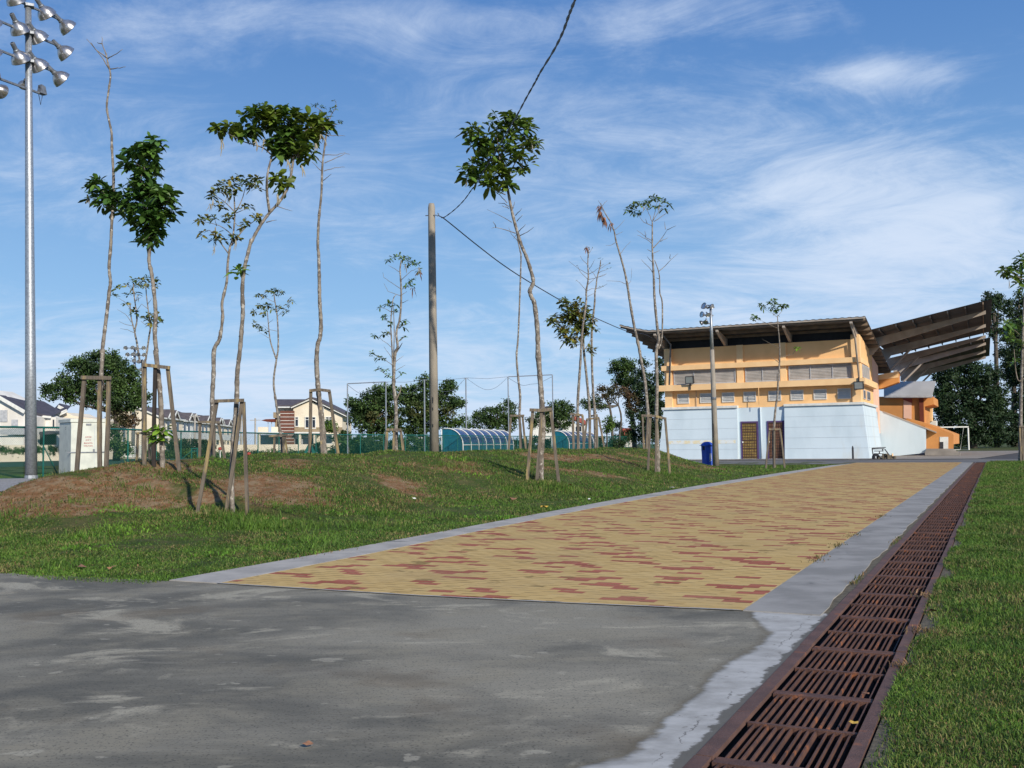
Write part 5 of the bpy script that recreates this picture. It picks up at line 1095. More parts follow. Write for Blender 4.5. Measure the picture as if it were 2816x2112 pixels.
ty = tag(obj('tyre', MB().lathe(fx(640, 850), (.3, -.9, .1), [(-.09, .12), (-.10, .2), (-.06, .24), (.06, .24), (.10, .2), (.09, .12)], 16), 'black', loc=fx(640, 850)), 'small black tyre leaning under the broken rack', 'tyre')
sk = MB(); k0 = fx(1200, 880)
for i in range(14): q = k0+np.array([RNG.uniform(-.45, .45), RNG.uniform(-.2, .2), RNG.uniform(-.18, .12)]); sk.box(q, RNG.uniform(.08, .3, 3), RNG.uniform(0, 3))
tag(obj('rubble_heap', sk, 'dirt', loc=k0), 'small heap of broken rubble at the foot of the rack', 'rubble')
for i, (a, b) in enumerate((((815, 780), (815, 985)), ((1640, 600), (1640, 1000)))):
    mb = MB(); mb.bar(fx(*a), fx(*b), .07, .07); tag(obj('stub_post', mb, 'peach_trim', loc=fx(*b)), ['short cream stub post in front of the broken rack', 'short cream stub post right of the broken rack'][i], 'post')

# ================================================================== POLES AND LIGHTS
def bowl(o, ax, r, parent, name='lamp'):
    o = np.array(o); ax = np.array(ax)/np.linalg.norm(ax)
    mb = MB(); mb.lathe(o-ax*r*.95, ax, [(0, .10*r), (.18*r, .34*r), (.5*r, .70*r), (.85*r, .93*r), (1.15*r, 1.0*r), (1.20*r, 1.04*r), (1.24*r, 1.0*r), (1.10*r, .90*r), (.6*r, .6*r), (.3*r, .25*r)], 18); l = obj(name, mb, 'reflector', parent, smooth=True)
    mb = MB(); mb.lathe(o-ax*r*1.75, ax, [(0, .15*r), (.05*r, .24*r), (.75*r, .24*r), (.85*r, .32*r), (1.0*r, .3*r)], 12); obj('lamp_socket', mb, 'steel', l)
    mb = MB(); mb.lathe(o+ax*r*.12, ax, [(0, .93*r), (.04*r, .5*r), (.06*r, 0.01)], 18); obj('lamp_glass', mb, 'glass', l)
    return l


mb_, mt_ = Pt(86, 1323, 36.9), Pt(77.5, 22, 36.9); mb_[2] = 0
ms = thing('floodlight_mast', 'tall galvanised floodlight mast with rows of bowl lamps, at the left edge', 'floodlight mast', mb_)
P = [mb_+(mt_-mb_)*q for q in (0, .25, .5, .75, 1)]; mb = MB(); mb.tube(P, [.212, .185, .160, .135, .112], 16); obj('pole', mb, 'galv', ms, smooth=True)
mb = MB(); mb.lathe(mb_, (0, 0, 1), [(0, .34), (.04, .34), (.05, .24), (.22, .225)], 12); obj('base_plate', mb, 'galv', ms)
aim = np.array([.10, .55, -.62])
def bar_at(py, s0, s1, sag=0):
    p = Pt(80, py, 36.9); return p+VV*s0, p+VV*s1
for py, s0, s1, lamps in ((16, -2.4, 1.62, (-1.75, -.62, .72, 1.62)), (92, -2.4, 1.50, (-1.6, -.45, .38, 1.52)), (170, -2.4, 1.42, (-1.6, -.42, .40, 1.30))):
    a, b = bar_at(py, s0, s1); mb = MB(); mb.bar(a, b, .07, .075); br = obj('crossarm', mb, 'steel', ms)
    mb = MB(); m_ = (Pt(80, py, 36.9)); mb.box(m_, (.34, .34, .10), AL); obj('clamp', mb, 'steel', br)
    for i, s_ in enumerate(lamps):
        p = Pt(80, py, 36.9)+VV*s_; ax = [(.1, .7, -.6), (.12, .62, -.6), (.25, .62, -.55), (.48, .62, -.50)][i]; bowl(p+np.array([.10 if i == 3 else .03, 0, -.22 if i in (0, 3) else -.02]), ax, .36, ms)
        mb = MB(); mb.bar(p, p+np.array([0, 0, -.22 if i in (0, 3) else .2]), .05, .05, (0, 1, 0)); obj('lamp_bracket', mb, 'steel', ms)
a, b = bar_at(246, -1.9, .62); mb = MB(); mb.bar(a, b, .07, .075); br = obj('crossarm', mb, 'steel', ms)
for s_, dz in ((-1.55, .12), (.42, .16)):
    p = Pt(80, 246, 36.9)+VV*s_; mb = MB(); mb.prism([p+UU*-.1, p+UU*-.1+VV*.3, p+UU*-.1+VV*.22+np.array([0, 0, .3]), p+UU*-.1+VV*.05+np.array([0, 0, .34])], UU*.2); obj('control_box', mb, 'steel', ms)
    mb = MB(); mb.tube([p+np.array([.0, 0, .3]), p+VV*.1+np.array([.05, 0, -.1]), p+VV*.05+np.array([.04, 0, -.45]), p+VV*-.05+np.array([.04, 0, -.05])], .014, 5); obj('loose_cable', mb, 'black', ms)
bowl(Pt(2, 250, 36.9), (.2, .9, -.1), .28, ms); bowl(Pt(66, 233, 37.1), (-.5, .8, -.3), .2, ms)

# distant mast: lamps towards us
q0, q1 = Pt(365, 1258, 128), Pt(371, 958, 128); q0[2] = 0
fm = thing('floodlight_mast', 'distant floodlight mast with small bright bowl lamps before the big left tree', 'floodlight mast', q0)
mb = MB(); mb.tube([q0, (q0+q1)/2, q1], [.26, .2, .14], 10); obj('pole', mb, 'galv', fm, smooth=True)
Zf = lambda x, y: Pt(330+x*.0603, 930+y*.0603, 127.6)
for y_, x0, x1 in ((450, 250, 1080), (765, 340, 1110), (1085, 560, 1100), (1390, 660, 980)):
    mb = MB(); mb.bar(Zf(x0, y_-10), Zf(x1, y_+40), .10, .10); obj('crossarm', mb, 'steel', fm)
for x, y in ((260, 440), (580, 430), (765, 470), (1075, 440), (345, 740), (600, 735), (825, 735), (1100, 750), (640, 1020), (860, 1060), (1080, 1090), (670, 1360), (970, 1430)): bowl(Zf(x, y), (.25+(600-x)*-.0005, -.78, -.5), .27, fm)

# concrete pole with cable hook
pb_, pt_ = Pt(1194.5, 1243, 25.6), Pt(1186.5, 560, 25.6); g_ = gzf(pb_[0], pb_[1]); pbb = pb_.copy(); pbb[2] = g_-.2
cp = thing('utility_pole', 'round concrete utility pole with a black cable hooked near its top, on the berm', 'utility pole', (pb_[0], pb_[1], g_))
mb = MB(); mb.tube([pbb, pb_+(pt_-pb_)*.5, pb_+(pt_-pb_)*.985, pt_], [.122, .104, .090, .070], 20); obj('pole', mb, 'conc_pole', cp, smooth=True)
hk = Pt(1203, 591, 25.55)
mb = MB(); mb.tube([Pt(1170, 593, 25.6), Pt(1200, 591.5, 25.5), Pt(1204, 595, 25.5), Pt(1207, 588, 25.5), Pt(1203, 586, 25.5)], .012, 6); obj('hook', mb, 'steel', cp)
mb = MB(); mb.bar(Pt(1182, 1100, 25.50), Pt(1182.7, 1169, 25.50), .03, .02); obj('cable_strip', mb, 'black', cp)
for y0, y1 in ((1092, 1108), (1120, 1128), (1166, 1174)): mb = MB(); mb.bar(Pt(1190.5, y0, 25.48), Pt(1190.7, y1, 25.48), .014, .03); obj('slot', mb, 'black', cp)
# overhead cables
cab = [(1204, 591, 25.55), (1212, 596, 25.4), (1220.5, 598, 25.2), (1249.5, 577, 24.4), (1276.6, 549.8, 23.4), (1298, 520, 22.2), (1307.6, 508, 21.8), (1349, 440, 19.4), (1390, 371, 17.2), (1421.6, 317, 15.5), (1447, 269.6, 14.0), (1472, 225, 12.8), (1485, 200, 12.2), (1522, 140, 10.6), (1547, 90, 9.4), (1565, 40, 8.5), (1583, -5, 7.6), (1640, -150, 6.0), (1760, -420, 4.4), (1900, -800, 3.2)]
Q = smooth3([Pt(*q) for q in cab], 8); n = len(Q); mb = MB()
for ph in (0, math.pi): mb.tube([np.array(p)+.006*np.array([math.cos(i*.9+ph), 0, math.sin(i*.9+ph)]) for i, p in enumerate(Q)], .0085, 6)
tag(obj('overhead_cable', mb, 'blackwire', loc=hk, smooth=True), 'thick twisted black cable running from the concrete pole up over the camera', 'cable')
cab = [(1212, 596, 25.4), (1221, 601, 25.5), (1250, 624, 26.2), (1308, 671, 28), (1380, 726, 31), (1450, 772, 35), (1548, 829.6, 41), (1600, 857, 45), (1650, 880, 50), (1725, 911, 57), (1780, 922, 62), (1815, 950, 64.6)]
mb = MB(); Q = smooth3([Pt(*q) for q in cab], 6); mb.tube(Q, [.013+.010*i/len(Q) for i in range(len(Q))], 6)
tag(obj('overhead_cable', mb, 'blackwire', loc=Pt(1221, 601, 25.5), smooth=True), 'thin black cable sagging from the concrete pole to the stadium building', 'cable')
# lamp pole by the building
b_, t_ = Pt(1969, 1283, 46.2), Pt(1954, 838, 46.2); b_[2] = 0; m_ = b_+(t_-b_)*.66*1.09
lp = thing('light_pole', 'tapered pole with small bowl lamps beside the blue bin', 'light pole', b_)
mb = MB(); mb.tube([b_, (b_+m_)/2, m_], [.150, .122, .095], 14); obj('pole', mb, 'conc_pole', lp, smooth=True)
mb = MB(); mb.tube([m_, t_], [.082, .055], 12); obj('pole_top', mb, 'galv', lp, smooth=True)
mb = MB(); mb.bar(Pt(1961, 1165, 46.05), Pt(1962.2, 1203, 46.05), .05, .05, (0, 1, 0)); obj('shading_stripe', mb, 'black', lp)  # black bar painting the dark shading stripe on the pole's left side
mb = MB(); mb.lathe(Pt(1962.5, 1095, 46.2), (0, 0, 1), [(-.05, .13), (.05, .13)], 12); mb.tube([Pt(1963, 1095, 46), Pt(1984, 1094, 46), Pt(1986, 1100, 46)], .012, 5); obj('clamp', mb, 'steel', lp)
for (x0, y0), (x1, y1) in (((950, 150), (1045, 150)), ((930, 220), (1035, 225)), ((915, 292), (1000, 298))):
    mb = MB(); mb.bar(Pt(*c('c6', (x0, y0))[0], 46.2), Pt(*c('c6', (x1, y1))[0], 46.2), .05, .06); obj('crossarm', mb, 'steel', lp)
for x, y, ax, r in ((950, 138, (-.75, -.45, .35), .16), (1018, 142, (.6, -.5, -.3), .13), (932, 215, (-.8, -.4, .1), .14), (985, 218, (.2, -.6, -.6), .12), (925, 290, (-.8, -.1, -.4), .12), (965, 285, (-.2, -.5, -.7), .13)): bowl(Pt(*c('c6', (x, y))[0], 46.0), ax, r, lp)

# ================================================================== LITTER BIN
bn = Pt(1946, 1282, 46.9); bn[2] = .0; bi = thing('litter_bin', 'blue faceted litter bin with domed lid and side openings beside the lamp pole', 'litter bin', bn)
rot = math.radians(10)
def hexv(r, z, n=6): return [(bn[0]+r*math.cos(rot+math.pi*2*k/n), bn[1]+r*math.sin(rot+math.pi*2*k/n), z) for k in range(n)]
def hexs(mb, pr, n=6, cap=True):
    V = []; 
    for z, r in pr: V += hexv(r, z, n)
    F_ = [(i*n+k, i*n+(k+1) % n, (i+1)*n+(k+1) % n, (i+1)*n+k) for i in range(len(pr)-1) for k in range(n)]
    if cap: F_ += [tuple(range(n))[::-1], tuple((len(pr)-1)*n+k for k in range(n))]
    return mb.add(V, F_)
mb = MB(); hexs(mb, [(.05, .262), (.70, .285), (.72, .292), (.95, .295)]); obj('body', mb, 'binblue', bi)
mb = MB(); hexs(mb, [(.95, .30), (.955, .36), (.975, .365), (.98, .30), (1.03, .28), (1.05, .26), (1.10, .20), (1.135, .12), (1.145, .02)], 12); obj('lid', mb, 'binblue', bi)
mb = MB(); mb.box((bn[0]+.04, bn[1], .03), (.58, .5, .05)); obj('base', mb, 'kerb', bi)
for k in (3, 4, 5):
    am = rot+math.pi*2*(k+.5)/6; ra = .285*math.cos(math.pi/6)+.006; nn = np.array([math.cos(am), math.sin(am), 0]); tg_ = np.array([-nn[1], nn[0], 0])
    if k == 4: continue
    o = np.array([bn[0], bn[1], .75])+nn*(ra-.0)-tg_*.055; mb = MB(); mb.obox(o, tg_*.11, nn*.006, (0, 0, .17)); obj('opening', mb, 'black', bi)
am = rot+math.pi*2*5.0/6; am = rot+math.pi*2*(4.5+.5)/6
tcu = bpy.data.curves.new('t', 'FONT'); tcu.body = 'MBSA'; tcu.size = .20; tcu.extrude = .002; tcu.align_x = 'CENTER'; tcu.align_y = 'CENTER'
def text_part(body, size, origin, xdir, ydir, mat, parent, name):
    cu = bpy.data.curves.new(name, 'FONT'); cu.body = body; cu.size = size; cu.align_x = 'CENTER'; cu.align_y = 'CENTER'; cu.extrude = .001; cu.offset = size*.02
    o = bpy.data.objects.new(name, cu); COL.objects.link(o); dg = bpy.context.evaluated_depsgraph_get(); me = bpy.data.meshes.new_from_object(o.evaluated_get(dg)); bpy.data.objects.remove(o)
    x = np.array(xdir)/np.linalg.norm(xdir); y = np.array(ydir)/np.linalg.norm(ydir); z = np.cross(x, y); base = np.array(rootloc(parent))
    for v in me.vertices: q = np.array(origin)+x*v.co[0]+y*v.co[1]+z*v.co[2]-base; v.co = tuple(q)
    me.name = name; me.materials.clear(); me.materials.append(MT[mat]); return link(name, me, parent, (0, 0, 0))


am = rot+math.pi*2*(4+.5)/6+0.0; k = 5; am = rot+math.pi*2*(4.5+.0)/6
nn = np.array([math.cos(rot+math.pi*2*4.5/6), math.sin(rot+math.pi*2*4.5/6), 0]); tg_ = np.array([-nn[1], nn[0], 0])
text_part('MBSA', .15, np.array([bn[0], bn[1], .40])+nn*(.272*math.cos(math.pi/6)+.012)+tg_*.05, (0, 0, -1), tg_, 'white', bi, 'lettering')

# ================================================================== CABINETS
def cabinet(name, label, px0, px1, ptop, Y, ztop=None, split=None, big=False):
    a, b = Pt(px0, ptop, Y), Pt(px1, ptop, Y); z1 = a[2]; w_ = b[0]-a[0]
    r = thing(name, label, 'electrical cabinet', ((a[0]+b[0])/2, Y, 0)); dep = .75 if big else .6
    return r, a, b, z1, w_, dep


r, a, b, z1, w_, dep = cabinet('electrical_cabinet', 'large white electrical cabinet with a locking bar, behind the left end of the berm', 166, 290, 1152, 36.2, big=True)
# left side face seen: the cabinet is turned, its corner towards us
cx_ = Pt(196, 1152, 36.0); Lc = Pt(164, 1152, 36.9); Rc = Pt(290, 1152, 36.6); bk = Lc+Rc-cx_
def cabbox(mb, z0, z1_, e=0.0):
    ctr = (cx_+Lc+Rc+bk)/4; P = []
    for z in (z0, z1_):
        for q in (cx_, Rc, bk, Lc): d = q-ctr; d[2] = 0; d = d/np.linalg.norm(d); P.append((q[0]+d[0]*e, q[1]+d[1]*e, z))
    return mb.box8(P)
zt_ = float(cx_[2])
obj('body', cabbox(MB(), -.02, zt_-.13), 'cabinet', r); obj('lid', cabbox(MB(), zt_-.115, zt_, .05), 'cabinet', r); obj('seam', cabbox(MB(), zt_-.131, zt_-.114, -.02), 'dark', r)
xd = (Rc-cx_); xd[2] = 0; wl = np.linalg.norm(xd); xd /= wl; nd = np.array([xd[1], -xd[0], 0])
face = lambda q, z: np.array([cx_[0], cx_[1], 0])+xd*wl*q+nd*.003+np.array([0, 0, z])
mb = MB(); mb.obox(face(-.10, 1.02), xd*wl*1.1, nd*.03, (0, 0, .035)); obj('locking_bar', mb, 'steel', r)
for q in (.26, .68): mb = MB(); mb.obox(face(q, .12), xd*.012, nd*.002, (0, 0, zt_-.35)); obj('door_seam', mb, 'joint', r)
mb = MB(); mb.obox(face(.43, zt_-.24), xd*.18, nd*.01, (0, 0, .07)); obj('name_plate', mb, 'steel', r)
mb = MB(); mb.obox(face(.64, 1.05), xd*.06, nd*.05, (0, 0, .10)); obj('padlock', mb, 'steel', r)
for i, (z_, s__) in enumerate(((zt_-.66, 'AWAS'), (zt_-.77, '415 V'), (zt_-.88, 'BAHAYA'), (zt_-.98, 'VOLTAN'))): text_part(s__, .075, face(.50, z_)+nd*.004, xd, (0, 0, 1), 'redtext', r, 'warning_text')
yd = (Lc-cx_); yd[2] = 0; wl2 = np.linalg.norm(yd); yd /= wl2
for q, z in ((.45, zt_-.32), (.45, zt_-.38), (.42, 1.08)): mb = MB(); p = np.array([cx_[0], cx_[1], z])+yd*wl2*q; mb.obox(p, yd*.04, np.cross(yd, [0, 0, 1])*.02, (0, 0, .035)); obj('latch', mb, 'dark', r)
for i, (x0, x1, y0, y1, lb) in enumerate(((339, 371, 1227.5, 1261, 'distant white two-door cabinet at the foot of the far mast'), (386, 397, 1224, 1262, 'distant narrow white cabinet right of the far mast'))):
    Yc = 126; a, b = Pt(x0, y0, Yc), Pt(x1, y0, Yc); rr = thing('electrical_cabinet', lb, 'electrical cabinet', ((a[0]+b[0])/2, Yc, 0)); w_ = b[0]-a[0]
    mb = MB(); mb.box(((a[0]+b[0])/2, Yc, a[2]/2+.1), (w_, .6, a[2]-.2)); obj('body', mb, 'white', rr); mb = MB(); mb.box(((a[0]+b[0])/2, Yc, .1), (w_*1.15, .8, .22)); obj('plinth', mb, 'kerb', rr)
    for s_ in ((-.25, .25) if i == 0 else (0,)): mb = MB(); mb.box(((a[0]+b[0])/2+s_*w_, Yc-.31, a[2]/2+.15), (w_*(.45 if i == 0 else .8), .02, a[2]-.5)); obj('door', mb, 'cabinet', rr)

# ================================================================== FENCE
FP = [(-500, 1160, 27.), (0, 1169.5, 36.5), (145, 1174, 38.1), (330, 1178, 43), (500, 1183, 50), (750, 1190, 61), (900, 1193, 70), (1213, 1195.5, 84), (1400, 1197, 100), (1669, 1199.8, 123), (1830, 1203, 150)]
fps = []
for px, py, Y in FP: p = Pt(px, py, Y); fps.append((p[0], p[1]))
fps = np.array(fps); cum = np.concatenate([[0], np.cumsum(np.hypot(*np.diff(fps, axis=0).T))])
fat = lambda s: np.array([np.interp(s, cum, fps[:, 0]), np.interp(s, cum, fps[:, 1]), 0])
zf_ = 2.0
fn = thing('chain_link_fence', 'long green chain-link fence with a thick top rail running behind the berm', 'fence', fat(20))
mb = MB(); N_ = int(cum[-1]/3); pts = [fat(cum[-1]*i/N_)+np.array([0, 0, zf_]) for i in range(N_+1)]; mb.tube(pts, .038, 8); obj('top_rail', mb, 'teal', fn, smooth=True)
me = bpy.data.meshes.new('mesh_panel'); base = np.array(rootloc(fn)); V = []; Fq = []; UVs = []
for i in range(N_+1): s_ = cum[-1]*i/N_; p = fat(s_); V += [tuple(p-base+np.array([0, 0, .03])), tuple(p-base+np.array([0, 0, zf_-.03]))]
for i in range(N_): Fq.append((2*i, 2*i+2, 2*i+3, 2*i+1))
me.from_pydata(V, [], Fq); ul = me.uv_layers.new(name='UVMap'); k = 0
for i in range(N_):
    a, b = cum[-1]*i/N_/.09, cum[-1]*(i+1)/N_/.09
    for q in ((a, 0), (b, 0), (b, zf_/.09), (a, zf_/.09)): ul.data[k].uv = q; k += 1
me.materials.append(MT['chain']); link('mesh_panel', me, fn, (0, 0, 0))
s_ = (cum[1]+cum[2]*3)/4-9; i = 0
sm = cum[2]-.35; sts = [sm+3.05*k for k in range(-6, int((cum[-1]-sm)/3.05))]
for i, s_ in enumerate(sts):
    if s_ < 0: continue
    mb = MB(); p = fat(s_); mb.tube([p, p+np.array([0, 0, zf_+.02])], .033, 7)
    if i % 5 == 1:
        d = fat(s_+.9)-p; mb.tube([p+np.array([0, 0, 1.3]), p+d], .02, 6)
    obj('post', mb, 'teal', fn)

# ================================================================== DUGOUTS, GOALS, NET FRAMES
def dugout(label, pxL, Y0, length, n):
    o = Pt(pxL, 1200, Y0); o[2] = 0; d = np.array([.31, .95, 0]); d /= np.linalg.norm(d); e = np.array([-d[1], d[0], 0]); hh = 2.62; R_ = 1.45; wd = 2.0
    r = thing('dugout', label, 'dugout', o+d*length/2)
    # profile in (across, z): straight rear side rising into a quarter-round, open towards the pitch (left)
    prof = [(0, 0), (0, hh-R_)]+[(R_*(1-math.cos(a)), hh-R_+R_*math.sin(a)) for a in np.linspace(.12, math.pi/2, 9)]+[(wd, hh-.02)]
    o = o-e*0+np.cross(d, [0, 0, 1])*0
    pt = lambda s, q: o+d*s+e*q[0]+np.array([0, 0, q[1]])
    mb = MB()
    for a, b in zip(prof[:2], prof[1:3]): mb.quad(pt(0, a), pt(length, a), pt(length, b), pt(0, b))
    obj('back_panel', mb, 'dugteal', r, fix=False)
    mb = MB()
    for a, b in zip(prof[2:-1], prof[3:]): mb.quad(pt(0, a), pt(length, a), pt(length, b), pt(0, b))
    obj('curved_roof', mb, 'dugblue', r, fix=False)
    for s in (0.02, length-.02): mb = MB(); mb.quad(*([pt(s, q) for q in prof]+[pt(s, (wd, 0))])); obj('end_panel', mb, 'dugteal', r, fix=False)
    for k in range(n+1):
        s = length*k/n; mb = MB(); q = [pt(s, (a[0]-.03, a[1]+.03)) for a in prof]; mb.tube(q, .05, 6)
        if k in (0, n): mb.tube([pt(s, (wd, 0)), pt(s, (wd, hh))], .05, 6)
        obj('rib', mb, 'white', r, smooth=True)
    mb = MB(); mb.tube([pt(0, (-.04, hh-R_)), pt(length, (-.04, hh-R_))], .035, 6); obj('rail', mb, 'white', r)
    mb = MB(); mb.obox(pt(.6, (.3, .42)), d*(length-1.2), e*.4, (0, 0, .05)); obj('bench', mb, 'dugteal', r)
    return r


dugout('long blue-roofed dugout with white ribs, nearer of the two behind the fence', 1272, 88.5, 14.5, 7)
dugout('long blue-roofed dugout with white ribs, farther of the two', 1564, 113, 14.5, 6)
def goal(label, pxa, pxb, ptop, Y, dep, t=.06, dx=0, back=True):
    a, b = Pt(pxa, ptop, Y), Pt(pxb, ptop, Y+dx); z = (a[2]+b[2])/2; a[2] = b[2] = z; r = thing('goal', label, 'goal', ((a[0]+b[0])/2, Y, 0)); g0 = lambda p: np.array([p[0], p[1], 0])
    for p in (a, b): mb = MB(); mb.bar(g0(p), p, t*2, t*2, (0, 1, 0)); obj('post', mb, 'white', r)
    mb = MB(); mb.bar(a-np.array([t, 0, 0]), b+np.array([t, 0, 0]), t*2, t*2); obj('crossbar', mb, 'white', r)
    n_ = np.cross(b-a, [0, 0, 1.]); n_ /= np.linalg.norm(n_); n_ = n_*np.sign(n_[1])
    for p in (a, b): mb = MB(); mb.tube([g0(p), g0(p)+n_*dep, p+n_*dep*.5, p], t*.5, 5); obj('stay', mb, 'white', r)
    mb = MB(); mb.tube([g0(a)+n_*dep, g0(b)+n_*dep], t*.5, 5); obj('ground_bar', mb, 'white', r)
    return r


goal('white goal frame behind the fence, left of the long dugout', 1120, 1220, 1204, 112, 1.3)
goal('white football goal standing beyond the grandstand under dark trees', 2562, 2662, 1174.5, 104, 2.0)
def netframe(label, pxa, ya, pxb, yb, Y, dY=0):
    a, b = Pt(pxa, ya, Y), Pt(pxb, yb, Y+dY); r = thing('ball_stop_net', label, 'ball net frame', (a[0], a[1], 0))
    for p in (a, b): mb = MB(); mb.tube([(p[0], p[1], 0), p], .06, 8); obj('post', mb, 'galv', r)
    mb = MB(); mb.tube([a, b], .05, 7); obj('crossbar', mb, 'galv', r)
    mb = MB(); m_ = (a+b)/2-np.array([0, 0, .9]); mb.tube(smooth3([a-np.array([0, 0, .1]), (a*.7+b*.3)-np.array([0, 0, .95]), m_, (a*.3+b*.7)-np.array([0, 0, .8]), b-np.array([0, 0, .2])], 4), .018, 4); obj('net_line', mb, 'steel', r)
    return a, b


fa, fb = netframe('tall left goal-shaped net frame before the round bushy trees', 955.5, 1055, 1061, 1050, 95)
ga, gb = netframe('tall right goal-shaped net frame beside the thin bare sapling', 1397, 1036, 1519, 1030.5, 105)
pa_, pb2 = Pt(1167, 1044, 98), Pt(1281, 1039, 101)
for p, lb in ((pa_, 'slim net pole just left of the concrete utility pole'), (pb2, 'slim net pole above the left end of the long dugout')):
    mb = MB(); mb.tube([(p[0], p[1], 0), p], [.08, .065], 8); mb.bar(p-np.array([.3, 0, .05]), p+np.array([.3, 0, -.05]), .03, .03); tag(obj('net_pole', mb, 'galv', loc=(p[0], p[1], 0)), lb, 'pole')
for a, b, lb in ((fb, pa_, 'left sagging wire between the net poles'), (pa_, pb2, 'middle sagging wire between the net poles'), (pb2, ga, 'right sagging wire between the net poles')):
    mb = MB(); mb.tube([a, (a+b)/2-np.array([0, 0, .15]), b], .016, 4); mb.tube(smooth3([a, (a*.6+b*.4)-np.array([0, 0, 1.2]), (a*.3+b*.7)-np.array([0, 0, 1.1]), b], 4), .016, 4); tag(obj('net_wire', mb, 'steel', loc=a), lb, 'wire')
# marker posts and teal stands by the pitch
for px, pt_y, pb_y, lb in ((605.5, 1234, 1262, 'white marker post with a red cap by the far pitch edge'), (684, 1248, 1260, 'white marker post with a red ball by the far pitch edge')):
    a = Pt(px, pb_y, 112); b = Pt(px, pt_y, 112); a[2] = 0; mb = MB(); mb.tube([a, b], .07, 6); r = thing('marker_post', lb, 'marker post', a); obj('post', mb, 'white', r); mb = MB(); mb.lathe(b, (0, 0, 1), [(-.2, .05), (-.1, .24), (.1, .24), (.2, .05)], 10); obj('cap', mb, 'red', r)
a, b = Pt(527, 1232, 108), Pt(543, 1232, 108); r = thing('hockey_stand', 'small teal steel stand at the far edge of the pitch', 'stand', (a[0], a[1], 0))
for p in (a, b): mb = MB(); mb.bar((p[0], p[1], 0), p, .12, .12, (0, 1, 0)); obj('leg', mb, 'teal', r)
for z in (.06, .9, a[2]-.05): mb = MB(); mb.bar((a[0], a[1], z), (b[0], b[1], z), .10, .10); obj('rail', mb, 'teal', r)
mb = MB(); mb.bar((a[0], a[1], .9), (a[0]-1.1, a[1], .05), .06, .06); obj('brace', mb, 'teal', r)
a, b, m_ = Pt(833, 1248, 100), Pt(870, 1246, 100), Pt(852, 1220, 100); r = thing('ramp_stand', 'teal inverted-V steel prop before the gabled house', 'stand', (m_[0], m_[1], 0))
for p in (a, b): mb = MB(); p[2] = 0; mb.bar(p, m_, .28, .06, (0, 1, 0)); obj('leg', mb, 'teal', r)

# ================================================================== HOUSES
def wbox(name, mat, parent, px0, px1, py0, py1, Y, dep, **k):
    """front-facing block: image rectangle at depth Y, pushed back by dep; bottom clamps to the ground if py1 is None"""
    a, b = Pt(px0, py0, Y), Pt(px1, py0, Y); z0 = 0 if py1 is None else Pt((px0+px1)/2, py1, Y)[2]; z1 = (a[2]+b[2])/2
    mb = MB(); mb.obox((a[0], Y, z0), (b[0]-a[0], 0, 0), (0, dep, 0), (0, 0, z1-z0)); return obj(name, mb, mat, parent)


def z3(x, y): return (620+x*.1537, 1060+y*.1537)
YH = 158
gh = thing('gabled_house', 'cream two-storey house with a white-edged gable and brown striped cladding', 'house', (Pt(860, 1200, YH)[0], YH+5, 0))
def poly3(pts, Y, d, mat, name, parent, cr_=z3):
    mb = MB(); mb.prism([Pt(*cr_(*q), Y) for q in pts], (0, d, 0)); return obj(name, mb, mat, parent)


poly3([(1215, 400), (1500, 270), (2130, 560), (2090, 560), (2090, 1240), (1215, 1240)], YH, 9, 'cream', 'wall', gh)
poly3([(930, 395), (1215, 395), (1215, 1240), (930, 1240)], YH+1.2, 8, 'cream', 'wall', gh)
poly3([(980, 455), (1228, 455), (1228, 1060), (980, 1060)], YH-.35, .33, 'brownclad', 'cladding', gh)
for y in (498, 560, 625, 685, 745, 807, 880, 940, 1003):
    poly3([(980, y), (1228, y), (1228, y+8), (980, y+8)], YH-.42, .06, 'creamdirty', 'cladding_strip', gh)
poly3([(1235, 748), (2090, 748), (2090, 832), (1235, 832)], YH-.08, .07, 'taupe', 'band', gh)
mb = MB()
for A, Bq in (((1170, 392), (1530, 232)), ((1530, 232), (2172, 545))): mb.bar(Pt(*z3(*A), YH-.5), Pt(*z3(*Bq), YH-.5), .14, .32)
obj('verge_board', mb, 'white', gh)
mb = MB(); ap = Pt(*z3(1530, 222), YH-.7); lf = Pt(*z3(1160, 388), YH-.7); rt = Pt(*z3(2180, 540), YH-.7); q = np.array([0, 11., 0]); mb.prism([ap, lf, lf+q, ap+q], (0, 0, .18)); mb.prism([ap, rt, rt+q, ap+q], (0, 0, .18)); obj('roof', mb, 'tile', gh)
mb = MB(); a, b = Pt(*z3(915, 378), YH-.2), Pt(*z3(1195, 378), YH-.2); a2, b2 = Pt(*z3(915, 268), YH+5), Pt(*z3(1440, 268), YH+5); mb.prism([a, b, b2, a2], (0, 0, .2)); obj('roof', mb, 'tile', gh)
poly3([(930, 380), (1180, 380), (1180, 400), (930, 400)], YH-.3, .1, 'white', 'gutter', gh)
def windowz(x0, x1, y0, y1, nx, ny, Y, parent, e=14, cr_=z3):
    mb = MB(); P = lambda x, y: Pt(*cr_(x, y), Y-.12)
    def fr(a, b, c_, d_): mb.prism([P(a, c_), P(b, c_), P(b, d_), P(a, d_)], (0, .1, 0))
    fr(x0-e, x1+e, y0-e, y0); fr(x0-e, x1+e, y1, y1+e); fr(x0-e, x0, y0, y1); fr(x1, x1+e, y0, y1)
    for k in range(1, nx): m_ = x0+(x1-x0)*k/nx; fr(m_-5, m_+5, y0, y1)
    if ny > 1: m_ = y0+(y1-y0)*.22; fr(x0, x1, m_-5, m_+5)
    wn = obj('window', mb, 'white', parent)
    mb = MB(); Q = lambda x, y: Pt(*cr_(x, y), Y-.04); mb.prism([Q(x0, y0), Q(x1, y0), Q(x1, y1), Q(x0, y1)], (0, .03, 0)); obj('pane', mb, 'winglass', wn)
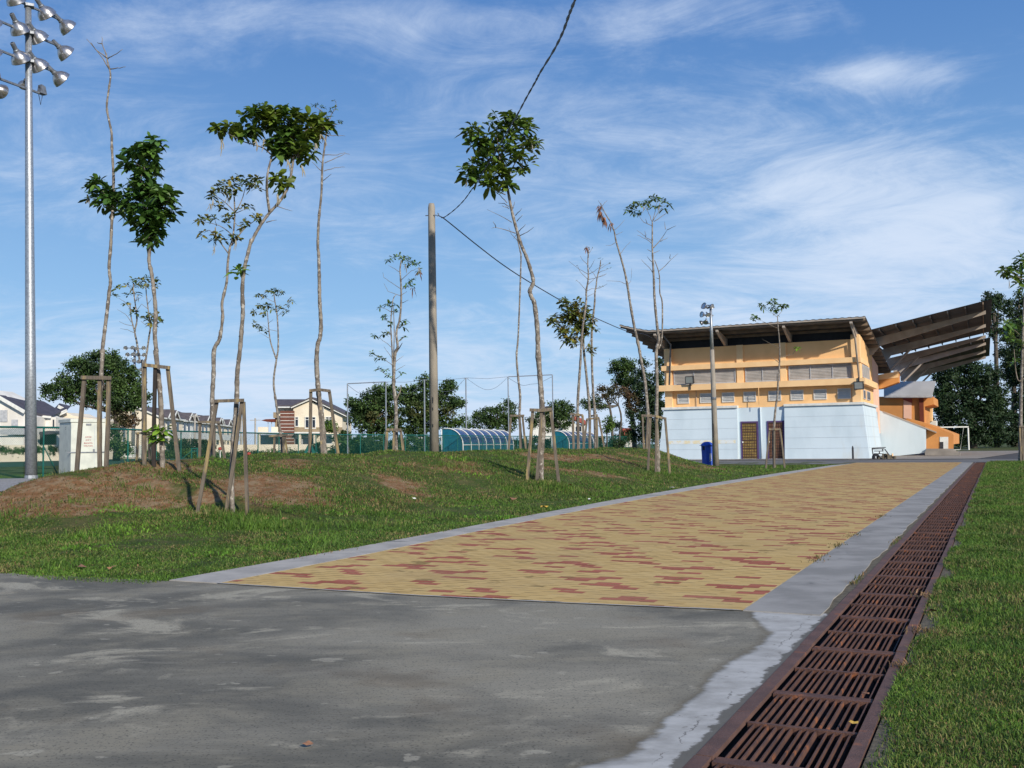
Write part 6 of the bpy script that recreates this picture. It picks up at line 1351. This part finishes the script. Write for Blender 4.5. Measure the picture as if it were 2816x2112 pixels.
for w_ in ((1250, 1297, 570, 725, 1, 2), (1433, 1487, 570, 760, 1, 2), (1556, 1604, 570, 760, 1, 2), (1798, 1905, 568, 712, 2, 2), (1250, 1296, 952, 1055, 1, 1), (1800, 1903, 890, 1035, 1, 1)): windowz(*w_, YH, gh)
poly3([(1345, 870), (1575, 870), (1575, 1100), (1345, 1100)], YH-.1, .08, 'frame_grey', 'porch_recess', gh); poly3([(1390, 950), (1560, 950), (1560, 1100), (1390, 1100)], YH-.2, .08, 'winglass', 'door', gh)
poly3([(1300, 860), (1345, 860), (1345, 1150), (1300, 1150)], YH-1.5, .6, 'cream', 'porch_post', gh); poly3([(1575, 860), (1620, 860), (1620, 1150), (1575, 1150)], YH-1.5, .6, 'cream', 'porch_post', gh)
poly3([(1235, 832), (1690, 832), (1690, 858), (1235, 858)], YH-1.6, 1.5, 'white', 'porch_roof', gh)
poly3([(520, 835), (980, 835), (980, 870), (560, 870)], YH-2.5, 6, 'white', 'carport_roof', gh); poly3([(570, 870), (615, 870), (615, 1120), (570, 1120)], YH-2.4, .5, 'cream', 'carport_post', gh)
poly3([(620, 885), (980, 885), (980, 1100), (620, 1100)], YH+3, .3, 'frame_grey', 'carport_wall', gh)
poly3([(580, 742), (760, 742), (760, 832), (580, 832)], YH+.2, .3, 'cream', 'terrace_wall', gh); poly3([(822, 740), (940, 740), (940, 832), (822, 832)], YH+.2, .3, 'cream', 'terrace_wall', gh)
poly3([(855, 480), (930, 480), (930, 580), (855, 580)], YH+.5, 3, 'taupe', 'water_tank_box', gh); poly3([(885, 580), (950, 580), (950, 832), (885, 832)], YH+1, 3, 'taupe', 'wall', gh)
poly3([(636, 625), (720, 603), (878, 598), (878, 650), (740, 650)], YH, 3, 'maroon', 'canopy', gh)
for x in (757, 820): poly3([(x, 655), (x+8, 655), (x+8, 750), (x, 750)], YH+.5, .1, 'frame_grey', 'canopy_post', gh)
for x, y0, y1 in ((1752, 320, 1010), (1795, 930, 955)): poly3([(x, y0), (x+7, y0), (x+7, y1), (x, y1)], YH-.3, .1, 'white', 'rain_pipe', gh)

# terrace receding from us: gable-ended units
tops = [(425, 1117.6, 172), (452, 1121.5, 178), (478, 1127.6, 186), (509, 1130.7, 193), (531, 1136, 203), (558, 1139, 211), (574, 1142, 219), (591, 1144.8, 227), (604, 1147.2, 235), (618, 1150.7, 246)]
labs = ['first', 'second', 'third', 'fourth', 'fifth', 'sixth', 'seventh', 'eighth', 'ninth', 'last']
for i, (px, py, Y) in enumerate(tops):
    a = Pt(px, py, Y); nxt = tops[i+1][0] if i < 9 else 636; xr = Pt(nxt+5, py, Y)[0]; xl = xr-(9 if i % 2 == 0 else 8); zr = a[2]; Ye = Y-3.4; ze = zr-1.9
    r = thing('terraced_house', 'terraced house with dark gable, '+labs[i]+' in the receding row from its near end', 'house', ((xl+xr)/2, Y, 0), 'terraced houses in the receding row')
    xm = xr-4.4; Yb = Ye+7.2; ty = Ye+(1.4 if i % 2 else 3.6)
    mb = MB(); mb.obox((xl+.4, Ye+.3, 0), (xr-xl-.4, 0, 0), (0, 6.9, 0), (0, 0, ze-.1)); obj('wall', mb, 'cream' if i not in (2,) else 'white', r)
    mb = MB(); mb.prism([(xl, Ye+.32, ze-.1), (xr-.1, Ye+.32, ze-.1), (xm, Ye+.32, zr-.15)], (0, 6.6, 0)); obj('gable_wall', mb, 'cream', r)
    mb = MB(); mb.prism([(xr+.5, Ye, ze-.2), (xr+.5, Yb, ze-.2), (xm, Yb, zr), (xm, Ye, zr)], (0, 0, .16)); mb.prism([(xl-.2, Ye, ze-.1), (xm, Ye, zr), (xm, Yb, zr), (xl-.2, Yb, ze-.1)], (0, 0, .16)); rr_ = obj('roof', mb, 'tile', r)
    mb = MB(); mb.prism([(xr+.9, ty-1.6, ze-.15), (xr+.9, ty, ze+1.25), (xm+1.2, ty, ze+1.25), (xr-.4, ty-1.6, ze-.15)], (0, 0, .14)); mb.prism([(xr+.9, ty, ze+1.25), (xr+.9, ty+1.6, ze-.15), (xr-.4, ty+1.6, ze-.15), (xm+1.2, ty, ze+1.25)], (0, 0, .14)); mb.prism([(xr+.7, ty-1.4, ze-.1), (xr+.7, ty+1.4, ze-.1), (xr+.7, ty, ze+1.1)], (-.3, 0, 0)); obj('dormer', mb, 'tile', rr_)
    mb = MB(); mb.bar((xr+.95, ty-1.65, ze-.2), (xr+.95, ty, ze+1.2), .12, .26); mb.bar((xr+.95, ty, ze+1.2), (xr+.95, ty+1.65, ze-.2), .12, .26); mb.bar((xr+.6, Ye, ze-.25), (xr+.6, Yb, ze-.25), .12, .26); mb.bar((xr+.5, Ye-.04, ze-.2), (xm, Ye-.04, zr), .10, .24); mb.bar((xl, Ye-.04, ze-.2), (xm, Ye-.04, zr), .10, .24); obj('verge_board', mb, 'white', r)
    mb = MB(); mb.obox((xr, Ye+.6, 3.0), (1.6, 0, 0), (0, 5.8, 0), (0, 0, .25)); mb.obox((xr+1.5, Ye+.6, 3.25), (.1, 0, 0), (0, 5.8, 0), (0, 0, .9)); mb.obox((xr+.0, Ye+.6, 3.25), (1.5, 0, 0), (0, .12, 0), (0, 0, .9)); obj('balcony', mb, 'white', r)
    mb = MB(); mb.obox((xr+1.3, Ye+.7, 0), (.3, 0, 0), (0, .3, 0), (0, 0, 3)); mb.obox((xr+1.3, Ye+5.8, 0), (.3, 0, 0), (0, .3, 0), (0, 0, 3)); obj('porch_post', mb, 'cream', r)
    for yy, z0, z1 in ((1.2, 4.2, 6.0), (3.6, 4.2, 6.0), (1.2, .6, 2.6), (3.6, .2, 2.5)):
        mb = MB(); mb.obox((xr+.01, Ye+yy, z0), (.08, 0, 0), (0, 1.4, 0), (0, 0, z1-z0)); w_ = obj('window', mb, 'white', r); mb = MB(); mb.obox((xr+.09, Ye+yy+.12, z0+.12), (.02, 0, 0), (0, 1.16, 0), (0, 0, z1-z0-.24)); obj('pane', mb, 'winglass', w_)
    if i in (0, 2): mb = MB(); mb.obox((xr-1.6, Ye+.32, 2.6), (1.5, 0, 0), (0, .07, 0), (0, 0, 3.2)); obj('cladding', mb, 'brownclad', r)
# left near terrace: two houses partly hidden by the mast and cabinet
z1f = lambda x, y: (x*.1537, 1060+y*.1537)
YL = 118
lh = thing('end_house', 'off-white end house with a dark purple roof behind the tall mast', 'house', (Pt(20, 1200, YL)[0], YL+5, 0))
poly3([(-900, 600), (-300, 60), (0, 215), (430, 470), (640, 560), (640, 1180), (-900, 1180)], YL, 7, 'creamdirty', 'wall', lh, z1f)
poly3([(640, 545), (1000, 570), (1000, 1180), (640, 1180)], YL+2.5, 7, 'creamdirty', 'wall', lh, z1f)
mb = MB(); mb.prism([Pt(*z1f(*q)[:2], Yq) for q, Yq in (((-60, 180), YL-.3), ((430, 455), YL-.3), ((640, 535), YL+1), ((915, 560), YL+3), ((1085, 480), YL+9), ((780, 300), YL+9), ((560, 250), YL+9), ((260, 210), YL+6))], (0, .2, .1)); obj('roof', mb, 'tile_purple', lh)
mb = MB(); mb.bar(Pt(*z1f(-100, 165), YL-.5), Pt(*z1f(440, 475), YL-.5), .14, .4); mb.bar(Pt(*z1f(640, 545), YL+1.8), Pt(*z1f(915, 568), YL+2.2), .14, .25); obj('verge_board', mb, 'white', lh)
for x0, x1, y0, y1 in ((670, 690, 590, 630), (705, 725, 590, 630), (780, 808, 595, 730), (944, 965, 610, 735), (205, 318, 610, 720), (0, 130, 440, 650)):
    mt = 'winglass' if x0 > 600 else 'frame_grey'; mb = MB(); Yw = YL+2.4 if x0 > 600 else YL-.1
    mb.prism([Pt(*z1f(*q), Yw) for q in ((x0, y0), (x1, y0), (x1, y1), (x0, y1))], (0, .09, 0)); obj('window', mb, mt, lh)
poly3([(0, 790), (430, 760), (430, 880), (0, 880)], YL-3, 3, 'frame_grey', 'carport_roof', lh, z1f); poly3([(-200, 900), (430, 900), (430, 1190), (-200, 1190)], YL-2.5, .3, 'creamdirty', 'carport_wall', lh, z1f)
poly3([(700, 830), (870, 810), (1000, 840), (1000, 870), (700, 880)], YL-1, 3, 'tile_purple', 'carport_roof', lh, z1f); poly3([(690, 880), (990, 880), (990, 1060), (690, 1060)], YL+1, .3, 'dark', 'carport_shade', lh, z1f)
lh2 = thing('end_house', 'cream house with white-edged gable behind the white cabinet', 'house', (Pt(200, 1200, YL+14)[0], YL+18, 0))
poly3([(1000, 570), (1190, 485), (1300, 540), (1900, 620), (1900, 1150), (1000, 1150)], YL+10, 7, 'cream', 'wall', lh2, z1f)
poly3([(1000, 780), (1060, 780), (1060, 1100), (1000, 1100)], YL+9.6, .3, 'brownclad', 'cladding', lh2, z1f)
mb = MB(); mb.bar(Pt(*z1f(945, 568), YL+9.3), Pt(*z1f(1200, 450), YL+9.3), .14, .42); mb.bar(Pt(*z1f(1040, 375), YL+12), Pt(*z1f(1180, 440), YL+12), .14, .4); obj('verge_board', mb, 'white', lh2)
mb = MB(); mb.prism([Pt(*z1f(*q), Yq) for q, Yq in (((945, 560), YL+9.2), ((1200, 445), YL+9.2), ((1260, 380), YL+15), ((1050, 330), YL+16), ((900, 480), YL+15))], (0, .2, .1)); obj('roof', mb, 'tile_purple', lh2)
# houses further right
z5 = lambda x, y: (1400+x*.1989, 1060+y*.1989)
h3 = thing('white_house', 'small white house with a red tiled roof seen between the stake frames', 'house', (Pt(1590, 1200, 165)[0], 168, 0))
poly3([(840, 520), (1060, 540), (1060, 800), (740, 800), (740, 600)], 165, 7, 'white', 'wall', h3, z5); poly3([(930, 565), (1000, 565), (1000, 640), (930, 640)], 164.8, .15, 'winglass', 'window', h3, z5)
mb = MB(); mb.prism([Pt(*z5(*q), Yq) for q, Yq in (((850, 470), 164.5), ((920, 440), 166), ((1060, 510), 166), ((1060, 545), 164.5))], (0, 0, .3)); mb.prism([Pt(*z5(*q), 164.4) for q in ((845, 455), (905, 440), (1065, 530), (1060, 545), (900, 470))], (0, 3, 0)); obj('roof', mb, 'tile_red', h3)
h4 = thing('white_house', 'pale house with a purple roof peeping over the round bush', 'house', (Pt(1490, 1200, 170)[0], 173, 0))
poly3([(330, 400), (700, 330), (820, 420), (820, 800), (330, 800)], 170, 6, 'white', 'wall', h4, z5); poly3([(380, 330), (520, 285), (620, 285), (700, 330), (860, 400), (840, 430), (600, 340), (380, 350)], 169, 6, 'tile_purple', 'roof', h4, z5)
h5 = thing('red_roofed_house', 'low house with a broad faded red roof behind the fence', 'house', (Pt(1725, 1200, 150)[0], 152, 0))
poly3([(1560, 590), (1730, 590), (1745, 700), (1600, 700)], 150, 4, 'tile_red', 'roof', h5, z5); poly3([(1600, 700), (1740, 700), (1740, 850), (1600, 850)], 150.4, 3, 'creamdirty', 'wall', h5, z5)
# cream boundary wall
mb = MB(); A_, B_ = Pt(60, 1226, 112), Pt(300, 1224, 136); pts = [Pt(-160, 1224, 100), Pt(160, 1226, 112), Pt(420, 1224.5, 140), Pt(620, 1223, 148), Pt(960, 1223, 150)]
bw = thing('boundary_wall', 'low cream boundary wall stretching in front of the houses', 'wall', (pts[2][0], pts[2][1], 0))
for a, b in zip(pts[:-1], pts[1:]): mb = MB(); mb.bar((a[0], a[1], a[2]/2-.1), (b[0], b[1], b[2]/2-.1), .2, a[2]+.2); obj('wall_panel', mb, 'cream', bw)
for px, lb in ((536, 'left slim concrete street pole before the terrace'), (663, 'slim concrete street pole beside the brown terrace end'), (702, 'slim concrete street pole left of the red canopy')):
    p = Pt(px, {536: 1140, 663: 1150, 702: 1150}[px], 150); mb = MB(); mb.tube([(p[0], p[1], 0), p], [.16, .12], 6); mb.bar(p-np.array([.8, 0, .3]), p+np.array([.8, 0, -.3]), .1, .1); tag(obj('street_pole', mb, 'kerb', loc=(p[0], p[1], 0)), lb, 'pole')

# ================================================================== BACKGROUND TREES
def big_tree(name, label, Y, ell, mat, trunks=(), leaf=.34, dens=1.0, group='trees beyond the pitch', gap=.0, mat2=None, cl=.75):
    k = Y/F; C0 = Pt(ell[0][0], ell[0][1], Y); base = (Pt(trunks[0][0][0][0], trunks[0][0][0][1], Y) if trunks else C0); r = thing(name, label, 'tree' if name != 'shrub' else 'shrub', (base[0], base[1], 0), group)
    out = {mat: []}
    if mat2: out[mat2] = []
    for e in ell:
        x, y, rx, ry = e[:4]; m_ = mat2 if len(e) > 4 and e[4] else mat
        Ce = Pt(x, y, Y+RNG.uniform(-.4, .4)); a, b = rx*k, ry*k; dd = (a+b)/2*.8; nC = int(max(6, dens*9*(a*b*dd)**(2/3)/(cl**2)))
        d = RNG.normal(0, 1, (nC, 3)); d /= np.linalg.norm(d, axis=1)[:, None]; q = RNG.uniform(.25, 1, nC)**.45*(1+RNG.normal(0, .06, nC))
        P = Ce+(_r[None]*(d[:, :1]*a)+_u[None]*(d[:, 2:3]*b)+_f[None]*(d[:, 1:2]*dd))*q[:, None]
        n = 52; C = np.repeat(P, n, 0)+RNG.normal(0, cl*.36, (nC*n, 3))*np.array([1, 1, .75]); C = C[C[:, 2] > .05]; out[m_].append(C)
    for m_, Cs in out.items():
        C = np.concatenate(Cs); N = len(C); nr = RNG.normal(0, 1, (N, 3))+np.array([0, -.2, .5]); nr /= np.linalg.norm(nr, axis=1)[:, None]; t = np.cross(nr, RNG.normal(0, 1, (N, 3))); t /= np.linalg.norm(t, axis=1)[:, None]; b = np.cross(nr, t); s = (leaf*RNG.uniform(.6, 1.3, N))[:, None]
        V = np.stack([C-t*s*.5, C-b*s*.24+nr*s*.08, C+t*s*.5, C+b*s*.24+nr*s*.08], 1).reshape(-1, 3); i = np.arange(N)*4
        npobj('crown', V, np.stack([i, i+1, i+2, i+3], -1), m_, r)
    mb = MB()
    for tr in trunks:
        w0 = tr[1]; Q = smooth3(line3(tr[0], Y), 3); Q[0] = np.array([Q[0][0], Q[0][1], -.1]); n = len(Q); mb.tube(Q, [w0*(1-.6*i/(n-1)) for i in range(n)], 8)
        if len(tr) < 3:
            for e in ell[:9]:
                j = Q[int(n*.6)]; Ce = Pt(e[0], e[1], Y); mb.tube([j, j*.45+Ce*.55+np.array([0, 0, -.3]), Ce], [w0*.45, w0*.3, w0*.12], 5)
    if trunks: obj('trunk', mb, 'bark_dark', r, smooth=True)
    return r


def e3(t, *L_): return [(CR[t][0]+q[0]*CR[t][2], CR[t][1]+q[1]*CR[t][2], q[2]*CR[t][2], q[3]*CR[t][2])+tuple(q[4:]) for q in L_]
big_tree('broad_tree', 'big dark broad tree behind the cabinet, at the left', 104, e3('C3', (850, 330, 220, 110), (740, 400, 180, 120), (600, 520, 210, 90), (480, 560, 120, 70), (880, 520, 230, 120), (1030, 400, 150, 120), (1120, 470, 110, 120), (1180, 600, 110, 110), (1240, 620, 60, 60), (720, 620, 150, 70), (1060, 620, 130, 130), (1080, 780, 120, 110, 1), (940, 640, 130, 90), (640, 300, 60, 50), (900, 250, 130, 50)), 'fol', [(c('C3', (1010, 1150), (1020, 950), (1000, 750), (960, 560)), .38)], mat2='fol_brown', leaf=.32)
big_tree('shrub', 'dark green creeper-covered shrub beside the far cabinets', 102, e3('C3', (1000, 900, 60, 80), (1010, 1040, 70, 90), (1090, 1060, 60, 70), (960, 980, 40, 80)), 'fol', leaf=.28, group='shrubs along the far edge')
big_tree('round_tree', 'wide bushy tree left of the concrete pole, behind the left net frame', 112, e3('Z4', (430, 760, 320, 250), (300, 700, 200, 170), (700, 560, 210, 180), (560, 560, 160, 110), (640, 900, 330, 240, 1), (300, 1020, 180, 180), (600, 1120, 350, 140), (880, 700, 160, 200), (830, 450, 110, 80)), 'fol', [(c('Z4', (480, 1650), (500, 1200), (520, 800)), .4)], mat2='fol_mix', leaf=.34)
big_tree('round_tree', 'wide bushy tree behind the concrete pole with an olive-brown right side', 116, e3('Z4', (1100, 560, 150, 130), (1250, 520, 220, 130), (1450, 300, 110, 110), (1520, 420, 160, 130), (1870, 400, 100, 110), (1960, 430, 60, 50), (1800, 560, 150, 130), (1950, 690, 190, 90), (2120, 710, 60, 40), (1850, 800, 200, 160, 1), (1300, 850, 330, 260, 1), (1150, 1000, 260, 230), (1550, 1000, 260, 200, 1), (1500, 700, 220, 200), (1850, 1000, 170, 110, 1), (1300, 1180, 400, 80)), 'fol', [(c('Z4', (1400, 1650), (1420, 1200), (1450, 800)), .42)], mat2='fol_mix', leaf=.34)
big_tree('small_tree', 'light green bush at the left end of the long dugout', 118, e3('Z4', (2100, 1000, 110, 90), (2000, 1110, 150, 60), (2180, 1080, 90, 70)), 'fol_bright', leaf=.3)
big_tree('small_tree', 'spreading green tree above the long dugout roof', 122, e3('C5', (760, 690, 70, 60), (690, 730, 60, 50), (600, 760, 110, 60), (690, 800, 150, 60), (520, 790, 70, 50), (780, 790, 80, 70), (560, 850, 130, 40), (740, 860, 120, 40), (830, 740, 40, 60)), 'fol', [(c('C5', (690, 1050), (690, 850), (690, 760)), .2)], leaf=.3)
big_tree('small_tree', 'dense rounded tree in front of the purple roof between stake frames', 124, e3('C5', (1230, 700, 100, 50), (1290, 740, 80, 60), (1180, 780, 110, 70), (1050, 800, 110, 50), (1260, 820, 110, 50), (990, 840, 60, 40), (1150, 860, 120, 40), (1180, 690, 50, 40)), 'fol', [(c('C5', (1180, 1050), (1180, 850), (1180, 780)), .25)], leaf=.3)
big_tree('sparse_tree', 'open brown-leaved tree with slanting bare limbs left of the building', 128, e3('C5', (1600, 560, 90, 50, 1), (1660, 520, 70, 40, 1), (1560, 640, 50, 30), (1450, 660, 50, 24), (1490, 690, 50, 16), (1680, 600, 80, 40, 1), (1740, 560, 70, 70, 1), (1600, 690, 40, 20)), 'fol', [(c('C5', (1690, 1000), (1680, 800), (1660, 680), (1620, 580)), .2), (c('C5', (1740, 1000), (1765, 800), (1740, 680), (1700, 620)), .16)], mat2='fol_brown', dens=.55, leaf=.3)
big_tree('tall_tree', 'tall green tree rising behind the brown-leaved one', 136, e3('C5', (1700, 330, 50, 30), (1780, 320, 90, 50), (1830, 340, 70, 60), (1760, 390, 90, 40), (1800, 450, 90, 60), (1760, 480, 60, 40), (1850, 480, 60, 60)), 'fol', [(c('C5', (1880, 1000), (1860, 800), (1820, 600), (1800, 450)), .35)], leaf=.34)
big_tree('tall_tree', 'dark conifer-like tree against the left end of the building', 131, e3('C5', (1950, 330, 40, 60), (1960, 440, 80, 70), (2000, 560, 70, 110), (1900, 560, 60, 70), (2110, 350, 50, 90), (2100, 500, 60, 100), (2090, 650, 60, 110), (1990, 700, 90, 80), (1880, 660, 80, 80, 1), (1840, 600, 70, 60, 1), (2050, 800, 110, 90), (1920, 800, 90, 60), (2000, 880, 120, 50), (1840, 740, 40, 30)), 'fol_dark', [(c('C5', (1990, 1000), (1990, 700), (1960, 450)), .35)], mat2='fol_brown', leaf=.34)
big_tree('small_tree', 'fresh green small tree behind the right end of the farther dugout', 120, e3('C5', (1640, 820, 50, 40), (1630, 880, 40, 40), (1660, 860, 50, 50)), 'fol_bright', [(c('C5', (1640, 1000), (1640, 880), (1640, 830)), .1)], leaf=.26)
big_tree('hedge_tree', 'dark green undergrowth behind the fence left of the building', 132, e3('C5', (1740, 860, 60, 40), (1830, 950, 90, 40), (1950, 960, 110, 50), (1740, 970, 90, 30), (1880, 900, 60, 40), (2060, 950, 60, 60)), 'fol_dark', leaf=.3, group='shrubs along the far edge')
big_tree('undergrowth', 'dark undergrowth filling the space below the two wide bushy trees', 110, [(960+i*34, 1222+4*math.sin(i*1.9), 24, 24) for i in range(10)], 'fol', leaf=.3, group='shrubs along the far edge', cl=.6, mat2=None)
big_tree('undergrowth', 'dark undergrowth behind the two dugouts', 126, [(1300+i*36, 1222+3*math.sin(i*2.3), 25, 16) for i in range(12)], 'fol_dark', leaf=.3, group='shrubs along the far edge', cl=.6)
# right side
big_tree('large_tree', 'huge rounded dark tree right of the grandstand', 122, e3('c7', (1500, 760, 260, 110), (1650, 840, 170, 120), (1380, 880, 200, 140), (1600, 1000, 230, 170), (1400, 1060, 230, 150), (1250, 1000, 110, 120), (1700, 1100, 160, 130), (1500, 1200, 330, 120), (1250, 1180, 120, 100), (1750, 1000, 110, 90), (1450, 680, 160, 60), (1300, 760, 130, 80), (1520, 1320, 380, 70), (1220, 860, 70, 90)), 'fol_dark', [(c('c7', (1530, 1480), (1530, 1200), (1520, 950)), .5)], leaf=.36, cl=.85)
big_tree('tall_tree', 'tall dark tree showing above the canopy tip', 134, e3('c7', (1700, 60, 70, 50), (1660, 100, 60, 40), (1720, 140, 80, 60), (1710, 260, 70, 90), (1740, 380, 60, 80), (1760, 60, 40, 30)), 'fol_dark', [(c('c7', (1740, 1400), (1740, 700), (1720, 200)), .4)], leaf=.36)
big_tree('tall_tree', 'tall dark tree with separate clumps near the right edge of the photo', 138, e3('c7', (1850, 130, 60, 50), (1880, 190, 80, 50), (1950, 60, 50, 60), (1930, 240, 70, 60), (1990, 160, 50, 120), (1900, 420, 90, 140), (1850, 330, 60, 60), (1980, 420, 60, 140), (1820, 600, 90, 90), (1990, 520, 90, 120), (2000, 760, 110, 130), (1990, 980, 120, 120), (1960, 330, 60, 70), (2040, 300, 60, 160), (1930, 640, 110, 120), (1900, 800, 100, 90), (1830, 740, 80, 90)), 'fol_dark', [(c('c7', (1900, 1400), (1900, 900), (1900, 300)), .45)], leaf=.36, cl=.85)
big_tree('tree_belt', 'dark low tree mass along the far right behind the goal', 130, e3('c7', (1850, 1200, 200, 90), (1950, 1120, 120, 110), (1750, 1330, 260, 70), (2050, 1250, 150, 130), (1950, 1350, 160, 60), (1350, 1370, 200, 60), (2150, 1000, 150, 300), (2250, 600, 150, 400)), 'fol_dark', leaf=.38, cl=.95)
# shrub row before the boundary wall
ON = 'first second third fourth fifth sixth seventh eighth ninth tenth eleventh twelfth thirteenth fourteenth fifteenth sixteenth seventeenth'.split()
for i in range(17):
    px = 415+i*37+RNG.uniform(-6, 6); hy = RNG.uniform(8, 14); yb = 1238
    big_tree('shrub', 'dense green shrub before the cream boundary wall, '+ON[i]+' in the row from the left', 118+RNG.uniform(-3, 3), [(px, 1252-hy*.3, 24, hy*.85), (px+14, 1254, 17, hy*.6)], 'fol' if i % 3 else 'fol_bright', leaf=.24, group='shrubs before the boundary wall', cl=.5)
for i in range(5):
    big_tree('shrub', 'dark green shrub by the left end house wall, '+ON[i]+' from the left', 96+i, [(8+i*33, 1240, 16, 9)], 'fol', leaf=.24, group='shrubs before the left end house', cl=.5)
for i, (px, py, rx, ry) in enumerate(((905, 1175, 22, 16), (940, 1205, 26, 18), (935, 1235, 30, 16), (875, 1235, 22, 14), (985, 1232, 30, 18), (1060, 1236, 40, 16))):
    big_tree('shrub', ['bushy shrub against the gable wall of the cream house', 'shrub just right of the gabled house corner', 'low shrub at the right foot of the gabled house', 'bright shrub before the porch of the gabled house', 'shrub behind the left post of the left net frame', 'shrub inside the left net frame'][i], 108+i*2, [(px, py, rx, ry)], ('fol_bright', 'fol')[i % 2], leaf=.3, group='shrubs by the gabled house', cl=.55)
for i, (px, Y, dy) in enumerate(((480, 140, 0), (520, 138, -4), (560, 142, 2), (1010, 108, 0))):
    big_tree('shrub', ['dark shrub before the first terraced houses', 'dark shrub before the middle terraced houses', 'dark shrub before the far terraced houses', 'dark shrub under the left net frame'][i], Y, [(px, 1225+dy, 22, 16), (px+16, 1232, 18, 12)], 'fol_dark', leaf=.3, group='shrubs before the boundary wall', cl=.55)
# palm fronds by the house
r = thing('palm', 'small palm with arching fronds at the right of the gabled house', 'palm', (Pt(955, 1240, 106)[0], 106, 0)); base = Pt(958, 1228, 106)
cs = np.repeat(base[None], 16, 0); th = np.linspace(0, 6.28, 16); dr = np.stack([np.cos(th), np.sin(th), np.full(16, .9)], -1); dr /= np.linalg.norm(dr, axis=1)[:, None]
V, Fc = leafset(cs, dr, np.full(16, 2.3), np.full(16, .35), np.full(16, .45)); npobj('fronds', V, Fc, 'fol_bright', r)
mb = MB(); mb.tube([(base[0], base[1], 0), base], [.15, .1], 6); obj('trunk', mb, 'bark_dark', r)

# ================================================================== LITTER ON THE GRASS
def scrap(name, label, cat, px, py, size, mat, Y=None):
    if Y is None:
        p = G(px, py, 0.0)
        for _ in range(25):
            g = gzf(p[0], p[1]); p = G(px, py, min(g, 1.0))*.5+p*.5
    else: p = Pt(px, py, Y)
    p[2] = gzf(p[0], p[1])+.015; mb = MB(); n = 7; pts = []
    for k in range(n): a = 2*math.pi*k/n; rr = size*RNG.uniform(.55, 1.1)*.5; pts.append((p[0]+math.cos(a)*rr, p[1]+math.sin(a)*rr*.7, p[2]+RNG.uniform(0, size*.35)))
    mb.add(pts+[(p[0], p[1], p[2]+size*.22)], [(i, (i+1) % n, n) for i in range(n)]); tag(obj(name, mb, mat, loc=p, fix=False), label, cat)


scrap('paper_scrap', 'crumpled white paper on the grass verge near the blue bin', 'litter', 1846, 1346, .19, 'paper')
scrap('dry_leaf', 'yellow fallen leaf on the grass by the kerb', 'leaf', 1498, 1399, .16, 'yleaf')
scrap('dry_leaf', 'brown curled leaf on the grass left of the yellow leaf', 'leaf', 1412, 1379, .20, 'dryleaf')
scrap('paper_scrap', 'tiny white scrap on the slope of the berm', 'litter', 1138, 1374, .08, 'paper')
scrap('paper_scrap', 'tiny white scrap on the grass right of the yellow leaf', 'litter', 1620, 1376, .08, 'paper')
scrap('dry_leaf', 'orange leaf at the foot of the berm under the round-crowned tree', 'leaf', 1567, 1338, .14, 'yleaf')
scrap('dry_leaf', 'large reddish leaf on the grass near the forecourt', 'leaf', 222, 1568, .13, 'dryleaf')
scrap('dry_leaf', 'small reddish leaf on the grass right of the large one', 'leaf', 308, 1570, .10, 'dryleaf')
scrap('stone', 'pale stone lying on the berm crest beside the white cabinet', 'stone', 325, 1309, .16, 'kerb')
scrap('dry_leaf', 'brown leaf half way up the near slope', 'leaf', 790, 1390, .22, 'dryleaf')
scrap('dry_leaf', 'dead leaf caught on the third grate panel of the drain', 'leaf', 2382, 1921, .045, 'dryleaf')
scrap('dry_leaf', 'dead leaf lying on the drain edging beside the lawn', 'leaf', 2345, 2005, .05, 'yleaf')
scrap('dry_leaf', 'dead leaf on the lawn beside the drain, farther up', 'leaf', 2560, 1690, .09, 'dryleaf')
scrap('dry_leaf', 'small dark leaf lying in the middle of the forecourt', 'leaf', 850, 2062, .05, 'dryleaf')
scrap('plastic_cup', 'small red scrap beside the green clover patch', 'litter', 338, 1338, .09, 'red')
